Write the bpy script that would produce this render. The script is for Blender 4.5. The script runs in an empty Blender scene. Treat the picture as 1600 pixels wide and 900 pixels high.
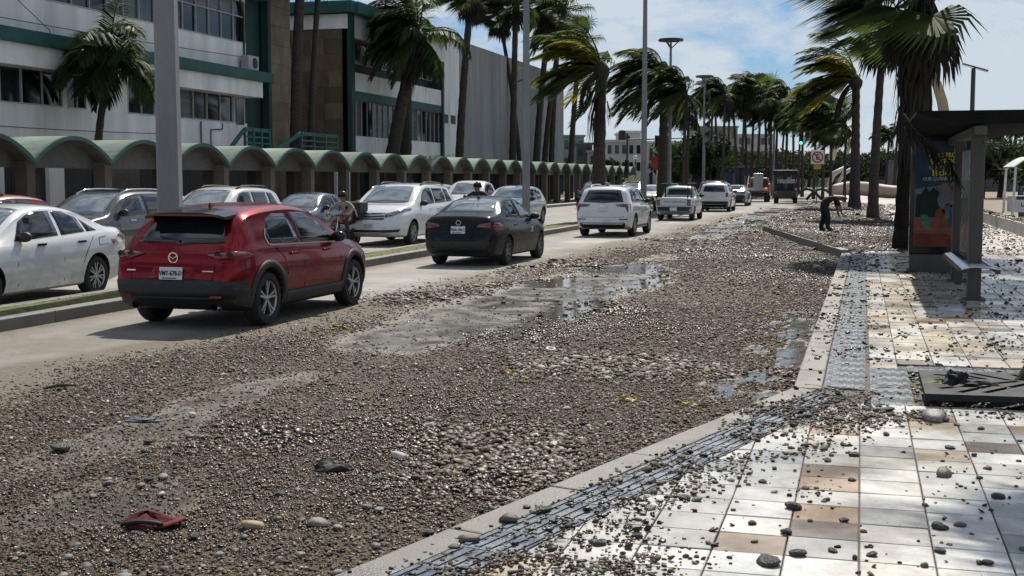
import bpy, bmesh, math, random
import numpy as np
from mathutils import Vector, Matrix, Quaternion
from mathutils.bvhtree import BVHTree
from mathutils import noise as mnoise

random.seed(7)
rng = np.random.default_rng(7)
scene = bpy.context.scene
col = scene.collection
PI = math.pi

# ------------------------------------------------------------------ camera
# world: X = to the right across the road, Y = along the road, Z = up from the carriageway
F_PX, HOR, CAM_H, YAW = 1960.0, 280.0, 1.85, math.radians(15.5)
cam_d = bpy.data.cameras.new('camera')
cam = bpy.data.objects.new('camera', cam_d)
col.objects.link(cam)
cam_d.sensor_width = 36.0
cam_d.lens = 36.0 * F_PX / 1600.0
cam_d.clip_start, cam_d.clip_end = 0.1, 6000
PITCH = math.atan((450 - HOR) / F_PX)
cam.location = (0, 0, CAM_H)
cam.rotation_euler = (PI / 2 - PITCH, 0, YAW)
scene.camera = cam

# ------------------------------------------------------------------ sky and sun
SUN_EL, SUN_AZ = math.radians(50), math.radians(-3.0)      # azimuth from +Y, positive to +X
world = bpy.data.worlds.new('World')
scene.world = world
world.use_nodes = True
wn, wl = world.node_tree.nodes, world.node_tree.links
wn.clear()
w_out = wn.new('ShaderNodeOutputWorld')
sky = wn.new('ShaderNodeTexSky')
sky.sky_type = 'NISHITA'
sky.sun_disc = False
sky.sun_elevation = SUN_EL
sky.sun_rotation = SUN_AZ
sky.air_density, sky.dust_density, sky.ozone_density = 1.0, 0.5, 1.0
bg = wn.new('ShaderNodeBackground'); bg.inputs['Strength'].default_value = 0.06
sky.altitude = 1200
tint = wn.new('ShaderNodeMix'); tint.data_type = 'RGBA'; tint.blend_type = 'MULTIPLY'; tint.inputs['Factor'].default_value = 1.0
tint.inputs['B'].default_value = (0.74, 0.97, 1.22, 1)      # white balance of the photograph
wl.new(sky.outputs[0], tint.inputs['A']); wl.new(tint.outputs['Result'], bg.inputs['Color'])
# thin broken cloud cover all round the sky, closing up towards the horizon
tc = wn.new('ShaderNodeTexCoord')
mp = wn.new('ShaderNodeMapping'); mp.inputs['Location'].default_value = (0.35, 0.1, 0.25)
mp.inputs['Rotation'].default_value = (0, 0.12, 0.2); mp.inputs['Scale'].default_value = (1.0, 1.0, 2.4)
wl.new(tc.outputs['Generated'], mp.inputs['Vector'])
nz = wn.new('ShaderNodeTexNoise'); nz.inputs['Scale'].default_value = 6.5
nz.inputs['Detail'].default_value = 10; nz.inputs['Roughness'].default_value = 0.60; nz.inputs['Distortion'].default_value = 0.25
wl.new(mp.outputs[0], nz.inputs['Vector'])
sep = wn.new('ShaderNodeSeparateXYZ'); wl.new(tc.outputs['Generated'], sep.inputs[0])
hz = wn.new('ShaderNodeMapRange'); hz.interpolation_type = 'SMOOTHSTEP'
hz.inputs['From Min'].default_value = 0.0; hz.inputs['From Max'].default_value = 0.11
hz.inputs['To Min'].default_value = 0.15; hz.inputs['To Max'].default_value = 0.0
wl.new(sep.outputs['Z'], hz.inputs['Value'])
addh = wn.new('ShaderNodeMath'); addh.operation = 'ADD'
wl.new(nz.outputs['Fac'], addh.inputs[0]); wl.new(hz.outputs[0], addh.inputs[1])
rp = wn.new('ShaderNodeValToRGB')
rp.color_ramp.elements[0].position = 0.43; rp.color_ramp.elements[0].color = (0.06, 0.06, 0.06, 1)
rp.color_ramp.elements[1].position = 0.56; rp.color_ramp.elements[1].color = (0.92, 0.92, 0.92, 1)
wl.new(addh.outputs[0], rp.inputs[0])
bgc = wn.new('ShaderNodeBackground'); bgc.inputs['Color'].default_value = (0.80, 0.89, 0.97, 1); bgc.inputs['Strength'].default_value = 0.76
mixw = wn.new('ShaderNodeMixShader')
wl.new(rp.outputs[0], mixw.inputs[0]); wl.new(bg.outputs[0], mixw.inputs[1]); wl.new(bgc.outputs[0], mixw.inputs[2])
wl.new(mixw.outputs[0], w_out.inputs['Surface'])

sun_d = bpy.data.lights.new('sun', 'SUN')
sun_d.energy = 5.0
sun_d.angle = math.radians(0.55)
sun_d.color = (1.0, 0.93, 0.82)
sun = bpy.data.objects.new('sun', sun_d)
col.objects.link(sun)
sdir = Vector((math.sin(SUN_AZ) * math.cos(SUN_EL), math.cos(SUN_AZ) * math.cos(SUN_EL), math.sin(SUN_EL)))
sun.rotation_euler = (-sdir).to_track_quat('-Z', 'Y').to_euler()
sun.location = sdir * 60

vs = scene.view_settings
vs.view_transform = 'Standard'
vs.look = 'None'
vs.exposure = 0.05
vs.gamma = 1.0
vs.use_curve_mapping = False
scene.cycles.max_bounces = 6
scene.cycles.transparent_max_bounces = 6
scene.cycles.sample_clamp_indirect = 4.0
scene.cycles.caustics_reflective = False
scene.cycles.caustics_refractive = False

# ------------------------------------------------------------------ helpers
CY, SY = math.cos(YAW), math.sin(YAW)

def P(x, y, h=0.0):
    """ground point (height h) seen at photo pixel x, y"""
    z = F_PX * (CAM_H - h) / (y - HOR)
    X = (x - 800) / F_PX * z
    return Vector((CY * X - SY * z, SY * X + CY * z, h))

def PL(x, lat):
    """distance along the road where the sight line of column x crosses X = lat; also its depth"""
    t = (x - 800) / F_PX
    z = lat / (CY * t - SY)
    return z * (CY + SY * t), z

def ZH(y, depth):
    return CAM_H + (HOR - y) * depth / F_PX

def new_obj(name, me, mat=None, parent=None, loc=None, rot=None, smooth=None):
    o = bpy.data.objects.new(name, me)
    col.objects.link(o)
    if mat is not None:
        for m in (mat if isinstance(mat, (list, tuple)) else [mat]):
            me.materials.append(m)
    if parent is not None: o.parent = parent
    if loc is not None: o.location = loc
    if rot is not None: o.rotation_euler = rot
    return o

def tag(o, label=None, cat=None, group=None, kind=None):
    if label: o['label'] = label
    if cat: o['category'] = cat
    if group: o['group'] = group
    if kind: o['kind'] = kind
    return o

def empty(name, loc=(0, 0, 0), rz=0, label=None, cat=None, group=None):
    o = bpy.data.objects.new(name, None)
    col.objects.link(o)
    o.empty_display_size = 0.2
    o.location = loc
    o.rotation_euler = (0, 0, rz)
    return tag(o, label, cat, group)

def copy_tree(o, parent=None):
    c = o.copy(); col.objects.link(c)
    if parent is not None: c.parent = parent
    for ch in list(o.children): copy_tree(ch, c)
    return c

class MB:
    """collects shapes, builds ONE mesh"""
    def __init__(s): s.v, s.f, s.m = [], [], []
    def add(s, vs, fs, mi=0):
        n = len(s.v); s.v.extend([tuple(v) for v in vs])
        s.f.extend([tuple(i + n for i in f) for f in fs]); s.m.extend([mi] * len(fs))
        return s
    def box(s, c, d, rz=0, mi=0, M=None, taper=1.0):
        x, y, z = d[0] / 2, d[1] / 2, d[2] / 2
        pts = [Vector((sx * x * (taper if sz > 0 else 1), sy * y * (taper if sz > 0 else 1), sz * z)) for sz in (-1, 1) for sy in (-1, 1) for sx in (-1, 1)]
        R = Matrix.Rotation(rz, 3, 'Z') if M is None else M
        pts = [R @ p + Vector(c) for p in pts]
        return s.add(pts, [(0, 2, 3, 1), (4, 5, 7, 6), (0, 1, 5, 4), (2, 6, 7, 3), (0, 4, 6, 2), (1, 3, 7, 5)], mi)
    def bar(s, a, b, w, h=None, mi=0, up=(0, 0, 1)):
        a, b = Vector(a), Vector(b); h = h or w
        d = b - a; L = d.length
        if L < 1e-6: return s
        d.normalize(); u = Vector(up)
        if abs(d.dot(u)) > 0.98: u = Vector((0, 1, 0))
        sx = d.cross(u).normalized(); sz = sx.cross(d).normalized()
        M = Matrix((sx, d, sz)).transposed()
        return s.box((a + b) / 2, (w, L, h), M=M, mi=mi)
    def tube(s, pts, rad, n=8, mi=0, cap=True):
        pts = [Vector(p) for p in pts]
        if not isinstance(rad, (list, tuple)): rad = [rad] * len(pts)
        vs, fs = [], []
        prev = None
        for i, p in enumerate(pts):
            t = (pts[min(i + 1, len(pts) - 1)] - pts[max(i - 1, 0)]).normalized()
            if prev is None:
                a = Vector((1, 0, 0)) if abs(t.x) < 0.9 else Vector((0, 1, 0))
                u = t.cross(a).normalized()
            else:
                u = (prev - t * prev.dot(t)).normalized()
            prev = u; w = t.cross(u)
            for k in range(n):
                an = 2 * PI * k / n
                vs.append(p + (u * math.cos(an) + w * math.sin(an)) * rad[i])
        for i in range(len(pts) - 1):
            for k in range(n):
                k2 = (k + 1) % n
                fs.append((i * n + k, i * n + k2, (i + 1) * n + k2, (i + 1) * n + k))
        if cap:
            fs.append(tuple(range(n - 1, -1, -1))); L = (len(pts) - 1) * n
            fs.append(tuple(range(L, L + n)))
        return s.add(vs, fs, mi)
    def lathe(s, prof, n=24, axis='Z', c=(0, 0, 0), mi=0):
        vs, fs = [], []
        for r, z in prof:
            for k in range(n):
                a = 2 * PI * k / n
                if axis == 'Z': p = (r * math.cos(a), r * math.sin(a), z)
                elif axis == 'X': p = (z, r * math.cos(a), r * math.sin(a))
                else: p = (r * math.cos(a), z, r * math.sin(a))
                vs.append((p[0] + c[0], p[1] + c[1], p[2] + c[2]))
        for i in range(len(prof) - 1):
            for k in range(n):
                k2 = (k + 1) % n
                f = (i * n + k, i * n + k2, (i + 1) * n + k2, (i + 1) * n + k)
                fs.append(f if axis != 'Y' else f[::-1])
        return s.add(vs, fs, mi)
    def prism(s, poly, z0, z1, mi=0):
        n = len(poly)
        vs = [(p[0], p[1], z0) for p in poly] + [(p[0], p[1], z1) for p in poly]
        fs = [tuple(range(n - 1, -1, -1)), tuple(range(n, 2 * n))]
        fs += [(i, (i + 1) % n, n + (i + 1) % n, n + i) for i in range(n)]
        return s.add(vs, fs, mi)
    def mesh(s, name, smooth=False, sharp=None):
        me = bpy.data.meshes.new(name)
        me.from_pydata(s.v, [], s.f)
        if any(s.m): me.polygons.foreach_set('material_index', s.m)
        if smooth:
            me.polygons.foreach_set('use_smooth', [True] * len(me.polygons))
            if sharp: sharpen(me, sharp)
        me.update()
        return me
    def build(s, name, mat, parent=None, loc=None, rot=None, smooth=False, sharp=None, bevel=0):
        o = new_obj(name, s.mesh(name, smooth, sharp), mat, parent, loc, rot)
        if bevel:
            b = o.modifiers.new('bevel', 'BEVEL'); b.width = bevel; b.segments = 2; b.limit_method = 'ANGLE'
        return o

def sharpen(me, deg):
    bm = bmesh.new(); bm.from_mesh(me)
    lim = math.radians(deg)
    for e in bm.edges:
        if len(e.link_faces) == 2 and e.calc_face_angle(0) > lim: e.smooth = False
        elif len(e.link_faces) != 2: e.smooth = False
    bm.to_mesh(me); bm.free()

def text_mesh(s, size, name='lettering', depth=0.002, align='CENTER', shear=0.0, bold=0.0):
    cu = bpy.data.curves.new(name, 'FONT')
    cu.body = s; cu.size = size; cu.extrude = depth; cu.align_x = align; cu.align_y = 'CENTER'; cu.shear = shear
    cu.offset = bold; cu.resolution_u = 3
    o = bpy.data.objects.new(name, cu); col.objects.link(o)
    dg = bpy.context.evaluated_depsgraph_get()
    me = bpy.data.meshes.new_from_object(o.evaluated_get(dg))
    bpy.data.objects.remove(o); bpy.data.curves.remove(cu)
    me.name = name
    return me

# ------------------------------------------------------------------ materials
MATS = {}
def mat(name, c, rough=0.6, metal=0.0, var=0.15, scale=6.0, bump=0.0, bscale=None, spec=0.5, coat=0.0,
        rvar=0.0, c2=None, detail=5, coord='Object', trans=0.0, emit=None, estr=0.0, alpha=1.0, stretch=None):
    """principled material with noise driven colour, roughness and relief"""
    if name in MATS: return MATS[name]
    m = bpy.data.materials.new(name); MATS[name] = m
    m.use_nodes = True
    nt = m.node_tree; N, L = nt.nodes, nt.links
    b = N['Principled BSDF']
    b.inputs['Roughness'].default_value = rough
    b.inputs['Metallic'].default_value = metal
    b.inputs['Specular IOR Level'].default_value = spec
    if coat: b.inputs['Coat Weight'].default_value = coat; b.inputs['Coat Roughness'].default_value = 0.03
    if trans: b.inputs['Transmission Weight'].default_value = trans
    if emit: b.inputs['Emission Color'].default_value = (*emit, 1); b.inputs['Emission Strength'].default_value = estr
    t = N.new('ShaderNodeTexCoord'); src = t.outputs[coord]
    if stretch:
        mpn = N.new('ShaderNodeMapping'); mpn.inputs['Scale'].default_value = stretch
        L.new(src, mpn.inputs['Vector']); src = mpn.outputs[0]
    n = N.new('ShaderNodeTexNoise'); n.inputs['Scale'].default_value = scale; n.inputs['Detail'].default_value = detail
    n.inputs['Roughness'].default_value = 0.62
    L.new(src, n.inputs['Vector'])
    r = N.new('ShaderNodeValToRGB')
    lo = tuple(max(0, x * (1 - var)) for x in c); hi = tuple(min(1, x * (1 + var)) for x in c) if c2 is None else c2
    if c2 is not None: lo = c
    r.color_ramp.elements[0].position = 0.32; r.color_ramp.elements[0].color = (*lo, 1)
    r.color_ramp.elements[1].position = 0.68; r.color_ramp.elements[1].color = (*hi, 1)
    L.new(n.outputs['Fac'], r.inputs[0]); L.new(r.outputs[0], b.inputs['Base Color'])
    if rvar:
        mr = N.new('ShaderNodeMapRange'); mr.inputs['From Min'].default_value = 0.3; mr.inputs['From Max'].default_value = 0.7
        mr.inputs['To Min'].default_value = max(0.02, rough - rvar); mr.inputs['To Max'].default_value = min(1, rough + rvar)
        L.new(n.outputs['Fac'], mr.inputs['Value']); L.new(mr.outputs[0], b.inputs['Roughness'])
    if bump:
        n2 = N.new('ShaderNodeTexNoise'); n2.inputs['Scale'].default_value = bscale or scale * 6; n2.inputs['Detail'].default_value = 6
        L.new(src, n2.inputs['Vector'])
        bp = N.new('ShaderNodeBump'); bp.inputs['Strength'].default_value = bump; bp.inputs['Distance'].default_value = 0.02
        L.new(n2.outputs['Fac'], bp.inputs['Height']); L.new(bp.outputs[0], b.inputs['Normal'])
    if alpha < 1: b.inputs['Alpha'].default_value = alpha
    return m

def paint(name, c, metal=0.0, rough=0.22, coat=1.0, spec=0.5):
    m = mat(name, c, rough=rough, metal=metal, var=0.04, scale=3, coat=coat, spec=spec)
    # road dust and dried splashes on the lower panels
    N, L = m.node_tree.nodes, m.node_tree.links; b = N['Principled BSDF']; r = [n for n in N if n.type == 'VALTORGB'][0]
    t = [n for n in N if n.type == 'TEX_COORD'][0]
    sx = N.new('ShaderNodeSeparateXYZ'); L.new(t.outputs['Object'], sx.inputs[0])
    hgt = N.new('ShaderNodeMapRange'); hgt.inputs['From Min'].default_value = 0.15; hgt.inputs['From Max'].default_value = 0.75; hgt.inputs['To Min'].default_value = 0.42; hgt.inputs['To Max'].default_value = -0.10
    L.new(sx.outputs['Z'], hgt.inputs['Value'])
    n = N.new('ShaderNodeTexNoise'); n.inputs['Scale'].default_value = 4; n.inputs['Detail'].default_value = 7; n.inputs['Roughness'].default_value = 0.6
    L.new(t.outputs['Object'], n.inputs['Vector'])
    ad = N.new('ShaderNodeMath'); ad.operation = 'ADD'; L.new(hgt.outputs[0], ad.inputs[0]); L.new(n.outputs['Fac'], ad.inputs[1])
    dr = N.new('ShaderNodeMapRange'); dr.inputs['From Min'].default_value = 0.60; dr.inputs['From Max'].default_value = 1.05; dr.inputs['To Max'].default_value = 0.6
    L.new(ad.outputs[0], dr.inputs['Value'])
    mx = N.new('ShaderNodeMix'); mx.data_type = 'RGBA'; mx.inputs['B'].default_value = (0.17, 0.15, 0.125, 1)
    L.new(dr.outputs[0], mx.inputs['Factor']); L.new(r.outputs[0], mx.inputs['A']); L.new(mx.outputs['Result'], b.inputs['Base Color'])
    rg = N.new('ShaderNodeMapRange'); rg.inputs['To Min'].default_value = rough; rg.inputs['To Max'].default_value = 0.75; L.new(dr.outputs[0], rg.inputs['Value']); L.new(rg.outputs[0], b.inputs['Roughness'])
    ct = N.new('ShaderNodeMapRange'); ct.inputs['To Min'].default_value = coat; ct.inputs['To Max'].default_value = 0.0; ct.inputs['From Max'].default_value = 0.5; L.new(dr.outputs[0], ct.inputs['Value']); L.new(ct.outputs[0], b.inputs['Coat Weight'])
    return m

M_rubber = mat('tyre_rubber', (0.018, 0.018, 0.018), 0.85, var=0.3, scale=12)
M_glass = mat('dark_glass', (0.012, 0.014, 0.016), 0.03, var=0.1, spec=0.9)
M_wglass = mat('windscreen_glass', (0.22, 0.25, 0.265), 0.04, metal=.4, var=0.35, scale=2.2, spec=1.0, coat=0.8)
M_black = mat('black_plastic', (0.015, 0.015, 0.016), 0.55, var=0.25, scale=20)
M_gloss_black = mat('gloss_black', (0.01, 0.01, 0.011), 0.12, var=0.1)
M_chrome = mat('bright_metal', (0.75, 0.76, 0.78), 0.18, metal=1.0, var=0.05)
M_rim = mat('alloy', (0.42, 0.43, 0.44), 0.32, metal=0.85, var=0.08, scale=15)
M_rim_dark = mat('alloy_dark', (0.16, 0.165, 0.17), 0.35, metal=0.8, var=0.1, scale=15)
M_tail = mat('tail_lamp_red', (0.16, 0.006, 0.010), 0.1, var=0.25, scale=25, coat=1.0)
M_tail_lit = mat('tail_lamp_lit', (0.5, 0.02, 0.01), 0.2, var=0.1, emit=(1, 0.10, 0.03), estr=1.6)
M_amber = mat('amber_lamp', (0.7, 0.25, 0.02), 0.2, var=0.1)
M_head = mat('head_lamp', (0.13, 0.14, 0.15), 0.06, metal=0.4, var=0.8, scale=30, coat=1.0)
M_plate = mat('plate_white', (0.62, 0.66, 0.64), 0.4, var=0.1, scale=30)
M_ink = mat('plate_ink', (0.02, 0.03, 0.05), 0.5, var=0.1)
M_inter = mat('arch_black', (0.006, 0.006, 0.006), 0.9, var=0.2)
# ------------------------------------------------------------------ numpy noise
_perm = rng.random((256, 256))
def vnoise(x, y):
    x = np.asarray(x, float); y = np.asarray(y, float)
    xi = np.floor(x).astype(int); yi = np.floor(y).astype(int)
    fx = x - xi; fy = y - yi
    fx = fx * fx * (3 - 2 * fx); fy = fy * fy * (3 - 2 * fy)
    g = lambda a, b: _perm[a % 256, b % 256]
    return (g(xi, yi) * (1 - fx) + g(xi + 1, yi) * fx) * (1 - fy) + (g(xi, yi + 1) * (1 - fx) + g(xi + 1, yi + 1) * fx) * fy
def fbm(x, y, o=4):
    s = 0; a = 0.5; t = 0
    for k in range(o):
        s = s + a * vnoise(x * 2 ** k + 17.3 * k, y * 2 ** k + 5.1 * k); t += a; a *= 0.5
    return s / t
def sstep(a, b, x):
    t = np.clip((x - a) / (b - a), 0, 1); return t * t * (3 - 2 * t)

# ------------------------------------------------------------------ kerb line of the pavement (bus bay)
KERB = [(-4.44, -2.8), (-0.50, 10.45), (-0.40, 30.0), (-3.3, 45.0), (-3.5, 75.0), (-3.5, 170.0)]
_ka = np.array([k[1] for k in KERB]); _kl = np.array([k[0] for k in KERB])
def kerb_lat(a): return np.interp(a, _ka, _kl)
WALK = 0.15
SEAWALL = 4.65

def track_lat(a): return np.interp(a, [0, 7, 14, 26, 50, 75], [-4.9, -4.95, -5.1, -4.45, -4.8, -4.9])

def gravel_cov(l, a):
    """how densely pebbles lie on the carriageway"""
    e = np.interp(a, [4, 10, 20, 38, 70], [-8.1, -7.6, -7.2, -6.4, -5.6])
    n1 = fbm(l * 0.9 + 3, a * 0.55, 4); n2 = fbm(l * 2.2 + 40, a * 1.3 + 9, 4)
    c = sstep(-0.5, 1.6, l - e + (n1 - 0.5) * 1.6)
    sand = sstep(0.50, 0.68, fbm(l * 0.42 + 71, a * 0.20 + 33, 4)) + 0.7 * (1 - sstep(0.6, 2.6, l - e + (n1 - .5)))
    c = c * (0.72 + 0.5 * n2) * (1 - np.interp(a, [7, 13], [.22, .5]) * np.clip(sand, 0, 1))
    d = np.abs(l - track_lat(a) + (n1 - 0.5) * 0.5)
    w = np.interp(a, [0, 6, 8, 10, 13, 17, 24, 27, 31, 42, 60], [0.15, 0.35, 0.5, 0.3, 0.95, 1.6, 1.5, 0.6, 0.4, 0.9, 1.0])
    tr = 1 - sstep(w * 0.45, w * 1.0, d + (n2 - 0.5) * 0.5)
    tr = tr * sstep(0.30, 0.55, fbm(a * 0.32 + 4, l * 0.4 + 2, 3) + np.interp(a, [5, 9.5, 10.5, 12, 14, 25, 28, 34, 38], [-.12, -.04, -.35, -.28, .22, .22, -.12, -.1, .2]))
    c = c * (1 - np.interp(a, [5, 10, 13], [0.62, 0.70, 0.92]) * tr)
    # second, weaker track to the right of it
    d2 = np.abs(l - track_lat(a) - 1.15 + (n1 - 0.5) * 0.6)
    tr2 = (1 - sstep(0.15, 0.5, d2)) * sstep(0.42, 0.62, fbm(l * 0.6 + 9, a * 0.35 + 77, 3)) * sstep(9, 14, a) * (1 - sstep(26, 33, a))
    c = c * (1 - 0.75 * tr2)
    # puddles by the kerb of the bay
    k = kerb_lat(a) - l
    n4 = fbm(l * 4.5 + 13, a * 2.4 + 50, 4)
    pd = (1 - sstep(0.05, 0.30, np.abs(k - 0.22) + (n4 - 0.5) * 1.5 + (n1 - 0.5) * .7)) * sstep(9.8, 11, a) * (1 - sstep(16.5, 19.5, a))
    c = c * (1 - 0.93 * pd)
    pd2 = (1 - sstep(0.0, 0.22, k + (n2 - 0.5) * 0.35)) * (1 - sstep(9, 10, a)) * sstep(0.42, 0.55, n1)
    c = c * (1 - 0.9 * pd2)
    pd3 = (1 - sstep(0.2, 0.55, np.hypot((l + 4.05), (a - 6.1) * 0.6) + (n2 - 0.5) * 0.4))
    c = c * (1 - 0.6 * pd3)
    wet = np.clip(tr * 0.68 + tr2 * .85 + pd * 1.3 + pd2 + pd3 * .8 + 0.35 * sstep(.52, .68, n1) * sstep(9, 14, a), 0, 1)
    return np.clip(c, 0, 1), wet

# ------------------------------------------------------------------ materials of the setting
def attr_node(N, name):
    a = N.new('ShaderNodeAttribute'); a.attribute_name = name; return a

def road_material():
    m = bpy.data.materials.new('road_concrete'); m.use_nodes = True
    N, L = m.node_tree.nodes, m.node_tree.links; b = N['Principled BSDF']
    g = N.new('ShaderNodeNewGeometry')
    def noise(s, d=6, r=0.6):
        n = N.new('ShaderNodeTexNoise'); n.inputs['Scale'].default_value = s; n.inputs['Detail'].default_value = d
        n.inputs['Roughness'].default_value = r; L.new(g.outputs['Position'], n.inputs['Vector']); return n
    def ramp(src, p0, c0, p1, c1):
        r = N.new('ShaderNodeValToRGB'); r.color_ramp.elements[0].position = p0; r.color_ramp.elements[0].color = c0
        r.color_ramp.elements[1].position = p1; r.color_ramp.elements[1].color = c1; L.new(src, r.inputs[0]); return r
    def mix(f, a, bb):
        x = N.new('ShaderNodeMix'); x.data_type = 'RGBA'
        L.new(f, x.inputs['Factor']); L.new(a, x.inputs['A']); L.new(bb, x.inputs['B']); return x.outputs['Result']
    conc = ramp(noise(0.8).outputs['Fac'], 0.35, (0.25, 0.24, 0.22, 1), 0.66, (0.36, 0.345, 0.315, 1))
    sand = ramp(noise(14, 8, 0.7).outputs['Fac'], 0.3, (0.085, 0.072, 0.054, 1), 0.7, (0.23, 0.20, 0.158, 1))
    vor = N.new('ShaderNodeTexVoronoi'); vor.inputs['Scale'].default_value = 48; L.new(g.outputs['Position'], vor.inputs['Vector'])
    grav = ramp(vor.outputs['Color'], 0.1, (0.034, 0.025, 0.016, 1), 0.9, (0.145, 0.107, 0.067, 1))
    dirt = attr_node(N, 'dirt'); cov = attr_node(N, 'cov'); wet = attr_node(N, 'wet')
    nb = noise(3.5)
    dm = N.new('ShaderNodeMath'); dm.operation = 'MULTIPLY_ADD'; dm.inputs[1].default_value = 1.3
    L.new(dirt.outputs['Fac'], dm.inputs[0])
    ns = N.new('ShaderNodeMath'); ns.operation = 'MULTIPLY_ADD'; ns.inputs[1].default_value = 0.9; ns.inputs[2].default_value = -0.55
    L.new(nb.outputs['Fac'], ns.inputs[0]); L.new(ns.outputs[0], dm.inputs[2]); dm.use_clamp = True
    c1 = mix(dm.outputs[0], conc.outputs[0], sand.outputs[0])
    c2 = mix(cov.outputs['Fac'], c1, grav.outputs[0])
    wn_ = N.new('ShaderNodeMath'); wn_.operation = 'MULTIPLY_ADD'; wn_.inputs[1].default_value = 1.5; wn_.use_clamp = True
    L.new(wet.outputs['Fac'], wn_.inputs[0])
    w2 = N.new('ShaderNodeMath'); w2.operation = 'MULTIPLY_ADD'; w2.inputs[1].default_value = 1.2; w2.inputs[2].default_value = -0.85
    L.new(noise(2.3, 5).outputs['Fac'], w2.inputs[0]); L.new(w2.outputs[0], wn_.inputs[2])
    dark = N.new('ShaderNodeMix'); dark.data_type = 'RGBA'; dark.blend_type = 'MULTIPLY'
    dark.inputs['B'].default_value = (0.78, 0.80, 0.82, 1)
    L.new(wn_.outputs[0], dark.inputs['Factor']); L.new(c2, dark.inputs['A'])
    L.new(dark.outputs['Result'], b.inputs['Base Color'])
    rr = N.new('ShaderNodeValToRGB'); re = rr.color_ramp.elements; re[0].position = 0; re[0].color = (.88, .88, .88, 1); re[1].position = 1; re[1].color = (.05, .05, .05, 1)
    q_ = re.new(.72); q_.color = (.34, .34, .34, 1)
    L.new(wn_.outputs[0], rr.inputs[0]); L.new(rr.outputs[0], b.inputs['Roughness'])
    b.inputs['Specular IOR Level'].default_value = 0.4
    bp = N.new('ShaderNodeBump'); bp.inputs['Distance'].default_value = 0.012
    st = N.new('ShaderNodeMapRange'); st.inputs['To Min'].default_value = 0.75; st.inputs['To Max'].default_value = 0.015
    L.new(wn_.outputs[0], st.inputs['Value']); L.new(st.outputs[0], bp.inputs['Strength'])
    L.new(noise(42, 6, 0.75).outputs['Fac'], bp.inputs['Height']); L.new(bp.outputs[0], b.inputs['Normal'])
    return m

def wet_tile_material(name, c, c2, wetbase=0.5):
    m = bpy.data.materials.new(name); m.use_nodes = True
    N, L = m.node_tree.nodes, m.node_tree.links; b = N['Principled BSDF']
    g = N.new('ShaderNodeNewGeometry')
    def noise(s, d=6, r=0.6):
        n = N.new('ShaderNodeTexNoise'); n.inputs['Scale'].default_value = s; n.inputs['Detail'].default_value = d
        n.inputs['Roughness'].default_value = r; L.new(g.outputs['Position'], n.inputs['Vector']); return n
    oi = N.new('ShaderNodeObjectInfo')
    n1 = noise(5.0)
    r = N.new('ShaderNodeValToRGB'); r.color_ramp.elements[0].position = 0.3; r.color_ramp.elements[0].color = (*c, 1)
    r.color_ramp.elements[1].position = 0.72; r.color_ramp.elements[1].color = (*c2, 1); L.new(n1.outputs['Fac'], r.inputs[0])
    # muddy film with its own shape
    n3 = noise(2.1, 10, 0.78)
    r3 = N.new('ShaderNodeValToRGB'); r3.color_ramp.elements[0].position = 0.42; r3.color_ramp.elements[0].color = (0, 0, 0, 1)
    r3.color_ramp.elements[1].position = 0.72; r3.color_ramp.elements[1].color = (0.85, 0.85, 0.85, 1); L.new(n3.outputs['Fac'], r3.inputs[0])
    mx_ = N.new('ShaderNodeMix'); mx_.data_type = 'RGBA'; mx_.inputs['B'].default_value = (0.17, 0.145, 0.115, 1)
    L.new(r3.outputs[0], mx_.inputs['Factor']); L.new(r.outputs[0], mx_.inputs['A'])
    hv = N.new('ShaderNodeHueSaturation'); L.new(mx_.outputs['Result'], hv.inputs['Color'])
    mv = N.new('ShaderNodeMapRange'); mv.inputs['To Min'].default_value = 0.78; mv.inputs['To Max'].default_value = 1.1
    L.new(oi.outputs['Random'], mv.inputs['Value']); L.new(mv.outputs[0], hv.inputs['Value'])
    L.new(hv.outputs[0], b.inputs['Base Color'])
    n2 = noise(1.1, 7, 0.62)
    mr = N.new('ShaderNodeMapRange'); mr.inputs['From Min'].default_value = 0.36; mr.inputs['From Max'].default_value = 0.64
    mr.inputs['To Min'].default_value = 0.13; mr.inputs['To Max'].default_value = wetbase
    L.new(n2.outputs['Fac'], mr.inputs['Value']); L.new(mr.outputs[0], b.inputs['Roughness'])
    bp = N.new('ShaderNodeBump'); bp.inputs['Strength'].default_value = 0.22; bp.inputs['Distance'].default_value = 0.006
    L.new(noise(38, 6, 0.7).outputs['Fac'], bp.inputs['Height']); L.new(bp.outputs[0], b.inputs['Normal'])
    return m

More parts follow.
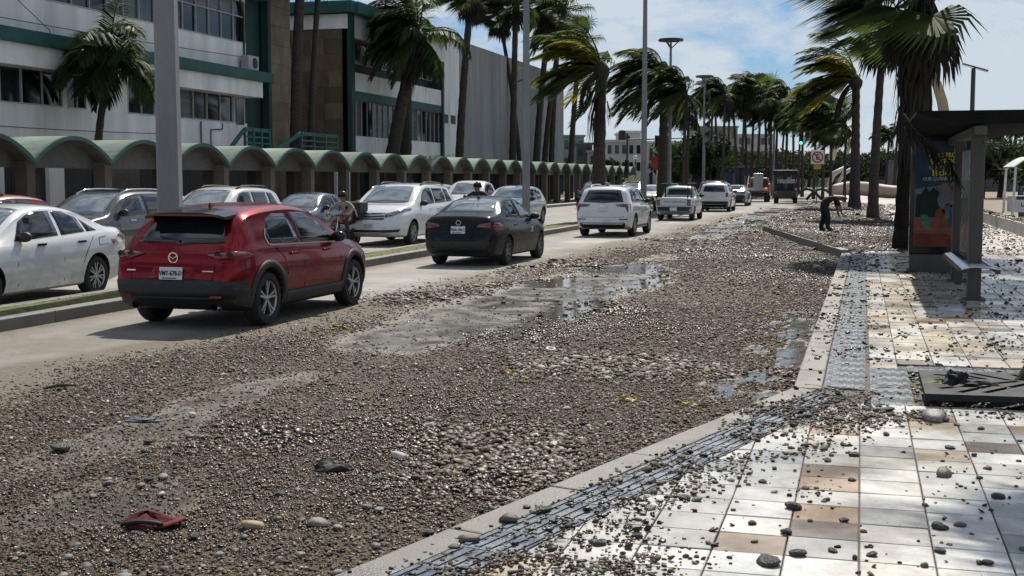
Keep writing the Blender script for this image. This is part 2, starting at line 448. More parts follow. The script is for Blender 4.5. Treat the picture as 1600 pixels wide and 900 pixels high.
M_road = road_material()
M_ground = mat('earth', (0.16, 0.14, 0.11), 0.95, var=0.3, scale=0.4, bump=0.4, bscale=8)
M_kerb = mat('kerb_concrete', (0.165, 0.158, 0.146), 0.6, var=0.28, scale=2.2, bump=0.35, bscale=60, rvar=0.25, coord='Object')
M_slab = mat('joint_mortar', (0.085, 0.078, 0.068), 0.8, var=0.4, scale=5, bump=0.5, bscale=50)
M_tact = mat('tactile_grey', (0.085, 0.108, 0.135), 0.38, var=0.3, scale=3, bump=0.25, bscale=50, rvar=0.2)
M_water = mat('puddle_water', (0.035, 0.03, 0.024), 0.03, var=0.4, scale=1.5, spec=0.6, bump=0.02, bscale=9)
M_grass = mat('median_grass', (0.11, 0.12, 0.028), 0.9, var=0.5, scale=7, bump=0.6, bscale=90)
TILES = [wet_tile_material('tile_cream', (0.50, 0.48, 0.44), (0.64, 0.62, 0.58)),
         wet_tile_material('tile_white', (0.56, 0.56, 0.54), (0.68, 0.68, 0.66)),
         wet_tile_material('tile_grey', (0.30, 0.31, 0.32), (0.42, 0.43, 0.44)),
         wet_tile_material('tile_tan', (0.25, 0.175, 0.105), (0.36, 0.265, 0.17)),
         wet_tile_material('tile_brown', (0.13, 0.095, 0.066), (0.20, 0.15, 0.11)),
         wet_tile_material('tile_sand', (0.46, 0.39, 0.29), (0.56, 0.48, 0.37))]

# ------------------------------------------------------------------ ground, road
def sheet(name, x0, x1, y0, y1, z, m, kind='structure'):
    me = MB().add([(x0, y0, z), (x1, y0, z), (x1, y1, z), (x0, y1, z)], [(0, 1, 2, 3)]).mesh(name)
    return tag(new_obj(name, me, m), kind=kind)
sheet('ground', -1500, 1500, -400, 3000, -0.05, M_ground)

def grid_mesh(name, xs, ys, zf):
    X, Y = np.meshgrid(xs, ys); Z = zf(X, Y)
    v = np.stack([X.ravel(), Y.ravel(), Z.ravel()], 1)
    nx, ny = len(xs), len(ys)
    i = np.arange(nx - 1)[None, :] + nx * np.arange(ny - 1)[:, None]
    f = np.stack([i, i + 1, i + 1 + nx, i + nx], -1).reshape(-1, 4)
    me = bpy.data.meshes.new(name); me.from_pydata(v.tolist(), [], f.tolist())
    me.polygons.foreach_set('use_smooth', [True] * len(me.polygons)); me.update()
    return me, X.ravel(), Y.ravel()

xs = np.concatenate([np.arange(-20.2, -8.6, 0.6), np.arange(-8.6, 0.35, 0.1)])
ys = np.concatenate([np.arange(-5, 3.6, 1.2), np.arange(3.6, 26, 0.1), np.arange(26, 50, 0.22), np.arange(50, 90, 0.6), np.arange(90, 420, 12)])
def road_z(X, Y):
    c, w = gravel_cov(X, Y)
    inside = (X < kerb_lat(Y) - 0.05)
    return np.where(inside, 0.022 * c * (0.5 + fbm(X * 3, Y * 3, 3)), -0.01)
me, RX, RY = grid_mesh('road', xs, ys, road_z)
c_, w_ = gravel_cov(RX, RY)
e_ = np.interp(RY, [4, 10, 20, 38, 70], [-8.1, -7.6, -7.2, -6.4, -5.6])
dirt_ = sstep(-1.6, 0.4, RX - e_ + (fbm(RX * 0.8, RY * 0.3, 4) - 0.5) * 2.2)
dirt_ = np.maximum(dirt_, 0.55 * sstep(0.48, 0.75, fbm(RX * 0.35 + 5, RY * 0.16, 4)) * (RX > -10.3))
dirt_ = np.maximum(dirt_, 0.8 * (1 - sstep(0.1, 0.55, np.abs(RX + 10.0) + 0.4 * (fbm(RX * 2, RY * 0.6, 3) - 0.5))))
far = sstep(75, 100, RY)
for nm, arr in (('cov', sstep(0.1, 0.75, c_) * (1 - far)), ('dirt', dirt_ * (1 - 0.6 * far) * (RX > -10.4)), ('wet', w_ * (RX > -8.5) * (1 - far))):
    a = me.attributes.new(nm, 'FLOAT', 'POINT'); a.data.foreach_set('value', arr.astype(np.float32))
tag(new_obj('road', me, M_road), kind='structure')

# painted lane line of the far carriageway
M_line = mat('road_paint', (0.62, 0.62, 0.58), 0.7, var=0.25, scale=8)
pav_marks = empty('lane_markings'); tag(pav_marks, kind='structure')
for k in range(16):
    y = 6 + k * 8
    MB().box((-15.5, y, 0.005), (0.12, 3.2, 0.004)).build('lane_dash', M_line, pav_marks)

# ------------------------------------------------------------------ pavement
def clip(poly, n, d):
    """keep the side where n.p >= d"""
    out = []
    for i in range(len(poly)):
        a, b = poly[i], poly[(i + 1) % len(poly)]
        da = a[0] * n[0] + a[1] * n[1] - d; db = b[0] * n[0] + b[1] * n[1] - d
        if da >= 0: out.append(a)
        if da * db < 0:
            t = da / (da - db); out.append((a[0] + (b[0] - a[0]) * t, a[1] + (b[1] - a[1]) * t))
    return out
def area(p): return 0.5 * abs(sum(p[i][0] * p[(i + 1) % len(p)][1] - p[(i + 1) % len(p)][0] * p[i][1] for i in range(len(p))))

edge = [(k[0] + 0.12, k[1]) for k in KERB]
poly = edge + [(SEAWALL + 0.1, 170), (SEAWALL + 0.1, -2.8)]
pav = tag(MB().prism(poly, -0.04, WALK - 0.022).build('pavement', M_slab), kind='structure')

# kerb stones, each a piece of its own, along the kerb line
def kerb_run(a, b, width, top, step, bury=0.03):
    a, b = Vector((a[0], a[1], 0)), Vector((b[0], b[1], 0))
    d = (b - a); L = d.length; d.normalize(); nrm = Vector((d.y, -d.x, 0))
    n = max(1, int(round(L / step)))
    for i in range(n):
        p0 = a + d * (L * i / n + 0.004); p1 = a + d * (L * (i + 1) / n - 0.004)
        jz = random.uniform(-0.004, 0.004)
        c = (p0 + p1) / 2 + nrm * (width / 2 + random.uniform(-0.004, 0.004))
        M = Matrix((nrm, d, Vector((0, 0, 1)))).transposed()
        h = top + bury + jz
        MB().box((c.x, c.y, h / 2 - bury), (width, (p1 - p0).length, h), M=M).build('kerb_stone', M_kerb, pav, bevel=0.012)
kerb_run(KERB[0], KERB[1], 0.20, WALK, 1.0)
kerb_run(KERB[1], KERB[2], 0.23, WALK, 1.0)
kerb_run(KERB[2], KERB[3], 0.22, 0.22, 1.2)
kerb_run(KERB[3], KERB[4], 0.22, 0.17, 2.0)
kerb_run(KERB[4], KERB[5], 0.22, 0.17, 6.0)

# tactile strips
def tactile(c, d, w, l, ribs=5, along=True, name='tactile_tile'):
    """ribbed paver; d = unit direction of the strip"""
    d = Vector((d[0], d[1], 0)); nrm = Vector((d.y, -d.x, 0))
    M = Matrix((nrm, d, Vector((0, 0, 1)))).transposed()
    m = MB(); m.box((0, 0, -0.012), (w - 0.006, l - 0.006, 0.024))
    if along:
        for k in range(ribs):
            m.box(((k + 0.5) / ribs * w - w / 2, 0, 0.003), (w / ribs * 0.5, l - 0.03, 0.008), taper=0.93)
    else:
        for k in range(ribs):
            m.box((0, (k + 0.5) / ribs * l - l / 2, 0.003), (w - 0.03, l / ribs * 0.5, 0.008), taper=0.97)
    o = m.build(name, M_tact, pav)
    o.matrix_local = Matrix.Translation((c[0], c[1], WALK - 0.001 + random.uniform(-0.002, 0.002))) @ M.to_4x4()
    return o
kd = (Vector(KERB[1]) - Vector(KERB[0])).normalized(); kn = Vector((kd.y, -kd.x))
TW = 0.30
Ld = (Vector(KERB[1]) - Vector(KERB[0])).length
s = 5.2
while s < Ld - 0.15:
    p = Vector(KERB[0]) + kd * s + kn * (0.21 + TW / 2)
    tactile(p, kd, TW, 0.33); s += 0.33
kd2 = (Vector(KERB[2]) - Vector(KERB[1])).normalized(); kn2 = Vector((kd2.y, -kd2.x))
s = 0.25
while s < 19.3:
    p = Vector(KERB[1]) + kd2 * s + kn2 * (0.24 + 0.165)
    tactile(p, kd2, 0.33, 0.33); s += 0.33
# cross patch beside the tree pit and the strip behind it
for k in range(6): tactile((0.27, 9.92 + k * 0.33), (0, 1), 0.325, 0.33, 4)
for k in range(8): tactile((0.60 + k * 0.33, 11.74), (0, 1), 0.33, 0.33, 4)
PIT = (0.44, 1.80, 9.72, 11.56)

# paving tiles
TX, TY, T0X, T0Y = 0.328, 0.317, 0.03, 5.69
nd = kn.dot(Vector(KERB[0])) + 0.215 + TW + 0.004
all_tiles = []
for i in range(-8, 15):
    for j in range(-9, 84):
        x0, y0 = T0X + i * TX, T0Y + j * TY
        if x0 + TX > SEAWALL: continue
        g_ = 0.0035
        q = [(x0 + g_, y0 + g_), (x0 + TX - g_, y0 + g_), (x0 + TX - g_, y0 + TY - g_), (x0 + g_, y0 + TY - g_)]
        q = clip(q, (kn.x, kn.y), nd) if y0 < 10.3 else q
        if len(q) < 3: continue
        if y0 + TY > 10.1: q = clip(q, (1, 0), 0.115)
        if len(q) < 3: continue
        cx_ = sum(p[0] for p in q) / len(q); cy_ = sum(p[1] for p in q) / len(q)
        if PIT[0] - 0.05 < cx_ < PIT[1] + 0.05 and PIT[2] < cy_ < PIT[3] + 0.02: continue
        if 0.1 < cx_ < 0.44 and 9.74 < cy_ < 11.74: continue
        if cx_ > 0.40 and 11.56 < cy_ < 11.91: continue
        if area(q) < 0.006: continue
        z_ = F_PX
        dx, dy = cx_, cy_
        depth = -SY * dx + CY * dy; lx = CY * dx + SY * dy
        if depth < 2: continue
        px_ = 800 + F_PX * lx / depth
        all_tiles.append((depth, px_, q, cx_, cy_, i, j))
def tile_mat(cx_, cy_, i, j):
    r = random.random()
    if cy_ < 9.7:
        if (i, j) in ((-1, 4), (-1, 5), (-1, 2), (-2, 0), (-1, 9), (3, 10), (1, 11)): return 3
        if (i, j) in ((-1, 1), (3, 3), (3, 2), (2, 8)): return 4
        return 1 if r < 0.46 else 0 if r < 0.86 else 2 if r < 0.97 else 5
    if cy_ < 18: return 5 if r < 0.30 else 0 if r < 0.70 else 3 if r < 0.80 else 4 if r < 0.84 else 1
    return 5 if r < 0.3 else 0 if r < 0.75 else 2 if r < 0.85 else 3
vis = sorted([t for t in all_tiles if -120 < t[1] < 1760 and t[0] > 3.4], key=lambda t: t[0])
near, rest = vis[:300], vis[300:]
rest_ids = set(id(t) for t in near)
def tile_shape(m, q, cx_, cy_, mi=0, lift=None):
    lift = random.uniform(-0.0025, 0.0025) if lift is None else lift
    z1 = WALK + lift; ins = 0.004
    tx, ty = random.uniform(-0.006, 0.006), random.uniform(-0.006, 0.006)
    zt = lambda p: z1 + (p[0] - cx_) * tx + (p[1] - cy_) * ty
    n = len(q)
    inner = [(p[0] + (cx_ - p[0]) * ins / 0.16, p[1] + (cy_ - p[1]) * ins / 0.16, zt(p)) for p in q]
    outer = [(p[0], p[1], zt(p) - 0.004) for p in q]; low = [(p[0], p[1], WALK - 0.03) for p in q]
    fs = [tuple(range(n))] + [(n + k, n + (k + 1) % n, (k + 1) % n, k) for k in range(n)] + [(2 * n + k, 2 * n + (k + 1) % n, n + (k + 1) % n, n + k) for k in range(n)]
    m.add(inner + outer + low, fs, mi)
for t in near:
    m = MB(); tile_shape(m, t[2], t[3], t[4])
    m.build('tile', TILES[tile_mat(t[3], t[4], t[5], t[6])], pav)
m = MB()
for t in all_tiles:
    if id(t) not in rest_ids: tile_shape(m, t[2], t[3], t[4], tile_mat(t[3], t[4], t[5], t[6]))
o = m.build('tile_field', TILES, pav); o['kind'] = 'stuff'
# plain concrete beyond the tiles
M_walk = mat('walk_concrete', (0.36, 0.32, 0.275), 0.55, var=0.3, scale=0.7, bump=0.4, bscale=30, rvar=0.25)
tag(MB().prism([(-0.05, 32.1), (SEAWALL, 32.1), (SEAWALL, 168), (-3.3, 168), (-3.15, 45)], 0.05, WALK).build('promenade', M_walk), kind='structure')

M_bed = mat('pebble_bed', (0.065, 0.052, 0.037), .9, var=.5, scale=9, bump=.8, bscale=40)
bed = [(-0.02, 32.3)] + [(float(kerb_lat(a)) + .24, a) for a in np.arange(33, 96, 3)] + [(0.9 + .5 * math.sin(a * .9) * (a < 90), a) for a in np.arange(95, 33, -2)]
tag(MB().add([(x, y, WALK + .005) for x, y in bed], [tuple(range(len(bed)))[::-1]]).build('gravel_bed', M_bed), kind='structure')

# ------------------------------------------------------------------ planted median
med = tag(MB().prism([(-10.95, -6), (-10.25, -6), (-10.25, 175), (-10.95, 175)], -0.04, 0.12).build('median', M_ground), kind='structure')
m = MB()
yy = np.arange(-5, 170, 0.5); gv, gf = [], []
for i, y in enumerate(yy):
    for k, x in enumerate((-10.93, -10.75, -10.6, -10.45, -10.27)):
        gv.append((x, y, 0.135 + (0.0 if k in (0, 4) else 0.03 + 0.02 * random.random())))
for i in range(len(yy) - 1):
    for k in range(4): gf.append((i * 5 + k, i * 5 + k + 1, i * 5 + 6 + k, i * 5 + 5 + k))
tag(m.add(gv, gf).build('grass', M_grass, smooth=True), 'dry green grass strip growing along the median', 'grass', kind='stuff')
for k in range(90):
    y = -6 + k * 2.0
    for x, w in ((-10.14, 0.24), (-11.06, 0.2)):
        MB().box((x, y + 1.0, 0.06), (w, 1.985, 0.2 + random.uniform(-0.006, 0.006))).build('kerb_stone', M_kerb, med, bevel=0.015)
# tufts of grass on the median (one mass)
tv, tf = [], []
for k in range(5200):
    y = random.uniform(8, 60); x = random.uniform(-10.9, -10.3); h = random.uniform(0.015, 0.05); a = random.uniform(0, PI)
    n = len(tv); dx, dy = 0.012 * math.cos(a), 0.012 * math.sin(a)
    tv += [(x - dx, y - dy, 0.14), (x + dx, y + dy, 0.14), (x + random.uniform(-.04, .04), y + random.uniform(-.04, .04), 0.14 + h)]
    tf.append((n, n + 1, n + 2))
tag(MB().add(tv, tf).build('grass_blades', M_grass), 'short dry grass blades on the median strip', 'grass', kind='stuff')
# far pavement under the arcade
tag(MB().prism([(-26.5, -10), (-19.75, -10), (-19.75, 190), (-26.5, 190)], -0.04, 0.16).build('far_pavement', M_walk), kind='structure')
for k in range(50):
    MB().box((-19.62, -8 + k * 4.0, 0.07), (0.24, 3.98, 0.2)).build('kerb_stone', M_kerb, bpy.data.objects['far_pavement'], bevel=0.015)

# ------------------------------------------------------------------ gravel (geometry nodes, uncountable)
def pebble_material():
    m = bpy.data.materials.new('pebbles'); m.use_nodes = True
    N, L = m.node_tree.nodes, m.node_tree.links; b = N['Principled BSDF']
    a = N.new('ShaderNodeAttribute'); a.attribute_type = 'INSTANCER'; a.attribute_name = 'tint'
    r = N.new('ShaderNodeValToRGB'); el = r.color_ramp.elements
    el[0].position = 0; el[0].color = (0.030, 0.025, 0.021, 1); el[1].position = 1; el[1].color = (0.55, 0.50, 0.42, 1)
    for p, c in ((0.22, (0.070, 0.049, 0.031)), (0.40, (0.130, 0.088, 0.049)), (0.55, (0.185, 0.130, 0.074)), (0.68, (0.085, 0.08, 0.075)), (0.80, (0.22, 0.185, 0.13)), (0.92, (0.30, 0.275, 0.23))):
        e = el.new(p); e.color = (*c, 1)
    L.new(a.outputs['Fac'], r.inputs[0])
    n = N.new('ShaderNodeTexNoise'); n.inputs['Scale'].default_value = 1.5; g = N.new('ShaderNodeTexCoord'); L.new(g.outputs['Object'], n.inputs['Vector'])
    hv = N.new('ShaderNodeHueSaturation'); mv = N.new('ShaderNodeMapRange'); mv.inputs['To Min'].default_value = 0.45; mv.inputs['To Max'].default_value = 1.12
    L.new(n.outputs['Fac'], mv.inputs['Value']); L.new(mv.outputs[0], hv.inputs['Value']); L.new(r.outputs[0], hv.inputs['Color'])
    L.new(hv.outputs[0], b.inputs['Base Color'])
    ga = N.new('ShaderNodeAttribute'); ga.attribute_type = 'INSTANCER'; ga.attribute_name = 'gloss'
    gr = N.new('ShaderNodeMapRange'); gr.inputs['To Min'].default_value = 0.66; gr.inputs['To Max'].default_value = 0.34
    L.new(ga.outputs['Fac'], gr.inputs['Value']); L.new(gr.outputs[0], b.inputs['Roughness'])
    b.inputs['Specular IOR Level'].default_value = 0.35
    return m
M_peb = pebble_material()

def pebble_group():
    ng = bpy.data.node_groups.new('pebble_scatter', 'GeometryNodeTree')
    ng.interface.new_socket('Geometry', in_out='INPUT', socket_type='NodeSocketGeometry')
    ng.interface.new_socket('Geometry', in_out='OUTPUT', socket_type='NodeSocketGeometry')
    N, L = ng.nodes, ng.links
    gi = N.new('NodeGroupInput'); go = N.new('NodeGroupOutput')
    join = N.new('GeometryNodeGeometryToInstance')
    for k in range(4):
        ic = N.new('GeometryNodeMeshIcoSphere'); ic.inputs['Radius'].default_value = 1.0; ic.inputs['Subdivisions'].default_value = 2
        nt = N.new('ShaderNodeTexNoise'); nt.noise_dimensions = '4D'; nt.inputs['W'].default_value = k * 7.7; nt.inputs['Scale'].default_value = 0.9
        nt.inputs['Detail'].default_value = 1.0
        vs_ = N.new('ShaderNodeVectorMath'); vs_.operation = 'SUBTRACT'; vs_.inputs[1].default_value = (0.5, 0.5, 0.5); L.new(nt.outputs['Color'], vs_.inputs[0])
        vm = N.new('ShaderNodeVectorMath'); vm.operation = 'SCALE'; vm.inputs['Scale'].default_value = 1.1; L.new(vs_.outputs[0], vm.inputs[0])
        sp = N.new('GeometryNodeSetPosition'); L.new(ic.outputs['Mesh'], sp.inputs['Geometry']); L.new(vm.outputs[0], sp.inputs['Offset'])
        ss = N.new('GeometryNodeSetShadeSmooth'); L.new(sp.outputs[0], ss.inputs['Geometry'])
        sm = N.new('GeometryNodeSetMaterial'); sm.inputs['Material'].default_value = M_peb; L.new(ss.outputs[0], sm.inputs['Geometry'])
        L.new(sm.outputs[0], join.inputs[0])
    def named(nm, t):
        a = N.new('GeometryNodeInputNamedAttribute'); a.data_type = t; a.inputs['Name'].default_value = nm; return a.outputs['Attribute']
    ip = N.new('GeometryNodeInstanceOnPoints')
    L.new(gi.outputs[0], ip.inputs['Points']); L.new(join.outputs[0], ip.inputs['Instance'])
    ip.inputs['Pick Instance'].default_value = True
    L.new(named('pick', 'INT'), ip.inputs['Instance Index'])
    er = N.new('FunctionNodeEulerToRotation'); L.new(named('rot', 'FLOAT_VECTOR'), er.inputs[0]); L.new(er.outputs[0], ip.inputs['Rotation'])
    L.new(named('scl', 'FLOAT_VECTOR'), ip.inputs['Scale'])
    L.new(ip.outputs[0], go.inputs[0])
    return ng
PEB = pebble_group()

def pebbles(name, xyz, size, tint, label, flat=0.55):
    n = len(xyz)
    me = bpy.data.meshes.new(name); me.vertices.add(n); me.vertices.foreach_set('co', xyz.astype(np.float32).ravel())
    def attr(nm, t, arr, key='value'):
        a = me.attributes.new(nm, t, 'POINT'); a.data.foreach_set(key, arr.ravel())
    attr('pick', 'INT', rng.integers(0, 4, n).astype(np.int32))
    attr('rot', 'FLOAT_VECTOR', np.stack([rng.normal(0, 0.28, n), rng.normal(0, 0.28, n), rng.uniform(0, 6.28, n)], 1).astype(np.float32), 'vector')
    s3 = np.stack([size * rng.uniform(0.9, 1.45, n), size * rng.uniform(0.75, 1.05, n), size * rng.uniform(flat - 0.2, flat + 0.15, n)], 1)
    attr('scl', 'FLOAT_VECTOR', s3.astype(np.float32), 'vector')
    lo = fbm(xyz[:, 0] * 0.55 + 31, xyz[:, 1] * 0.33 + 12, 4)       # wet and dry drifts
    wetz = sstep(0.44, 0.62, lo)
    attr('tint', 'FLOAT', np.clip(tint * (1.18 - 0.5 * wetz), 0, 1).astype(np.float32))
    attr('gloss', 'FLOAT', np.clip(wetz * 0.9 + rng.normal(0, .22, n), 0, 1).astype(np.float32))
    o = new_obj(name, me)
    me.materials.append(M_peb)
    md = o.modifiers.new('scatter', 'NODES'); md.node_group = PEB
    return tag(o, label, 'gravel', kind='stuff')

def in_view(l, a, m=1.6):
    dep = -SY * l + CY * a; lx = CY * l + SY * a
    return (dep > 2.5) & (np.abs(lx) < 0.41 * dep + m)
Ls, As, Ss = [], [], []
for a0, a1, dens, sz in ((3.6, 8, 4200, 0.0074), (8, 13, 2500, 0.0088), (13, 20, 1100, 0.0115), (20, 32, 480, 0.016), (32, 52, 260, 0.019), (52, 80, 80, 0.03)):
    n = int((a1 - a0) * 8.6 * dens)
    l = rng.uniform(-8.8, -0.2, n); a = rng.uniform(a0, a1, n)
    c, w = gravel_cov(l, a)
    keep = (rng.random(n) < c * 1.05) & (l < kerb_lat(a) - 0.02) & in_view(l, a)
    l, a = l[keep], a[keep]
    s_ = sz * 0.92 * np.minimum(rng.lognormal(0, 0.52, len(l)), 2.6)
    coarse = sstep(0.5, 0.7, fbm(l * 0.5 + 20, a * 0.5 + 3, 3))
    s_ *= 0.70 + 1.05 * coarse * (rng.random(len(l)) < 0.40)
    Ls.append(l); As.append(a); Ss.append(s_)
l, a, s_ = np.concatenate(Ls), np.concatenate(As), np.concatenate(Ss)
c, w = gravel_cov(l, a)
z = 0.022 * c * (0.5 + fbm(l * 3, a * 3, 3)) + s_ * 0.25 + rng.random(len(l)) * 0.012 * c
pebbles('gravel', np.stack([l, a, z], 1), s_, np.clip(np.where(rng.random(len(l)) < .14, rng.uniform(.75, 1, len(l)), rng.beta(1.6, 3.2, len(l))), 0, 1), 'wave-washed brown and grey beach pebbles covering the carriageway')

# pebbles washed over the kerb onto the paving
def walk_cov(l, a):
    n1 = fbm(l * 1.3 + 60, a * 1.1 + 8, 4); n2 = fbm(l * 3.2 + 11, a * 2.9, 3)
    k = l - kerb_lat(a)
    kk = kn.x * l + kn.y * a - kn.dot(Vector(KERB[0]))
    c = 0.010 + 0.05 * sstep(0.56, 0.75, n1) * sstep(0.45, 0.7, n2)
    strip = np.where(a < 10.3, (1 - sstep(0.28, 0.62, np.abs(kk - 0.52) + (n1 - 0.5) * 0.9)), 0) * sstep(0.10, 0.22, kk)
    c = c + 0.42 * strip * sstep(0.36, 0.6, n2 * 0.6 + n1 * 0.5)
    c = c + 0.9 * (1 - sstep(0.1, 0.8, np.hypot((kk - 0.85) * 1.2, (a - 4.6) * 0.5) + (n2 - 0.5) * 0.6))
    heap = 1 - sstep(0.22, 0.55, np.abs(a - 9.35 - 0.12 * l) + (n1 - 0.5) * 0.9)
    c = c + 0.62 * heap * (l > -0.9) * (l < 0.62) * sstep(0.3, 0.5, n2)
    c = c + 0.4 * np.exp(-(((l - 0.9) / 0.5) ** 2 + ((a - 9.55) / 0.16) ** 2)) + 0.30 * np.exp(-(((l + 0.18) / 0.13) ** 2 + ((a - 6.9) / 0.22) ** 2))
    pit = (l > PIT[0]) & (l < PIT[1]) & (a > PIT[2]) & (a < PIT[3]); c = np.where(pit, 0.9, c)
    mid = (a > 11.9) & (a < 31)
    c = np.where(mid, 0.025 + 0.11 * sstep(0.5, 0.72, n1) + 0.22 * (1 - sstep(0.3, 1.0, k)) * sstep(0.45, 0.6, n2), c)
    c = np.where((a > 15) & (a < 31), c * 1.0, c)
    farw = (a >= 31)
    c = np.where(farw, (0.30 + 0.70 * sstep(0.3, 0.55, n1 + 0.2 * sstep(36, 42, a))) * (1 - 0.90 * sstep(0.3, 1.5, l + (n2 - .5))) , c)
    return np.clip(c, 0, 1), pit
Ls, As, Ss = [], [], []
for a0, a1, dens, sz in ((3.4, 10.5, 1700, 0.0078), (10.5, 18, 900, 0.0105), (18, 31, 460, 0.014), (31, 50, 380, 0.017), (50, 90, 110, 0.028)):
    n = int((a1 - a0) * 8.6 * dens)
    l = rng.uniform(-3.9, 4.6, n); a = rng.uniform(a0, a1, n)
    c, pit = walk_cov(l, a)
    keep = (rng.random(n) < c) & (l > kerb_lat(a) + 0.03) & in_view(l, a, 1.0)
    l, a = l[keep], a[keep]
    Ls.append(l); As.append(a); Ss.append(sz * rng.lognormal(0, 0.42, len(l)))
l, a, s_ = np.concatenate(Ls), np.concatenate(As), np.concatenate(Ss)
c, pit = walk_cov(l, a)
z = np.where((a > 30) & (a < 46) & (l < kerb_lat(a) + .24), .22, WALK) + s_ * 0.42 + np.where(c > 0.3, rng.random(len(l)) * 0.012, 0) - np.where(pit, 0.03, 0)
pebbles('washed_gravel', np.stack([l, a, z], 1), s_, np.clip(rng.beta(1.5, 3.6, len(l)), 0, 1) * np.interp(a, [20, 34], [1, .8]), 'dark wet pebbles washed over the kerb onto the pale paving')

# ------------------------------------------------------------------ single stones
def stone_mesh(seed):
    bm = bmesh.new(); bmesh.ops.create_icosphere(bm, subdivisions=2, radius=1)
    for v in bm.verts:
        n = v.co.normalized()
        v.co = n * (1 + 0.42 * mnoise.noise(n * 1.1 + Vector((seed * 9.1, 3, 1))) + 0.10 * mnoise.noise(n * 2.2 + Vector((seed, 8, 2))))
        v.co.z *= 0.62
    me = bpy.data.meshes.new('stone'); bm.to_mesh(me); bm.free()
    me.polygons.foreach_set('use_smooth', [True] * len(me.polygons))
    return me
ST_MATS = [mat('stone_dark', (0.045, 0.042, 0.042), 0.38, var=0.5, scale=2.5, bump=0.6, bscale=9),
           mat('stone_brown', (0.13, 0.105, 0.08), 0.5, var=0.35, scale=2.5, bump=0.3, bscale=14),
           mat('stone_grey', (0.20, 0.195, 0.185), 0.5, var=0.3, scale=2.5, bump=0.3, bscale=14),
           mat('stone_pale', (0.50, 0.47, 0.42), 0.55, var=0.2, scale=2.5, bump=0.3, bscale=14),
           mat('stone_ochre', (0.34, 0.26, 0.14), 0.5, var=0.25, scale=2.5, bump=0.3, bscale=14)]
ST_ME = [[None] * 5 for _ in range(4)]
for i in range(4):
    base = stone_mesh(i + 1)
    for j in range(5):
        me_ = base.copy(); me_.materials.append(ST_MATS[j]); ST_ME[i][j] = me_
def stone(x, y, z, r, j, label, group, elong=1.2, name='stone'):
    o = new_obj(name, ST_ME[random.randrange(4)][j], None, None, (x, y, z + r * 0.30), (random.uniform(-.2, .2), random.uniform(-.2, .2), random.uniform(0, 6.28)))
    o.scale = (r * elong, r * random.uniform(0.8, 1.0), r * random.uniform(0.75, 1.05))
    return tag(o, label, 'stone', group)
NAMED = [  # pixel x, y, on walk?, radius, colour, label
    (1465, 660, 1, 0.085, 2, 'large rough grey rock lying in the pebble heap before the tree grate'),
    (1486, 749, 1, 0.050, 1, 'brown lumpy stone pair lying alone on clean white paving tile'),
    (85, 708, 0, 0.060, 0, 'smooth black cobble lying in the brown gravel beside a wet track'),
    (387, 836, 0, 0.050, 4, 'ochre rounded cobble lying in road gravel right of the red cloth'),
    (490, 832, 0, 0.045, 2, 'smooth grey oval cobble lying in coarse road gravel'),
    (623, 722, 0, 0.046, 3, 'white cobble standing out from dark road gravel')]
for x, y, wk, r, j, lb in NAMED:
    p = P(x, y, WALK if wk else 0.02); stone(p.x, p.y, WALK if wk else 0.025, r, j, lb, None, 1.35)
for x, y, r, j in ((1248, 803, .040, 0), (1257, 879, .036, 0), (1574, 786, .034, 0), (1482, 836, .038, 0), (1343, 718, .030, 0), (1233, 683, .020, 0), (1375, 880, .022, 0),
                (1392, 646, .045, 0), (1410, 662, .036, 0), (1172, 690, .03, 0), (1208, 893, .05, 0), (1238, 843, .03, 0), (1183, 828, .022, 0), (1095, 790, .024, 1),
                (940, 862, .03, 0), (1020, 805, .028, 1), (1075, 788, .03, 0), (1300, 790, .02, 0), (1130, 742, .02, 0), (985, 833, .02, 0), (1560, 893, .026, 0), (730, 856, .042, 1), (795, 823, .05, 1), (850, 808, .04, 0)):
    p = P(x, y, WALK); stone(p.x, p.y, WALK, r, j, 'dark wet beach stone lying loose on pale paving tiles', 'loose stones on the paving')
cnt = 0
while cnt < 70:
    a = random.uniform(4.6, 17); l = random.uniform(-1.8, 0.13 * a + 0.2)
    if l < float(kerb_lat(a)) + 0.55 or (PIT[0] - .1 < l < PIT[1] + .1 and PIT[2] - .1 < a < PIT[3] + .1): continue
    stone(l, a, WALK, random.uniform(0.014, 0.027), 0 if random.random() < 0.8 else 1, 'dark wet beach stone lying loose on pale paving tiles', 'loose stones on the paving'); cnt += 1
cnt = 0
while cnt < 190:
    a = 4.6 + 8 * random.random() ** 1.5; l = random.uniform(-0.62 * a - 0.5, float(kerb_lat(a)) - 0.1)
    c, w = gravel_cov(np.array([l]), np.array([a]))
    if l < -7 or random.random() > c[0] + 0.1: continue
    j = random.choices(range(5), (5, 6, 4, 0.7, 0.5))[0]
    stone(l, a, 0.022, random.uniform(0.017, 0.034), j, 'rounded beach cobble lying among the smaller road gravel', 'larger cobbles in the road gravel'); cnt += 1
# ------------------------------------------------------------------ buildings across the road
M_white = mat('white_render', (0.76, 0.765, 0.75), 0.85, var=0.2, scale=1.0, bump=0.2, bscale=14, stretch=(1, 1, 0.14), detail=9)
M_green = mat('green_band', (0.020, 0.105, 0.088), 0.6, var=0.25, scale=0.9, bump=0.15, bscale=20)
M_dgreen = mat('dark_green', (0.012, 0.045, 0.040), 0.6, var=0.25, scale=1.0)
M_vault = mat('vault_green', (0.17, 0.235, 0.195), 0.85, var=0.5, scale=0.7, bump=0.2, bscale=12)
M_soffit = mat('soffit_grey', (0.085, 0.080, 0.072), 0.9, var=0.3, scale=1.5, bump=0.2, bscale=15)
M_pier = mat('pier_concrete', (0.10, 0.086, 0.072), 0.85, var=0.25, scale=2, bump=0.3, bscale=25)
M_dark = mat('dark_opening', (0.02, 0.02, 0.021), 0.5, var=0.4, scale=0.7)
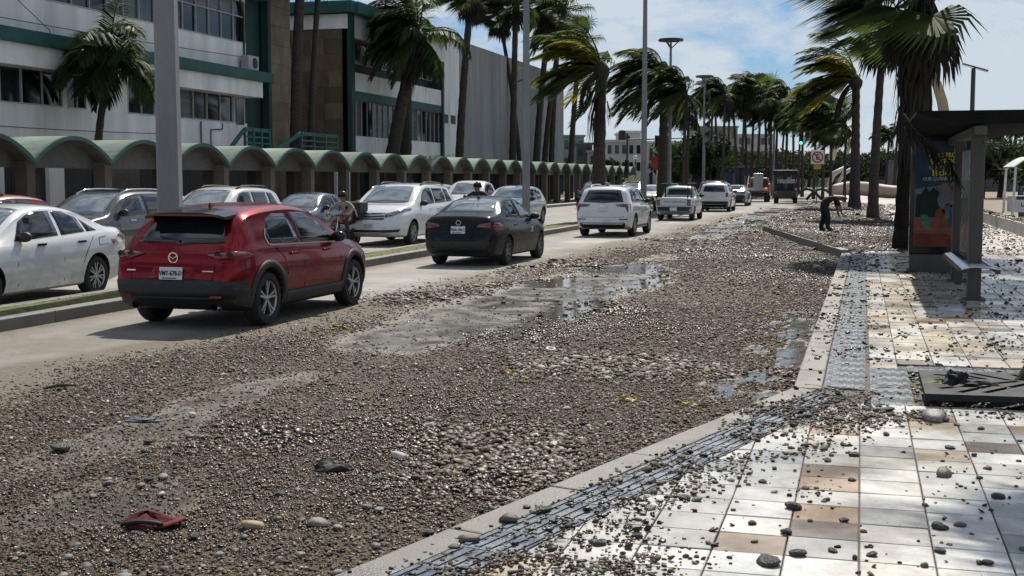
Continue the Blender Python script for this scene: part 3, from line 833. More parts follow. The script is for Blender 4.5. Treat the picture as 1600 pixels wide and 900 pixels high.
M_pane = mat('window_pane', (0.018, 0.022, 0.026), 0.08, var=0.5, scale=0.8, spec=0.6)
M_pane2 = mat('window_pane_blind', (0.075, 0.08, 0.082), 0.25, var=0.35, scale=1.2, spec=0.5, stretch=(1, 1, 6))
M_pane3 = mat('window_pane_dark', (0.008, 0.009, 0.011), 0.05, var=0.5, scale=0.8, spec=0.5)
M_frame = mat('window_frame', (0.38, 0.39, 0.38), 0.5, var=0.12, scale=3)
M_grey = mat('grey_render', (0.27, 0.272, 0.275), 0.9, var=0.22, scale=0.8, bump=0.25, bscale=10, stretch=(1, 1, 0.12))
M_stone = [mat('clad_stone_%d' % i, c, 0.7, var=0.3, scale=1.6, bump=0.25, bscale=18, stretch=(1, 1, 0.5)) for i, c in
           enumerate(((0.17, 0.125, 0.08), (0.13, 0.09, 0.06), (0.20, 0.155, 0.10), (0.10, 0.07, 0.048)))]
def vary(m, lo, hi):
    N, L = m.node_tree.nodes, m.node_tree.links; b = N['Principled BSDF']; src = b.inputs['Base Color'].links[0].from_socket
    oi = N.new('ShaderNodeObjectInfo'); mr = N.new('ShaderNodeMapRange'); mr.inputs['To Min'].default_value = lo; mr.inputs['To Max'].default_value = hi
    hv = N.new('ShaderNodeHueSaturation'); L.new(oi.outputs['Random'], mr.inputs['Value']); L.new(mr.outputs[0], hv.inputs['Value']); L.new(src, hv.inputs['Color']); L.new(hv.outputs[0], b.inputs['Base Color'])
for m_ in (M_vault, M_pier, M_soffit, M_green): vary(m_, .62, 1.25)
FX = -26.0       # line of the facades

def ribbon(parent, y0, y1, z0, z1, n, x=FX, rows=1, split=0.5, depth=0.12):
    """a band of n panes: frame, mullions and panes as separate meshes"""
    m = MB(); t = 0.045
    w = m.bar((x - 0.02, y0, z0), (x - 0.02, y1, z0), 0.09, t).bar((x - 0.02, y0, z1), (x - 0.02, y1, z1), 0.09, t)
    zr = [z0, z1] if rows == 1 else [z0, z0 + (z1 - z0) * split, z1]
    if rows == 2: m.bar((x - 0.021, y0, zr[1]), (x - 0.021, y1, zr[1]), 0.08, t)
    for k in range(n + 1):
        y = y0 + (y1 - y0) * k / n
        m.box((x - 0.022, y, (z0 + z1) / 2), (0.075, t, z1 - z0))
    win = m.build('window', M_frame, parent)
    for k in range(n):
        for r in range(rows):
            a, b = y0 + (y1 - y0) * k / n, y0 + (y1 - y0) * (k + 1) / n
            ti = random.uniform(-0.02, 0.02)
            MB().add([(x - 0.05, a, zr[r]), (x - 0.05 + ti, b, zr[r]), (x - 0.05 + ti, b, zr[r + 1]), (x - 0.05, a, zr[r + 1])], [(0, 1, 2, 3)]).build('pane', random.choice((M_pane, M_pane, M_pane3, M_pane3, M_pane2)), win)
    return win

def wall_strip(parent, y0, y1, z0, z1, m=None, x=FX, th=0.3, name='wall'):
    return MB().box((x - th / 2, (y0 + y1) / 2, (z0 + z1) / 2), (th, y1 - y0, z1 - z0)).build(name, m or M_white, parent)

# ---- building with green sunshade bands
B1 = empty('office_building', (0, 0, 0), label='white three storey office block with green sunshade bands and ribbon windows', cat='building')
Y0, Y1 = 18.0, 50.3
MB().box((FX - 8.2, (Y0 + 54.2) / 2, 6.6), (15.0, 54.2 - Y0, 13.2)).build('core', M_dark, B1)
wall_strip(B1, Y0, Y1, 3.2, 4.28); wall_strip(B1, Y0, Y1, 6.45, 7.75); wall_strip(B1, Y0, Y1, 9.5, 13.2)
for a, b in ((37.05, 37.35), (38.4, 41.0), (Y0, 19.0)): wall_strip(B1, a, b, 4.28, 5.40, name='pier')
ribbon(B1, 19.0, 37.05, 4.28, 5.40, 17); ribbon(B1, 37.35, 38.4, 4.28, 5.40, 2); ribbon(B1, 41.0, 44.6, 4.28, 5.40, 4); ribbon(B1, 44.6, 49.0, 4.28, 5.40, 4)
ribbon(B1, 19.0, 50.2, 7.75, 9.5, 30, rows=2, split=0.62)
MB().box((FX + 0.18, (Y0 + Y1) / 2, 5.75), (0.9, Y1 - Y0 + 0.6, 0.70)).build('sunshade', M_white, B1)
MB().box((FX + 0.24, (Y0 + 50.9) / 2, 6.30), (1.12, 50.9 - Y0 + 1.0, 0.44)).build('green_band', M_green, B1, bevel=0.02)
MB().box((FX + 0.24, (Y0 + 50.9) / 2, 9.95), (1.12, 50.9 - Y0 + 1.0, 0.5)).build('green_band', M_green, B1, bevel=0.02)
MB().box((FX - 0.35, 51.3, 6.6), (0.3, 2.0, 13.2)).build('green_wall', M_dgreen, B1)
MB().box((FX + 0.05, 52.15, 6.6), (0.35, 0.28, 13.2)).build('green_pier', M_dgreen, B1)
d = MB().box((FX - 0.06, 49.65, 4.35), (0.08, 1.05, 2.1)).build('door', M_frame, B1)
MB().box((FX - 0.005, 49.65, 4.75), (0.05, 0.7, 1.1)).build('pane', M_pane, d)
# stone clad stair tower at its end
MB().box((FX - 0.5, 53.35, 6.6), (1.3, 2.1, 13.2)).build('tower', M_stone[1], B1)
for r in range(15):
    y = 52.32
    while y < 54.3:
        w = min(random.choice((0.55, 0.8, 1.0)), 54.4 - y)
        MB().box((FX + 0.165, y + w / 2, 0.2 + r * 0.86 + 0.43), (0.03 + random.uniform(0, .012), w - 0.012, 0.848)).build('stone_slab', M_stone[random.choice((0, 2, 2))], B1)
        y += w
# air conditioner, pipes
ac = MB().box((FX + 0.35, 50.0, 6.86), (0.36, 0.95, 0.62)).build('air_conditioner', M_frame, B1, bevel=0.02)
MB().lathe([(0.0, 0.01), (0.22, 0.01), (0.24, 0.0)], 16, 'X', (FX + 0.54, 50.1, 6.86)).build('fan_grille', M_dark, ac)
for pts, r in (([(FX + .06, 30.7, 9.6), (FX + .06, 30.7, 6.5), (FX + .85, 30.9, 6.4)], .02), ([(FX + .03, 31, 9.4), (FX + .9, 35.2, 6.6), (FX + .84, 35.4, 6.3)], .015),
             ([(FX + .05, 49.7, 9.7), (FX + .05, 50.05, 9.0), (FX + .05, 50.05, 7.2)], .04), ([(FX + .05, 46.2, 4.2), (FX + .05, 46.2, 3.3)], .03),
             ([(FX + .05, 48.0, 4.2), (FX + .05, 48.0, 3.95), (FX + .05, 47.0, 3.9), (FX + .05, 47.0, 3.2)], .025)):
    MB().tube(pts, r, 6).build('pipe', M_pier, B1)
# shop fronts in the shade of the arcade
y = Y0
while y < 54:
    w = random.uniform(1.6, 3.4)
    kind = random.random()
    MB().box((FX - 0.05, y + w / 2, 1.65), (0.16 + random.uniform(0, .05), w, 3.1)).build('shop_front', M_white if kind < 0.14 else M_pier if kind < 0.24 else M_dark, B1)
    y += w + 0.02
# landing rails of the outside stair
m = MB()
for a, b in (((-24.4, 47.0), (-24.4, 49.2)), ((-24.4, 52.4), (-24.4, 56.4))):
    for z in (3.35, 3.6, 3.9): m.bar((*a, z), (*b, z), 0.05, 0.16 if z > 3.8 else 0.07)
    for k in range(4):
        y = a[1] + (b[1] - a[1]) * k / 3; m.box((-24.4, y, 3.5), (0.09, 0.12, 0.9))
m.bar((-24.4, 49.4, 3.0), (-24.4, 52.3, 3.9), 0.07, 0.18); m.bar((-24.4, 45.6, 3.0), (-24.4, 46.9, 3.85), 0.07, 0.18)
m.build('stair_railing', M_green, B1)

# ---- second building: stone side wall, recessed windows, long grey wall
B2 = empty('hall_building', (0, 0, 0), label='large hall with green framed window bay, stone side wall and long grey wall', cat='building')
YA, YB, YC, YD = 61.7, 76.9, 80.6, 111.0
MB().box((FX - 10.4, (YA + YD) / 2, 5.45), (19.6, YD - YA - 0.3, 10.8)).build('core', M_dark, B2)
MB().box((FX - 5.5, YA, 5.0), (11.0, 0.3, 9.4)).build('side_wall', M_stone[1], B2)
for r in range(11):
    x = FX - 0.3
    while x > FX - 6.0:
        w = random.choice((0.5, 0.75, 1.0))
        MB().box((x - w / 2, YA - 0.165, 0.35 + r * 0.84), (w - 0.012, 0.03 + random.uniform(0, .014), 0.828)).build('stone_slab', M_stone[random.choice((0, 1, 1, 3, 3))], B2)
        x -= w
MB().box((FX - 5.5, YA - 0.05, 10.05), (11.1, 0.34, 0.75)).build('fascia', M_white, B2)
MB().box((FX - 5.3, YA - 0.15, 10.78), (11.4, 0.7, 0.6)).build('cornice', M_green, B2)
MB().box((FX - 0.02, YA + 0.1, 5.3), (0.5, 0.5, 10.3)).build('corner_pier', M_dgreen, B2)
MB().box((FX + 0.1, (YA + YB) / 2, 10.78), (0.9, YB - YA - .3, 0.598)).build('cornice', M_green, B2)
wall_strip(B2, YA + .3, YB, 9.3, 10.48); wall_strip(B2, YA + .3, YB, 6.52, 7.48, x=FX + .06); wall_strip(B2, YA + .3, YB - .3, 3.0, 4.15)
wall_strip(B2, YA + .3, YB, 7.5, 8.1, M_dgreen, FX - .6); wall_strip(B2, YA + .3, YB, 6.05, 6.5, M_green, FX + .1)
ribbon(B2, YA + .4, YB - .3, 8.1, 9.3, 16, x=FX - .55); ribbon(B2, YA + .4, YB - .3, 4.15, 6.05, 18, x=FX - .1)
MB().box((FX - 0.05, YB - .12, 6.0), (0.45, 0.3, 6.6)).build('end_pier', M_dgreen, B2)
wall_strip(B2, YB + .05, YC, 0.1, 11.0); wall_strip(B2, YC + .01, YD, 0.1, 11.05, M_grey, FX + 0.04, 0.4)
for y in (77.7, 79.2): MB().box((FX + .01, y, 5.75), (0.06, 0.9, 0.55)).build('vent', M_dark, B2)
MB().box((FX - 10, YD + .02, 5.5), (20, 0.3, 11.05)).build('end_wall', M_grey, B2)
wall_strip(B2, YA + .3, YD, 0.1, 3.0, M_pane, FX + 0.07, 0.06, 'shop_front')
lamp = MB().tube([(FX + .1, 95, 9.4), (FX + .7, 95, 9.6), (FX + 1.0, 95, 9.35)], 0.05, 6).build('flood_lamp', M_dark, B2)

# ---- arcade of barrel vaults
AX0, AX1, PITCHA = -20.5, -23.4, 3.45
SPR, RISE, TH = 2.25, 0.66, 0.10
arc = empty('arcade', (AX0, 0, 0), label='long covered walk of green barrel vaults on concrete piers along far pavement', cat='arcade')
NA = 14
def vault_mesh():
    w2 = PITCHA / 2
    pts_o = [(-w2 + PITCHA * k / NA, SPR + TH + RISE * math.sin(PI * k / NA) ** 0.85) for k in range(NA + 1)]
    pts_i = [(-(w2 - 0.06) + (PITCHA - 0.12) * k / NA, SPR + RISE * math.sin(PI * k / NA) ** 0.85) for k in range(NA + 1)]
    m = MB(); n = NA + 1; D = AX1 - AX0
    vs = [(x, p[0], p[1]) for x in (0, D) for p in pts_o] + [(x, p[0], p[1]) for x in (0, D) for p in pts_i]
    fo, fi, fr = [], [], []
    for k in range(NA):
        fo.append((k, k + 1, n + k + 1, n + k)); fi.append((2 * n + k, 3 * n + k, 3 * n + k + 1, 2 * n + k + 1))
        fr.append((k + 1, k, 2 * n + k, 2 * n + k + 1)); fr.append((n + k, n + k + 1, 3 * n + k + 1, 3 * n + k))
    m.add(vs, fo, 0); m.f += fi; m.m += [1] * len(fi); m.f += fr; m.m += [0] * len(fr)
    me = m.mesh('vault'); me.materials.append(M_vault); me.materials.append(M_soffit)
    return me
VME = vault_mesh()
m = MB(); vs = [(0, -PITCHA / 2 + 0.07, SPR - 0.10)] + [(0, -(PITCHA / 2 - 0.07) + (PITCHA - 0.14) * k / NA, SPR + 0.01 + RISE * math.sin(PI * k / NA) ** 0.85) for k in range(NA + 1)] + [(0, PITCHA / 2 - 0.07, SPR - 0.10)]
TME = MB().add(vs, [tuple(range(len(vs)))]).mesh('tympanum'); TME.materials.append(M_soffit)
rim = MB()
for k in range(NA):
    f = lambda q: (0.03, -PITCHA / 2 + PITCHA * q / NA, SPR + TH / 2 + RISE * math.sin(PI * q / NA) ** 0.85)
    rim.bar(f(k), f(k + 1), 0.09, 0.11)
RME = rim.mesh('rim'); RME.materials.append(mat('rim_green', (0.05, 0.115, 0.092), .8, var=.45, scale=.8))
PME = MB().box((0, 0, SPR / 2), (0.36, 0.34, SPR + 0.14)).mesh('pier'); PME.materials.append(M_pier)
ya = 27.9 - 2 * PITCHA
k = 0
while ya < 116:
    v = new_obj('vault', VME, None, arc, (0, ya + PITCHA / 2, 0)); new_obj('rim', RME, None, v)
    new_obj('tympanum', TME, None, arc, (-0.42, ya + PITCHA / 2, 0))
    new_obj('pier', PME, None, arc, (-0.25, ya, 0)); new_obj('pier', PME, None, arc, (-2.6, ya, 0))
    ya += PITCHA
# cables slung along the facade and hanging signs under the vaults
for y0, y1, z0, z1 in ((20, 50, 6.95, 7.1), (22, 44, 3.75, 3.6), (62, 80, 3.3, 3.5)):
    e = MB().tube([(FX + .25, y0 + (y1 - y0) * k / 12, z0 + (z1 - z0) * k / 12 - .18 * math.sin(PI * k / 12)) for k in range(13)], .014, 5).build('cable', M_dark, B1 if y0 < 60 else B2)
# stub walls between arcade and shops, seen as pale patches in the shade
for y0, w in ((23.2, 2.2), (30.2, 2.6), (35, 0.8), (58, 2.2), (71, 1.2)):
    tag(MB().box((-25.2, y0 + w / 2, 1.35), (0.14, w, 2.4)).build('hoarding_panel', M_white), 'white hoarding panel standing in the shade behind the arcade piers', 'panel', 'hoarding panels')

# ------------------------------------------------------------------ distant buildings
def far_building(xl, xr, ytop, depth, m, label, floors, bays, roof=None, ybase=None, thick=12):
    """front wall square to the view at a given depth, with built windows"""
    X0, X1 = (xl - 800) / F_PX * depth, (xr - 800) / F_PX * depth
    H = ZH(ytop, depth); w = X1 - X0
    cx = (X0 + X1) / 2
    e = empty('house', (CY * cx - SY * depth, SY * cx + CY * depth, 0), YAW, label, 'building')
    MB().box((0, thick / 2, H / 2), (w, thick, H)).build('wall', m, e)
    MB().box((0, thick / 2 - 0.1, H + 0.12), (w + 0.4, thick + 0.5, 0.3)).build('parapet', roof or m, e)
    for f in range(floors):
        for b in range(bays):
            if random.random() < 0.12: continue
            x = -w / 2 + w * (b + 0.5) / bays; z = H * (f + 0.55) / floors
            fw, fh = min(1.8, w / bays * 0.55), min(1.7, H / floors * 0.5)
            wn_ = MB().box((x, -0.03, z), (fw + 0.2, 0.1, fh + 0.2)).build('window', m, e)
            MB().box((x, -0.09, z), (fw, 0.04, fh)).build('pane', M_pane, wn_)
    return e
M_far1 = mat('far_white', (0.48, 0.48, 0.46), 0.9, var=0.15, scale=0.3)
M_far2 = mat('far_cream', (0.28, 0.26, 0.22), 0.9, var=0.15, scale=0.3)
M_far3 = mat('far_green', (0.20, 0.28, 0.25), 0.9, var=0.15, scale=0.3)
M_far4 = mat('far_grey', (0.11, 0.113, 0.115), 0.9, var=0.2, scale=0.3)
M_blue = mat('blue_tarp', (0.02, 0.05, 0.16), 0.7, var=0.3, scale=0.5)
far_building(868, 912, 214, 205, M_far3, 'small pale green house seen past the end of the grey wall', 3, 4)
far_building(900, 925, 226, 190, M_far4, 'narrow grey house beside the pale green one', 3, 2)
far_building(920, 948, 238, 185, M_far2, 'low cream house standing beside the white block', 2, 3)
far_building(946, 1002, 222, 170, M_far1, 'white corner block with roof water tank beyond the arcade', 3, 5)
far_building(972, 1000, 208, 176, M_far1, 'white stair tower rising over the corner block', 4, 2)
far_building(1002, 1068, 224, 182, M_far1, 'long low white building behind the median palms', 2, 7)
far_building(1064, 1100, 246, 215, M_far4, 'low grey building half hidden by the round tree', 2, 3)
far_building(1086, 1150, 200, 240, M_far2, 'cream hotel block with balconies behind the tall palms', 4, 6)
far_building(1150, 1206, 212, 255, M_far1, 'pale hotel wing behind the tall palms', 4, 5)
far_building(1206, 1300, 252, 280, M_far2, 'long cream building at the end of the promenade', 3, 9)
far_building(1298, 1420, 256, 300, M_far4, 'grey low building behind the promenade palms', 3, 12)
far_building(1420, 1640, 252, 190, M_far4, 'long dark beach pavilion beyond the sea wall', 2, 14)
far_building(1640, 1900, 258, 230, M_far4, 'low dark beach house past the pavilion', 2, 14)
far_building(1120, 1175, 262, 150, M_blue, 'blue tarpaulin booth behind the red truck', 1, 3, M_far4)
far_building(1060, 1112, 270, 165, M_far4, 'dark market stall under the round tree', 1, 4, M_far1)
tank = MB().lathe([(0.0, 1.3), (0.35, 1.25), (0.5, 1.05), (0.52, 0.0), (0.0, 0.0)], 14)
dp = 166.0; X_ = (971 - 800) / F_PX * dp
tag(tank.build('water_tank', M_black, None, (CY * X_ - SY * dp, SY * X_ + CY * dp, ZH(223, 170) + .2), smooth=True, sharp=40), 'black plastic water tank on the white corner block roof', 'tank')
# ------------------------------------------------------------------ palms, bent by a wind from the sea (towards -X)
M_trunk = mat('palm_trunk', (0.045, 0.037, 0.030), 0.9, var=0.4, scale=3, bump=0.7, bscale=12, stretch=(1, 1, 5))
M_trunk_d = mat('palm_trunk_dark', (0.018, 0.015, 0.013), 0.95, var=0.4, scale=3, bump=0.7, bscale=12, stretch=(1, 1, 5), spec=.1)
def leaf_mat(name, c, c2):
    m = mat(name, c, 0.55, c2=c2, scale=0.9, spec=0.25)
    N, L = m.node_tree.nodes, m.node_tree.links
    b = N['Principled BSDF']; out = [n for n in N if n.type == 'OUTPUT_MATERIAL'][0]; r = [n for n in N if n.type == 'VALTORGB'][0]
    t = N.new('ShaderNodeBsdfTranslucent'); g = N.new('ShaderNodeMix'); g.data_type = 'RGBA'; g.blend_type = 'MULTIPLY'; g.inputs['Factor'].default_value = 1
    g.inputs['B'].default_value = (2.2, 2.3, 1.0, 1); L.new(r.outputs[0], g.inputs['A']); L.new(g.outputs['Result'], t.inputs['Color'])
    ms = N.new('ShaderNodeMixShader'); ms.inputs[0].default_value = 0.42
    L.new(b.outputs[0], ms.inputs[1]); L.new(t.outputs[0], ms.inputs[2]); L.new(ms.outputs[0], out.inputs['Surface'])
    return m
M_leaf = leaf_mat('palm_leaf', (0.020, 0.036, 0.014), (0.060, 0.082, 0.030))
M_leaf_y = leaf_mat('palm_leaf_yellowing', (0.060, 0.075, 0.014), (0.26, 0.22, 0.026))
M_dead = mat('palm_leaf_dead', (0.022, 0.018, 0.014), 0.85, var=0.5, scale=2)
WIND = Vector((-1.0, 0.12, 0.0))

def curve_pts(az, el, L, wind, sag, n=12):
    """rachis: starts at (az, el), then bends down and down-wind"""
    d = Vector((math.cos(el) * math.cos(az), math.cos(el) * math.sin(az), math.sin(el)))
    d = (d + WIND * wind * 0.55).normalized()
    p = Vector((0, 0, 0)); out = [p.copy()]
    for i in range(n):
        t = (i + 1) / n
        d = (d + WIND * wind * t * 0.10 + Vector((0, 0, -1)) * sag * t * 0.26).normalized()
        p = p + d * (L / n); out.append(p.copy())
    return out

def feather(rn, az, el, L, wind, sag, nl=46, lw=0.058, ll=0.95):
    """pinnate frond: rachis and two rows of blades blown down-wind"""
    pts = curve_pts(az, el, L, wind, sag)
    m = MB(); m.tube(pts, [0.035 * (1 - 0.85 * i / (len(pts) - 1)) + 0.004 for i in range(len(pts))], 4, cap=False)
    n = len(pts) - 1
    for i in range(nl):
        t = 0.14 + 0.86 * i / (nl - 1); f = t * n; k = min(int(f), n - 1); p = pts[k].lerp(pts[k + 1], f - k)
        tg = (pts[k + 1] - pts[k]).normalized()
        sd = tg.cross(Vector((0, 0, 1)))
        if sd.length < 0.1: sd = Vector((0, 1, 0))
        sd.normalize()
        length = ll * (0.35 + 0.65 * math.sin(PI * min(1, t * 0.85 + 0.12))) * rn.uniform(0.85, 1.1)
        for s_ in (-1, 1):
            d = (sd * s_ * 0.85 + tg * 0.75 + WIND * wind * rn.uniform(0.35, 0.8) + Vector((0, 0, -0.30 - 0.25 * rn.random()))).normalized()
            d2 = (d + Vector((0, 0, -0.55)) + WIND * wind * 0.4).normalized()
            wv = d.cross(Vector((rn.uniform(-.5, .5), rn.uniform(-.5, .5), 1))).normalized() * lw * rn.uniform(0.7, 1.1)
            q = p + d * length * 0.55; e = q + d2 * length * 0.45
            m.add([p - wv * 0.35, p + wv * 0.35, q + wv * 0.5, e, q - wv * 0.5], [(0, 1, 2, 4), (4, 2, 3)])
    return m

def fan(rn, az, el, L, wind, sag, nb=30, R=1.05, lw=0.075, hang=0.5):
    """palmate frond: petiole and a fan of blades"""
    pts = curve_pts(az, el, L * 0.62, wind * 0.7, sag * 0.7, 8)
    m = MB(); m.tube(pts, [0.03 - 0.002 * i for i in range(len(pts))], 4, cap=False)
    c = pts[-1]; tg = (pts[-1] - pts[-2]).normalized()
    sd = tg.cross(Vector((0, 0, 1)))
    if sd.length < 0.1: sd = Vector((0, 1, 0))
    sd.normalize(); up = sd.cross(tg)
    for i in range(nb):
        a = (i / (nb - 1) - 0.5) * 2 * 2.15
        d = (tg * math.cos(a) + sd * math.sin(a) + up * 0.15 * math.cos(a) + WIND * wind * 0.35).normalized()
        r = R * (0.72 + 0.28 * math.cos(a * 0.6)) * rn.uniform(0.88, 1.08)
        d2 = (d + Vector((0, 0, -hang)) + WIND * wind * 0.55).normalized()
        wv = d.cross(up + Vector((rn.uniform(-.3, .3), 0, 0))).normalized() * lw
        q = c + d * r * 0.6; e = q + d2 * r * 0.45
        m.add([c - wv * 0.15, c + wv * 0.15, q + wv * 0.5, e, q - wv * 0.5], [(0, 1, 2, 4), (4, 2, 3)])
    return m

def crown_set(kind, seed, n, L, wind, sag, dead=0, yellow=0):
    rn = random.Random(seed); out = []
    for i in range(n):
        az = i * 2.39996 + rn.uniform(-.25, .25); el = math.radians(rn.uniform(-25, 78)) if i > 4 else math.radians(rn.uniform(50, 88))
        l = L * rn.uniform(0.8, 1.12)
        mb = feather(rn, az, el, l, wind * rn.uniform(0.75, 1.25), sag * rn.uniform(0.8, 1.2)) if kind == 'feather' else fan(rn, az, el, l, wind * rn.uniform(0.7, 1.2), sag)
        me = mb.mesh('frond'); me.materials.append(M_leaf_y if i < yellow else M_leaf)
        out.append(('frond', me))
    for i in range(dead):
        az = rn.uniform(0, 6.28)
        if kind == 'feather': mb = feather(rn, az, math.radians(-35), L * 0.7, wind * 0.2, 2.2, nl=18, ll=0.5)
        else: mb = fan(rn, az, math.radians(-45), L * 0.75, wind * 0.15, 2.4, nb=14, R=0.8, hang=1.6)
        me = mb.mesh('dead_frond'); me.materials.append(M_dead)
        out.append(('dead_frond', me))
    return out
CROWNS = {'coco0': crown_set('feather', 11, 34, 2.5, 1.5, 0.8, 3, 11), 'coco1': crown_set('feather', 12, 32, 2.4, 1.25, 0.95, 4, 4),
          'calm': crown_set('feather', 13, 22, 1.75, 0.18, 1.3, 2), 'fan0': crown_set('fan', 14, 46, 1.9, 1.2, 0.75, 14),
          'fan1': crown_set('fan', 15, 42, 1.8, 1.25, 0.8, 10), 'dark': crown_set('feather', 16, 38, 2.4, .8, 1.3, 12)}
JOINED = {}
for key, fr in CROWNS.items():
    m = MB()
    for nm, me in fr:
        n = len(m.v); m.v += [tuple(v.co) for v in me.vertices]
        m.f += [tuple(i + n for i in p.vertices) for p in me.polygons]; m.m += [0 if nm == 'frond' else 1] * len(me.polygons)
    me = m.mesh('crown'); me.materials.append(M_leaf); me.materials.append(M_dead); JOINED[key] = me

def palm(base, top, r0, r1, crown, label, scale=1.0, rz=0.0, bend=0.25, detail=True, group=None, skirt=0, name='palm_tree'):
    base, top = Vector(base), Vector(top)
    e = empty(name, base, 0, label, 'palm', group)
    rel = top - base; H = rel.z
    m = MB(); pts, rad = [], []
    n = 26 if detail else 9
    for i in range(n + 1):
        t = i / n
        p = Vector((rel.x * (t ** (1 + bend * 3)), rel.y * (t ** (1 + bend * 3)), H * t))
        r = r0 + (r1 - r0) * min(1, t * 1.4) + 0.10 * r0 * math.exp(-t * 14) * 3
        pts.append(p); rad.append(r * (1.06 if i % 2 else 0.96) if detail else r)
    m.tube(pts, rad, 10 if detail else 6); m.build('trunk', M_trunk_d if skirt > 30 else M_trunk, e, smooth=True, sharp=55)
    if detail:
        heart = MB().lathe([(r1 * .9, -0.5), (r1 * 1.5, -0.2), (r1 * 1.6, 0.05), (r1 * 0.6, 0.35), (0.01, 0.45)], 8)
        heart.build('crown_shaft', M_dead, e, rel, smooth=True)
        for nm, me in CROWNS[crown]:
            o = new_obj(nm, me, None, e, rel + Vector((0, 0, 0.1)), (0, 0, rz + random.uniform(-.12, .12)))
            s = scale * random.uniform(0.92, 1.06); o.scale = (s, s, s)
    else:
        o = new_obj('crown', JOINED[crown], None, e, rel, (0, 0, rz)); o.scale = (scale,) * 3
    if skirt:
        rn = random.Random(5)
        for i in range(skirt):
            a = rn.uniform(0, 6.28); zz = H - rn.uniform(0.1, 1.3 if skirt < 15 else 2.6)
            mb = MB(); L = rn.uniform(1.2, 2.6)
            for k in range(9):
                b = a + rn.uniform(-.35, .35); q0 = Vector((math.cos(b) * r1 * 1.2, math.sin(b) * r1 * 1.2, 0)); q1 = q0 * rn.uniform(1.2, 1.9) + Vector((-.1, 0, -L * rn.uniform(.35, .5))); q2 = q1 + Vector((rn.uniform(-.15, .1), rn.uniform(-.1, .1), -L * .5))
                w = Vector((-math.sin(b), math.cos(b), 0)) * rn.uniform(.02, .05)
                mb.add([q0 - w, q0 + w, q1 + w, q2, q1 - w], [(0, 1, 2, 4), (4, 2, 3)])
            mb.build('dead_frond', M_dead, e, (rel.x, rel.y, zz))
    return e

def palm_px(xb, lat, xt, yt, width, crown, label, **kw):
    """trunk base on the line X = lat seen in column xb; crown centre at pixel xt, yt (same distance)"""
    a, dep = PL(xb, lat); base = (lat, a, kw.pop('z0', 0.1))
    Xt = (xt - 800) / F_PX * dep
    top = (CY * Xt - SY * dep, SY * Xt + CY * dep, ZH(yt, dep))
    r = width * dep / F_PX / 2
    return palm(base, top, r * 1.1, r * 0.8, crown, label, **kw)

def palm_base(xb, yb, xt, yt, width, crown, label, **kw):
    """trunk foot at a ground pixel of the pavement"""
    b = P(xb, yb, WALK); dep = -SY * b.x + CY * b.y; kw.pop('z0', 0)
    Xt = (xt - 800) / F_PX * dep; r = width * dep / F_PX / 2
    return palm(b, (CY * Xt - SY * dep, SY * Xt + CY * dep, ZH(yt, dep)), r * 1.1, r * .8, crown, label, **kw)
# on the pavement beside the shelter
b = P(1412, 389, WALK); dep = -SY * b.x + CY * b.y
Xt = (1424 - 800) / F_PX * dep
palm(b, (CY * Xt - SY * dep + .1, SY * Xt + CY * dep, 6.3), 0.23, 0.20, 'fan0', 'thick palm with ragged hanging dead fronds right beside the bus shelter', scale=1.45, skirt=44, bend=0.3)
palm_base(1363, 341, 1374, 45, 15, 'fan1', 'slim dark palm on the pebble strip behind the shelter palm', scale=1.5, z0=WALK)
palm_base(1334, 325, 1332, 130, 16, 'coco0', 'palm with yellowing windswept fronds on the pebble strip', scale=1.5, z0=WALK, rz=0.1)
# on the median
palm_px(934, -10.6, 938, 112, 21, 'coco0', 'big windswept palm with yellow tipped fronds on the median', scale=1.22, z0=.12, bend=.05, skirt=4)
palm_px(1034, -10.6, 1036, 138, 17, 'coco1', 'windswept median palm beside the tall ring lamp post', scale=1.45, z0=.12, bend=.05)
# behind the arcade
palm_px(150, -24.6, 178, 108, 14, 'calm', 'short bushy palm growing up behind the first arcade vaults', scale=1.25, bend=.4)
palm_px(463, -24.9, 478, -55, 19, 'fan0', 'tall palm trunk before the stone wall, leaning right', scale=1.2, bend=.35)
palm_px(484, -24.9, 505, -40, 11, 'fan1', 'thinner palm beside the leaning one at the stone wall', scale=1.0, bend=.2)
palm_px(604, -24.6, 655, 62, 22, 'dark', 'dark palm leaning hard to the right before the window bay', scale=1.35, bend=.15, skirt=10)
palm_px(633, -24.9, 640, 45, 21, 'dark', 'upright dark palm with hanging fronds before the window bay', scale=1.25, rz=1.0, skirt=8)
palm_px(716, -24.6, 738, -5, 13, 'fan0', 'tall slim palm at the edge of white and grey walls', scale=1.35, bend=.2)
palm_px(800, -24.6, 806, 10, 11, 'fan1', 'tall slim palm before the middle of the grey wall', scale=1.5, bend=.1)
palm_px(815, -24.9, 780, 30, 7, 'fan0', 'thin palm with low crown leaning left before grey wall', scale=1.3, bend=.2)
palm_px(836, -24.6, 860, 15, 11, 'fan0', 'palm before the far part of the grey wall, crown high', scale=1.55, rz=.7, bend=.2)
palm_px(848, -24.9, 880, 25, 9, 'fan1', 'slim palm in the cluster at the grey wall end', scale=1.5, bend=.2)
palm_px(860, -24.6, 872, 55, 9, 'dark', 'low crowned palm in the cluster at the grey wall end', scale=1.2, bend=.2)
palm_px(890, -24.6, 905, 70, 9, 'fan1', 'last palm past the end of the grey wall', scale=1.3, bend=.2)
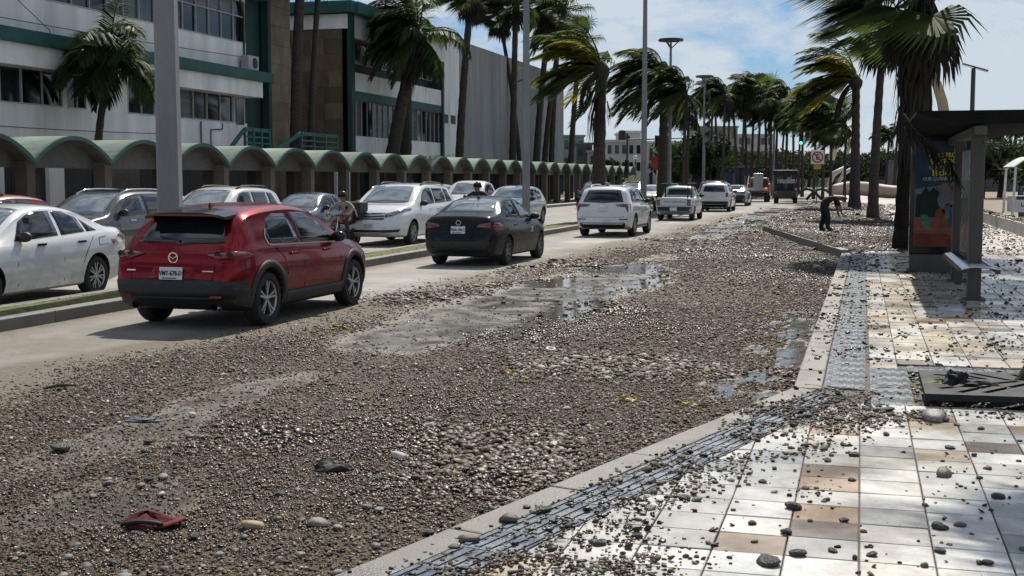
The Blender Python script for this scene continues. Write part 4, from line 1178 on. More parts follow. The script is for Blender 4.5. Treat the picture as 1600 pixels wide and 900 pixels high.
# far palms down the road: small in the picture
FARP = [(1066, -9.0, 1070, 150, 'coco1', .9), (1072, -14, 1074, 178, 'dark', .8), (1128, -13, 1130, 152, 'coco1', 1.1), (1150, -12, 1142, 166, 'calm', 1.3), (1165, -12, 1160, 160, 'fan1', 1.3),
        (1172, -11, 1176, 150, 'coco1', 1.3), (1182, -10, 1186, 148, 'fan0', 1.3), (1196, -9.5, 1192, 172, 'calm', 1.3), (1210, -8.5, 1212, 176, 'coco0', 1.2), (1226, -7.6, 1228, 158, 'coco1', 1.3),
        (1238, -6.6, 1236, 190, 'calm', 1.2), (1252, -5.6, 1250, 176, 'fan1', 1.2), (1270, -4.0, 1272, 184, 'coco0', 1.1), (1284, -3.0, 1286, 170, 'coco1', 1.2), (1296, -2.2, 1296, 190, 'fan0', 1.2),
        (1318, -1.2, 1318, 196, 'coco1', 1.2)]
for i, (xb, lat, xt, yt, c, s) in enumerate(FARP):
    w = 6 if xb < 1100 else 5
    palm_px(xb, lat, xt, yt, w, c, 'distant windblown palm lining the far end of the road', scale=s * 1.12, detail=False, group='far palms lining the road', rz=random.uniform(-.3, .3))
for xb, lat, yt, s in ((1395, 4, 205, 1), (1382, 3.0, 215, 1), (1545, 20, 210, 1.2), (1560, 24, 216, 1.2), (1578, 24, 206, 1.2), (1592, 25, 200, 1.3), (1612, 28, 204, 1.3)):
    palm_px(xb, lat, xb + 4, yt, 5, random.choice(('calm', 'coco1')), 'distant palm standing among the beach side buildings', scale=s, detail=False, group='far palms by the beach')

# round broadleaf trees
M_bleaf = leaf_mat('broad_leaf', (0.008, 0.015, 0.006), (0.026, 0.038, 0.014))
def broad_tree(px, py_base, dep, w, h, label, seed, name='broadleaf_tree', zb=None, n=5200, leaf=0.22):
    rn = random.Random(seed); X = (px - 800) / F_PX * dep
    e = empty(name, (CY * X - SY * dep, SY * X + CY * dep, 0), 0, label, 'tree')
    m = MB(); m.tube([(0, 0, 0), (.1, 0, h * .3), (0.0, .1, h * .55)], [.3, .22, .12], 7)
    for k in range(6):
        a = k * 1.05; m.tube([(0.05, 0, h * .3), (math.cos(a) * w * .18, math.sin(a) * w * .18, h * .5), (math.cos(a) * w * .32, math.sin(a) * w * .32, h * .66)], [.14, .09, .04], 5)
    m.build('trunk', M_trunk, e)
    cl = [(rn.gauss(0, w * .21), rn.gauss(0, w * .21), h * rn.uniform(.42, .86), rn.uniform(.10, .20) * w) for _ in range(26)]
    m = MB()
    for k in range(n):
        c = rn.choice(cl); d = Vector((rn.gauss(0, 1), rn.gauss(0, 1), rn.gauss(0, .8))); d = d.normalized() * c[3] * rn.random() ** .35
        p = Vector(c[:3]) + d; u = Vector((rn.gauss(0, 1), rn.gauss(0, 1), rn.gauss(0, 1))).normalized() * leaf; v = u.orthogonal().normalized() * leaf * .5
        m.add([p - u, p + v, p + u, p - v], [(0, 1, 2, 3)])
    m.build('crown', M_bleaf, e)
    return e
broad_tree(1085, 0, 140, 8.2, 6.8, 'round dark broadleaf tree standing before the cream hotel', 3)
broad_tree(1052, 0, 150, 5.5, 5.0, 'smaller round tree behind the ring lamp posts', 4)
broad_tree(1122, 0, 152, 6.0, 5.2, 'low round tree right beside the bigger one', 6)
broad_tree(950, 0, 135, 3.2, 4.2, 'small round tree showing past the end of the arcade', 5, n=2200)

# dense greenery closing the far end of the road
for px, dp, w, h, sd in ((1150, 205, 9, 6.5, 21), (1185, 215, 10, 6, 22), (1222, 225, 11, 7, 23), (1262, 235, 11, 6.5, 24), (1300, 240, 12, 7.5, 25), (1345, 230, 11, 6.5, 26), (1385, 225, 11, 7, 27)):
    broad_tree(px, 0, dp, w, h, 'far dark broadleaf tree in the row closing the end of the road', sd, n=2600, leaf=.34)['group'] = 'far trees closing the road'
for px, dp, w, h, sd in ((1532, 120, 7, 5.5, 31), (1560, 126, 8, 6, 32), (1592, 122, 7.5, 5.6, 33), (1630, 128, 8, 6, 34)):
    broad_tree(px, 0, dp, w, h, 'dark beach side tree standing beyond the sea wall and fence', sd, n=2200, leaf=.26)['group'] = 'beach side trees'
for xb, yt, dp in ((1108, 172, 150), (1120, 160, 142), (1136, 176, 160), (1157, 168, 150), (1202, 160, 140), (1218, 186, 150), (1246, 194, 160)):
    X = (xb - 800) / F_PX * dp; q = Vector((CY * X - SY * dp, SY * X + CY * dp, 0))
    palm(q, (q.x + random.uniform(-.6, .6), q.y, ZH(yt - 8, dp)), .2, .14, random.choice(('coco1', 'calm', 'fan1')), 'slender far palm rising before the cream hotel', scale=random.uniform(1.05, 1.35), detail=False, group='far palms before the hotel')
# ------------------------------------------------------------------ vehicles
def cr(pts, n):
    """chord-length Catmull-Rom through 2-D points, first coordinate kept increasing"""
    p = [np.array(q, float) for q in pts]
    p = [2 * p[0] - p[1]] + p + [2 * p[-1] - p[-2]]
    out = []
    for i in range(1, len(p) - 2):
        p0, p1, p2, p3 = p[i - 1:i + 3]
        t0 = 0; t1 = t0 + max(np.linalg.norm(p1 - p0), 1e-4) ** .5; t2 = t1 + max(np.linalg.norm(p2 - p1), 1e-4) ** .5; t3 = t2 + max(np.linalg.norm(p3 - p2), 1e-4) ** .5
        k = max(2, int(round(n * np.linalg.norm(p2 - p1))))
        for j in range(k):
            t = t1 + (t2 - t1) * j / k
            A1 = (t1 - t) / (t1 - t0) * p0 + (t - t0) / (t1 - t0) * p1; A2 = (t2 - t) / (t2 - t1) * p1 + (t - t1) / (t2 - t1) * p2; A3 = (t3 - t) / (t3 - t2) * p2 + (t - t2) / (t3 - t2) * p3
            B1 = (t2 - t) / (t2 - t0) * A1 + (t - t0) / (t2 - t0) * A2; B2 = (t3 - t) / (t3 - t1) * A2 + (t - t1) / (t3 - t1) * A3
            out.append((t2 - t) / (t2 - t1) * B1 + (t - t1) / (t2 - t1) * B2)
    out.append(p[-2])
    res = [out[0]]
    for q in out[1:]:
        if q[0] > res[-1][0] + 0.004: res.append(q)
    return np.array(res)

class Car:
    def __init__(s, name, label, loc, rz, S, paint_m, group=None, cat='car'):
        s.e = empty(name, loc, rz, label, cat, group); s.S = S; s.paint = paint_m
        L, W, H = S['L'], S['W'], S['H']; s.L, s.W, s.H = L, W, H
        top = cr(S['top'], S.get('res', 16)); belt = S['belt']; bot = S['bot']; plan = S['plan']
        fb = lambda y: np.interp(y, [q[0] for q in belt], [q[1] for q in belt])
        fz = lambda y: np.interp(y, [q[0] for q in bot], [q[1] for q in bot])
        pl = cr([(q[0], q[1]) for q in plan], 8)
        fp = lambda y: np.interp(y, pl[:, 0], pl[:, 1])
        rw = S.get('roofw', 0.74); cab = H - max(q[1] for q in belt)
        NR = 7
        rings = []
        for y, zt in top:
            zb = fz(y); zl = min(fb(y), zt - 0.025); w = W / 2 * fp(y)
            c = float(np.clip((zt - zl) / max(cab, .2), 0, 1)); wr = w * (0.95 + (rw - 0.95) * c ** .8)
            zl = max(zl, zb + 0.06); zt = max(zt, zl + 0.02)
            rr = min(0.13 * c + 0.02, (zt - zl) * 0.8); hh = zl - zb
            half = [(0, zb), (w * .55, zb), (w * .84, zb + .005), (w * .94, zb + min(.05, hh * .2)), (w * .982, zb + hh * .28), (w * 1.0, zb + hh * .52), (w * 1.0, zb + hh * .70), (w * .985, zb + hh * .88), (w * .962, zl)]
            x0, z0 = w * .945, zl + min(.015, (zt - zl) * .2)
            half += [(x0, z0)]
            for k in (0.33, 0.66): half.append((x0 + (wr - x0) * k + 0.012 * c, z0 + (zt - rr - z0) * k))
            for k in range(NR):
                th = PI / 2 * k / (NR - 1); half.append((wr * max(0, math.cos(th)) ** (2 / 2.7), zt - rr + rr * math.sin(th) ** (2 / 2.7)))
            ring = [(x, y, z) for x, z in half] + [(-x, y, z) for x, z in half[-2:0:-1]]
            rings.append(ring)
        n = len(rings[0]); vs = [v for r in rings for v in r]; fs = []
        for i in range(len(rings) - 1):
            for k in range(n):
                k2 = (k + 1) % n; fs.append((i * n + k, i * n + k2, (i + 1) * n + k2, (i + 1) * n + k))
        fs.append(tuple(range(n))[::-1]); b0 = (len(rings) - 1) * n; fs.append(tuple(range(b0, b0 + n)))
        vs = [(v[0], v[1] - L / 2, v[2]) for v in vs]
        bm = bmesh.new(); bv = [bm.verts.new(v) for v in vs]
        for f in fs: bm.faces.new([bv[i] for i in f])
        bmesh.ops.recalc_face_normals(bm, faces=bm.faces)
        s.bvh = BVHTree.FromBMesh(bm)
        me = bpy.data.meshes.new('body'); bm.to_mesh(me); bm.free()
        me.materials.append(paint_m)
        s.ax = [S['ro'] - L / 2, S['ro'] + S['wb'] - L / 2]; s.r = S['r']
        # wheel arches are cut out of the body
        tmp = bpy.data.objects.new('tmp', me); col.objects.link(tmp)
        cut = MB()
        for y in s.ax:
            for sg in (-1, 1):
                a0, a1 = (W / 2 - .32, W / 2 + .2); prof = [(0, a0), (s.r + .045, a0), (s.r + .045, a1), (0, a1)]
                cut.lathe([(q[0] + 1e-4, q[1] * sg) for q in prof], 28, 'X', (0, y, s.r + .01))
        cme = cut.mesh('cut'); bmc = bmesh.new(); bmc.from_mesh(cme); bmesh.ops.remove_doubles(bmc, verts=bmc.verts, dist=.001)
        bmesh.ops.holes_fill(bmc, edges=bmc.edges); bmesh.ops.recalc_face_normals(bmc, faces=bmc.faces); bmc.to_mesh(cme); bmc.free()
        cme.materials.append(M_inter)
        co = bpy.data.objects.new('tmpc', cme); col.objects.link(co)
        md = tmp.modifiers.new('b', 'BOOLEAN'); md.operation = 'DIFFERENCE'; md.object = co; md.solver = 'EXACT'; md.material_mode = 'TRANSFER'
        dg = bpy.context.evaluated_depsgraph_get(); dg.update()
        me2 = bpy.data.meshes.new_from_object(tmp.evaluated_get(dg)); me2.name = 'body'
        bpy.data.objects.remove(tmp); bpy.data.objects.remove(co)
        me2.polygons.foreach_set('use_smooth', [True] * len(me2.polygons)); sharpen(me2, 38)
        if S.get('clad'):
            me2.materials.append(M_black); k = len(me2.materials) - 1
            for p in me2.polygons:
                if p.material_index == 0 and p.center.z < (S['clad'][1] if p.center.y < -L / 2 + .32 else S['clad'][0]): p.material_index = k
        s.body = new_obj('body', me2, None, s.e)
        s.wheels()
    def wheels(s):
        S = s.S; r = s.r; tw = S.get('tw', 0.215); rr = r * S.get('rimf', .70)
        t = MB().lathe([(rr * .96, -tw / 2 + .02), (rr * 1.02, -tw / 2), (r * .93, -tw / 2 + .004), (r * .985, -tw / 2 + .03), (r, -tw / 2 + .06), (r, tw / 2 - .06), (r * .985, tw / 2 - .03), (r * .93, tw / 2 - .004), (rr * 1.02, tw / 2), (rr * .96, tw / 2 - .02)], 36, 'X')
        tme = t.mesh('wheel', True, 50); tme.materials.append(M_rubber)
        ns = S.get('spokes', 5)
        R = MB(); R.lathe([(rr * .97, .0), (rr * .99, tw / 2 - .03), (rr * .94, tw / 2 - .012), (rr * .90, tw / 2 - .03), (rr * .88, 0)], 36, 'X')
        R.lathe([(rr * .97, -.02), (0.001, -.02)], 24, 'X', mi=1)
        R.lathe([(0.001, tw / 2 - .025), (rr * .16, tw / 2 - .03), (rr * .2, tw / 2 - .06)], 16, 'X')
        for k in range(ns):
            a = 2 * PI * k / ns
            for da, wd in ((-.16, .05), (.16, .05)) if S.get('split', True) else ((0, .12),):
                p0 = (tw / 2 - .045, rr * .12 * math.cos(a), rr * .12 * math.sin(a)); p1 = (tw / 2 - .035, rr * .93 * math.cos(a + da), rr * .93 * math.sin(a + da))
                R.bar(p0, p1, wd * rr * 2.2, .03, up=(1, 0, 0))
        rme = R.mesh('rim'); rme.materials.append(S.get('rim', M_rim)); rme.materials.append(M_inter)
        for y in s.ax:
            for sg in (1, -1):
                w = new_obj('wheel', tme, None, s.e, (sg * (s.W / 2 - tw / 2 - .025), y, r), (random.uniform(0, 6), 0, 0) if sg > 0 else (random.uniform(0, 6), 0, PI))
                new_obj('rim', rme, None, w)
    def cast(s, axis, u, v, eps):
        """axis: 'R','L' sides (u=y, v=z); 'B','F' rear, front (u=x, v=z); 'T' top (u=x, v=y)"""
        o, d = {'R': ((4, u, v), (-1, 0, 0)), 'L': ((-4, u, v), (1, 0, 0)), 'B': ((u, -9, v), (0, 1, 0)), 'F': ((u, 9, v), (0, -1, 0)), 'T': ((u, v, 5), (0, 0, -1))}[axis]
        h, n, i, dist = s.bvh.ray_cast(Vector(o), Vector(d))
        if h is None: return None
        if n.dot(Vector(d)) > 0: n = -n
        return h + n * eps
    def patch(s, name, axis, poly, mat_, eps=.004, cell=.09, thick=0.0, parent=None, smooth=True):
        """outline projected on the body; becomes a curved panel standing proud of it"""
        bm = bmesh.new()
        vs = [bm.verts.new((p[0], p[1], 0)) for p in poly]; bm.faces.new(vs)
        for k in (0, 1):
            lo = min(p[k] for p in poly); hi = max(p[k] for p in poly); n = int((hi - lo) / cell)
            for i in range(1, n + 1):
                c = lo + (hi - lo) * i / (n + 1); no = Vector((1, 0, 0)) if k == 0 else Vector((0, 1, 0))
                bmesh.ops.bisect_plane(bm, geom=bm.verts[:] + bm.edges[:] + bm.faces[:], plane_co=no * c, plane_no=no)
        bad = []
        for v in bm.verts:
            h = s.cast(axis, v.co.x, v.co.y, eps)
            if h is None: bad.append(v)
            else: v.co = h
        if bad: bmesh.ops.delete(bm, geom=bad, context='VERTS')
        out = {'R': Vector((1, 0, 0)), 'L': Vector((-1, 0, 0)), 'B': Vector((0, -1, 0)), 'F': Vector((0, 1, 0)), 'T': Vector((0, 0, 1))}[axis]
        for f in bm.faces:
            f.normal_update()
            if f.normal.dot(out) < 0: f.normal_flip()
            f.smooth = smooth
        # skirt so that the panel has an edge instead of floating
        be = [e for e in bm.edges if len(e.link_faces) == 1]
        if be:
            r = bmesh.ops.extrude_edge_only(bm, edges=be)
            for v in [g for g in r['geom'] if isinstance(g, bmesh.types.BMVert)]: v.co -= out * (eps + .006)
        me = bpy.data.meshes.new(name); bm.to_mesh(me); bm.free()
        return new_obj(name, me, mat_, parent or s.e)
    def sides(s, name, poly, mat_, eps=.004, **k):
        return [s.patch(name, a, poly, mat_, eps, **k) for a in ('R', 'L')]
    def ring(s, name, yc, r0, r1, a0, a1, mat_, eps=.012, n=22):
        for ax in ('R', 'L'):
            m = MB(); rows = []
            for q in (0, 1):
                row = []
                for k in range(n + 1):
                    a = a0 + (a1 - a0) * k / n; rad = r0 if q == 0 else r1
                    h = s.cast(ax, yc + rad * math.cos(a), s.r + .01 + rad * math.sin(a), eps)
                    if h is None: h = Vector(((s.W / 2) * (1 if ax == 'R' else -1), yc + rad * math.cos(a), s.r + .01 + rad * math.sin(a)))
                    row.append(h)
                rows.append(row)
            sg = -1 if ax == 'R' else 1
            ins = [v + Vector((sg * .06, 0, 0)) for v in rows[0]]; ous = [v + Vector((sg * .03, 0, 0)) for v in rows[1]]
            al = ins + rows[0] + rows[1] + ous; N = n + 1
            m.add(al, [(q * N + k, q * N + k + 1, (q + 1) * N + k + 1, (q + 1) * N + k) for q in range(3) for k in range(n)])
            m.build(name, mat_, s.e, smooth=True)
    def line(s, axis, pts, mat_, w=.012, name='seam', eps=.002):
        m = MB(); hs = [s.cast(axis, p[0], p[1], eps) for p in pts]; hs = [h for h in hs if h is not None]
        out = Vector((1, 0, 0)) if axis in 'RL' else Vector((0, 1, 0)) if axis in 'BF' else Vector((0, 0, 1))
        for a, b in zip(hs, hs[1:]): m.bar(a, b, w, .006, up=out)
        if hs: m.build(name, mat_, s.e)
    def lineboth(s, pts, mat_, **k):
        for a in ('R', 'L'): s.line(a, pts, mat_, **k)
    def plate(s, y, z, txt=None, front=False, w=.32, h=.155, x=0, tilt=.12):
        ax = 'F' if front else 'B'; p = s.cast(ax, x, z, .02)
        if p is None: return
        pl = MB().box((0, 0, 0), (w, .014, h)).build('licence_plate', M_plate, s.e, p, (0 if not front else 0, 0, 0), bevel=.006)
        pl.rotation_euler = (tilt * (-1 if not front else 1), 0, PI if front else 0)
        if txt:
            me = text_mesh(txt, .078, 'lettering', .002, bold=.002); o = new_obj('lettering', me, M_ink, pl, (0, -.010, 0), (PI / 2, 0, 0)); o.scale.x = .82
            b2 = MB().box((-.02, -.009, -.058), (w * .62, .003, .012)).build('plate_strip', M_ink, pl)
    def mirror(s, y, z, mat_, size=(.2, .12, .15), arm=True):
        for ax, sg in (('R', 1), ('L', -1)):
            h = s.cast(ax, y, z, 0)
            if h is None: continue
            m = MB(); x = h.x + sg * .10
            m.lathe([(.01, -.07), (.06, -.065), (.088, -.02), (.09, .03), (.07, .06), (.005, .065)], 14, 'Y')
            mm = m.mesh('wing_mirror', True, 60); o = new_obj('wing_mirror', mm, mat_, s.e, (x, y, z + .03)); o.scale = (1.25, .9, .85)
            MB().bar((h.x - sg * .03, y, z - .03), (x, y, z - .01), .05, .03).build('mirror_arm', M_black, s.e)
    def handles(s, ys, z, mat_):
        for y in ys:
            for ax, sg in (('R', 1), ('L', -1)):
                h = s.cast(ax, y, z, 0)
                if h is not None: MB().box((h.x + sg * .012, y, z), (.03, .2, .035)).build('door_handle', mat_, s.e, bevel=.01)
    def rails(s, y0, y1, mat_, xf=.60, hgt=.05):
        for sg in (-1, 1):
            pts = []
            for k in range(7):
                y = y0 + (y1 - y0) * k / 6; h = s.cast('T', sg * s.W / 2 * xf, y, 0)
                if h is not None: pts.append(h + Vector((0, 0, hgt * min(1, 6 * min(k, 6 - k) / 6 + .1))))
            if len(pts) > 2: MB().tube(pts, .02, 6).build('roof_rail', mat_, s.e, smooth=True)

def glasshouse(c, side, front, rear, gm=None):
    """side: list of outlines (y, z) for each side window; front/rear: outline on T (x half-width, y) rows"""
    for poly in side: c.sides('side_window', poly, gm or M_glass, .005, cell=.12)
    for nm, rows in (('windscreen', front), ('rear_window', rear)):
        if rows:
            (y0, w0), (y1, w1) = rows
            c.patch(nm, 'T', [(-w0, y0), (w0, y0), (w1, y1), (-w1, y1)], M_wglass if nm == 'windscreen' or c.S.get('clear_rear') else (gm or M_glass), .005, cell=.10)

# ---- profiles; y runs from the rear bumper (0) to the nose (L); all in metres
def spec_suv(L=4.4, W=1.80, H=1.54, r=.345, wb=2.655, ro=.87, **k):
    f = lambda pts: [(y * L / 4.4, z * H / 1.54) for y, z in pts]
    S = dict(L=L, W=W, H=H, r=r, wb=wb, ro=ro,
             top=f([(0, .56), (.03, .74), (.10, .92), (.20, 1.02), (.30, 1.13), (.47, 1.32), (.62, 1.435), (.95, 1.50), (1.55, 1.54), (2.1, 1.53), (2.55, 1.46), (3.0, 1.22), (3.28, 1.055), (3.7, .985), (4.1, .89), (4.30, .76), (4.4, .55)]),
             belt=f([(0, .9), (.5, .99), (1.2, .985), (3.2, .93), (4.4, .70)]), bot=f([(0, .40), (.15, .28), (.5, .21), (3.8, .20), (4.25, .24), (4.4, .36)]),
             plan=[(y * L / 4.4, p) for y, p in [(0, .74), (.05, .86), (.16, .93), (.5, .985), (1.2, 1.0), (3.1, 1.0), (3.8, .97), (4.15, .88), (4.32, .74), (4.4, .58)]], roofw=.74)
    S.update(k); return S
def spec_sedan(L=4.4, W=1.74, H=1.48, r=.31, wb=2.62, ro=.93, **k):
    f = lambda pts: [(y * L / 4.4, z * H / 1.48) for y, z in pts]
    S = dict(L=L, W=W, H=H, r=r, wb=wb, ro=ro,
             top=f([(0, .55), (.03, .80), (.08, 1.00), (.16, 1.075), (.45, 1.10), (.62, 1.13), (.95, 1.29), (1.3, 1.42), (1.75, 1.475), (2.2, 1.47), (2.6, 1.38), (3.0, 1.16), (3.25, 1.01), (3.7, .93), (4.1, .84), (4.31, .70), (4.4, .5)]),
             belt=f([(0, .93), (.6, .995), (1.4, .96), (3.2, .88), (4.4, .66)]), bot=f([(0, .38), (.15, .25), (.5, .19), (3.8, .17), (4.25, .2), (4.4, .32)]),
             plan=[(y * L / 4.4, p) for y, p in [(0, .72), (.05, .85), (.18, .92), (.6, .98), (1.3, 1.0), (3.1, 1.0), (3.8, .96), (4.15, .86), (4.32, .72), (4.4, .55)]], roofw=.70)
    S.update(k); return S
def spec_wagon(L=4.63, W=1.84, H=1.66, r=.36, wb=2.725, ro=.95, **k):
    """upright tail: SUV and minivan"""
    f = lambda pts: [(y * L / 4.63, z * H / 1.66) for y, z in pts]
    S = dict(L=L, W=W, H=H, r=r, wb=wb, ro=ro,
             top=f([(0, .56), (.02, .78), (.06, .98), (.13, 1.12), (.24, 1.32), (.36, 1.50), (.52, 1.59), (.95, 1.64), (1.7, 1.66), (2.35, 1.64), (2.75, 1.56), (3.2, 1.31), (3.5, 1.135), (3.95, 1.06), (4.33, .96), (4.53, .82), (4.63, .6)]),
             belt=f([(0, 1.0), (.4, 1.08), (1.3, 1.06), (3.4, .99), (4.63, .76)]), bot=f([(0, .42), (.15, .3), (.5, .23), (4.0, .22), (4.45, .26), (4.63, .38)]),
             plan=[(y * L / 4.63, p) for y, p in [(0, .80), (.05, .90), (.16, .955), (.5, .99), (1.2, 1.0), (3.3, 1.0), (4.0, .97), (4.38, .88), (4.55, .74), (4.63, .60)]], roofw=.77)
    S.update(k); return S

def std_windows(c, kind):
    """side glass, screens as fractions of the profile length"""
    L, H = c.L, c.H; h = L / 2
    if kind == 'suv':
        g = lambda y, z: (y * L / 4.4 - h, z * H / 1.54)
        side = [[g(.98, 1.05), g(1.35, 1.02), g(1.78, 1.01), g(1.70, 1.40), g(1.35, 1.405), g(1.12, 1.33), g(.92, 1.13)],
                [g(1.86, 1.01), g(2.93, .985), g(2.80, 1.12), g(2.52, 1.30), g(2.25, 1.395), g(1.78, 1.415)]]
        glasshouse(c, side, ((3.22 * L / 4.4 - h, .62 * c.W / 1.8), (2.52 * L / 4.4 - h, .50 * c.W / 1.8)), None)
    elif kind == 'sedan':
        g = lambda y, z: (y * L / 4.4 - h, z * H / 1.48)
        side = [[g(.92, 1.04), g(1.18, 1.03), g(1.20, 1.22)], [g(1.24, 1.03), g(1.84, 1.0), g(1.80, 1.37), g(1.55, 1.355), g(1.26, 1.25)],
                [g(1.92, 1.0), g(2.92, .95), g(2.62, 1.22), g(2.40, 1.325), g(2.2, 1.37), g(1.88, 1.375)]]
        glasshouse(c, side, ((3.2 * L / 4.4 - h, .60 * c.W / 1.74), (2.42 * L / 4.4 - h, .48 * c.W / 1.74)), ((.68 * L / 4.4 - h, .56 * c.W / 1.74), (1.30 * L / 4.4 - h, .47 * c.W / 1.74)))
    else:
        g = lambda y, z: (y * L / 4.63 - h, z * H / 1.66)
        side = [[g(.52, 1.14), g(1.02, 1.12), g(1.02, 1.50), g(.72, 1.475)], [g(1.10, 1.12), g(1.98, 1.10), g(1.94, 1.52), g(1.10, 1.51)],
                [g(2.06, 1.10), g(3.12, 1.06), g(2.82, 1.33), g(2.6, 1.46), g(2.40, 1.515), g(2.02, 1.52)]]
        glasshouse(c, side, ((3.45 * L / 4.63 - h, .64 * c.W / 1.84), (2.7 * L / 4.63 - h, .54 * c.W / 1.84)), None)

P_red = paint('paint_soul_red', (0.20, 0.0015, 0.006), metal=0.85, rough=.24, coat=.4, spec=.3)
P_white = paint('paint_white', (0.66, 0.67, 0.68), rough=.25)
P_black = paint('paint_black', (0.008, 0.010, 0.012), rough=.25, coat=.28, spec=.12)
P_grey = paint('paint_grey', (0.055, 0.055, 0.055), metal=.4, rough=.28)
P_teal = paint('paint_teal', (0.030, 0.060, 0.075), metal=.4, rough=.25)
P_silver = paint('paint_silver', (0.30, 0.31, 0.32), metal=.5, rough=.3)
P_pale = paint('paint_pale_green', (0.50, 0.56, 0.54), rough=.3)
P_dred = paint('paint_truck_red', (0.14, 0.012, 0.012), rough=.4, coat=.4)
P_blue = paint('paint_dark_blue', (0.012, 0.018, 0.04), rough=.25)

def place(xp, yp, oncoming=False):
    return P(xp, yp)

# ---- red crossover, rear three-quarter view (hero)
def red_crossover():
    S = spec_suv(spokes=5, rimf=.70, clad=(.36, .56))
    # right rear wheel touches the road at (411, 508), the front one at (547, 477)
    a, b = P(411, 508.5), P(547.5, 476.5); d = (b - a).normalized(); rz = math.atan2(-d.x, d.y)
    mid = a + d * (S['wb'] / 2); nrm = Vector((d.y, -d.x, 0)); cen = mid - nrm * (S['W'] / 2 - .1) + d * (S['L'] / 2 - S['ro'] - S['wb'] / 2)
    c = Car('crossover_car', 'glossy dark red crossover with black cladding on the gravelly lane', (cen.x, cen.y, 0), rz, S, P_red)
    h = S['L'] / 2
    std_windows(c, 'suv')
    B = lambda x, z: (x, z)
    # black cladding
    for y in c.ax: c.ring('arch_cladding', y, c.r + .045, c.r + .135, -.12, PI + .12, M_black)
    c.sides('sill_cladding', [(c.ax[0] + .46, .22), (c.ax[1] - .46, .22), (c.ax[1] - .44, .40), (c.ax[0] + .44, .40)], M_black, .012)
    c.patch('rear_bumper', 'B', [(-.80, .42), (.80, .42), (.86, .54), (.80, .61), (.5, .63), (-.5, .63), (-.80, .61), (-.86, .54)], M_black, .014)
    c.sides('bumper_side', [(-h + .06, .30), (c.ax[0] - .44, .24), (c.ax[0] - .46, .50), (-h + .05, .58)], M_black, .012)
    c.patch('rear_window', 'B', [(-.60, 1.07), (0, 1.05), (.60, 1.07), (.54, 1.20), (.46, 1.36), (-.46, 1.36), (-.54, 1.20)], M_glass, .006)
    # spoiler over the rear window
    m = MB(); vs = []
    for k in range(9):
        x = -.56 + 1.12 * k / 8; q = 1 - (abs(x) / .6) ** 3 * .10
        z0 = 1.455 - .02 * (x / .6) ** 2 - .045 * (abs(x) / .6) ** 4
        vs += [(x, -h + .30 + (1 - q) * .5, z0 - .045), (x, -h + .30 + (1 - q) * .5, z0 - .015), (x, -h + .82, z0 + .028), (x, -h + .80, z0 - .06)]
    fs = []
    for k in range(8):
        for j in range(4): fs.append((k * 4 + j, k * 4 + (j + 1) % 4, k * 4 + 4 + (j + 1) % 4, k * 4 + 4 + j))
    fs += [(0, 3, 2, 1), (32, 33, 34, 35)]
    m.add(vs, fs); sp = m.build('roof_spoiler', M_gloss_black, c.e, smooth=True, sharp=35)
    MB().box((0, -h + .31, 1.405), (1.0, .03, .02)).build('brake_light', M_tail, sp)
    # lamps
    for sg in (-1, 1):
        lp = [(sg * .42, .935), (sg * .60, .955), (sg * .80, .965), (sg * .86, .93), (sg * .80, .885), (sg * .60, .875)]
        t = c.patch('tail_light', 'B', lp if sg > 0 else lp[::-1], M_tail, .014)
        for xx in (.60, .75):
            hh = c.cast('B', sg * xx, .915, .022)
            if hh: MB().lathe([(.045, 0), (.035, .012), (.02, .012), (.005, .004)], 14, 'Y').build('lamp_ring', M_gloss_black, t, hh)
        hh = c.cast('B', sg * .62, .43, .02)
        if hh: MB().box(hh, (.16, .01, .03)).build('reflector', M_tail, c.e)
    c.sides('tail_light_side', [(-h + .09, .90), (-h + .42, .945), (-h + .30, .965), (-h + .10, .97)], M_tail, .009, cell=.05)
    # badge ring with wings, script bars, plate in its recess
    hb = c.cast('B', 0, .885, .016)
    bd = MB().lathe([(.062, 0), (.068, -.008), (.055, -.008), (.052, 0)], 24, 'Y'); bd.bar((-.05, -.006, .022), (0, -.006, -.012), .013, .008).bar((.05, -.006, .022), (0, -.006, -.012), .013, .008)
    bd.build('badge', M_chrome, c.e, hb, smooth=False)
    hb = c.cast('B', .50, .735, .012); MB().box((0, 0, 0), (.15, .006, .014)).build('model_script', M_chrome, c.e, hb)
    hb = c.cast('B', -.56, .735, .012); MB().box((0, 0, 0), (.12, .006, .016)).build('model_script', M_chrome, c.e, hb)
    c.patch('plate_recess', 'B', [(-.30, .60), (.34, .60), (.30, .78), (-.26, .78)], P_red, .001)
    c.plate(0, .70, 'VMT-678-D', x=.0)
    wp = c.cast('B', .0, 1.08, .02)
    if wp: MB().bar(wp, wp + Vector((-.30, .03, .05)), .025, .02).build('rear_wiper', M_black, c.e)
    for sg in (-1, 1):
        MB().lathe([(.045, -.05), (.05, -.02), (.05, .1), (.035, .1), (.035, -.03)], 14, 'Y', (sg * .55, -h + .12, .30)).build('tailpipe', M_chrome, c.e)
    # chrome line under the glass, seams, handles
    c.lineboth([(-h + .95, 1.025), (-h + 1.05, 1.015), (-h + 1.8, 1.0), (-h + 2.95, .972)], M_chrome, w=.022, name='glass_trim', eps=.007)
    c.lineboth([(-h + .93, 1.03), (-h + .90, 1.12), (-h + 1.0, 1.22)], M_chrome, w=.02, name='glass_trim', eps=.007)
    for ln in ([(-h + 1.83, 1.0), (-h + 1.85, .75), (-h + 1.85, .42)], [(-h + 2.98, .97), (-h + 3.02, .75), (-h + 2.98, .42)], [(-h + 1.08, .98), (-h + 1.28, .85), (-h + 1.36, .62)]):
        c.lineboth(ln, M_inter, w=.009, name='door_seam')
    c.line('B', [(-.60, .97), (-.58, .80), (-.56, .63), (.56, .63), (.58, .80), (.60, .97)], M_inter, .009, 'tailgate_seam')
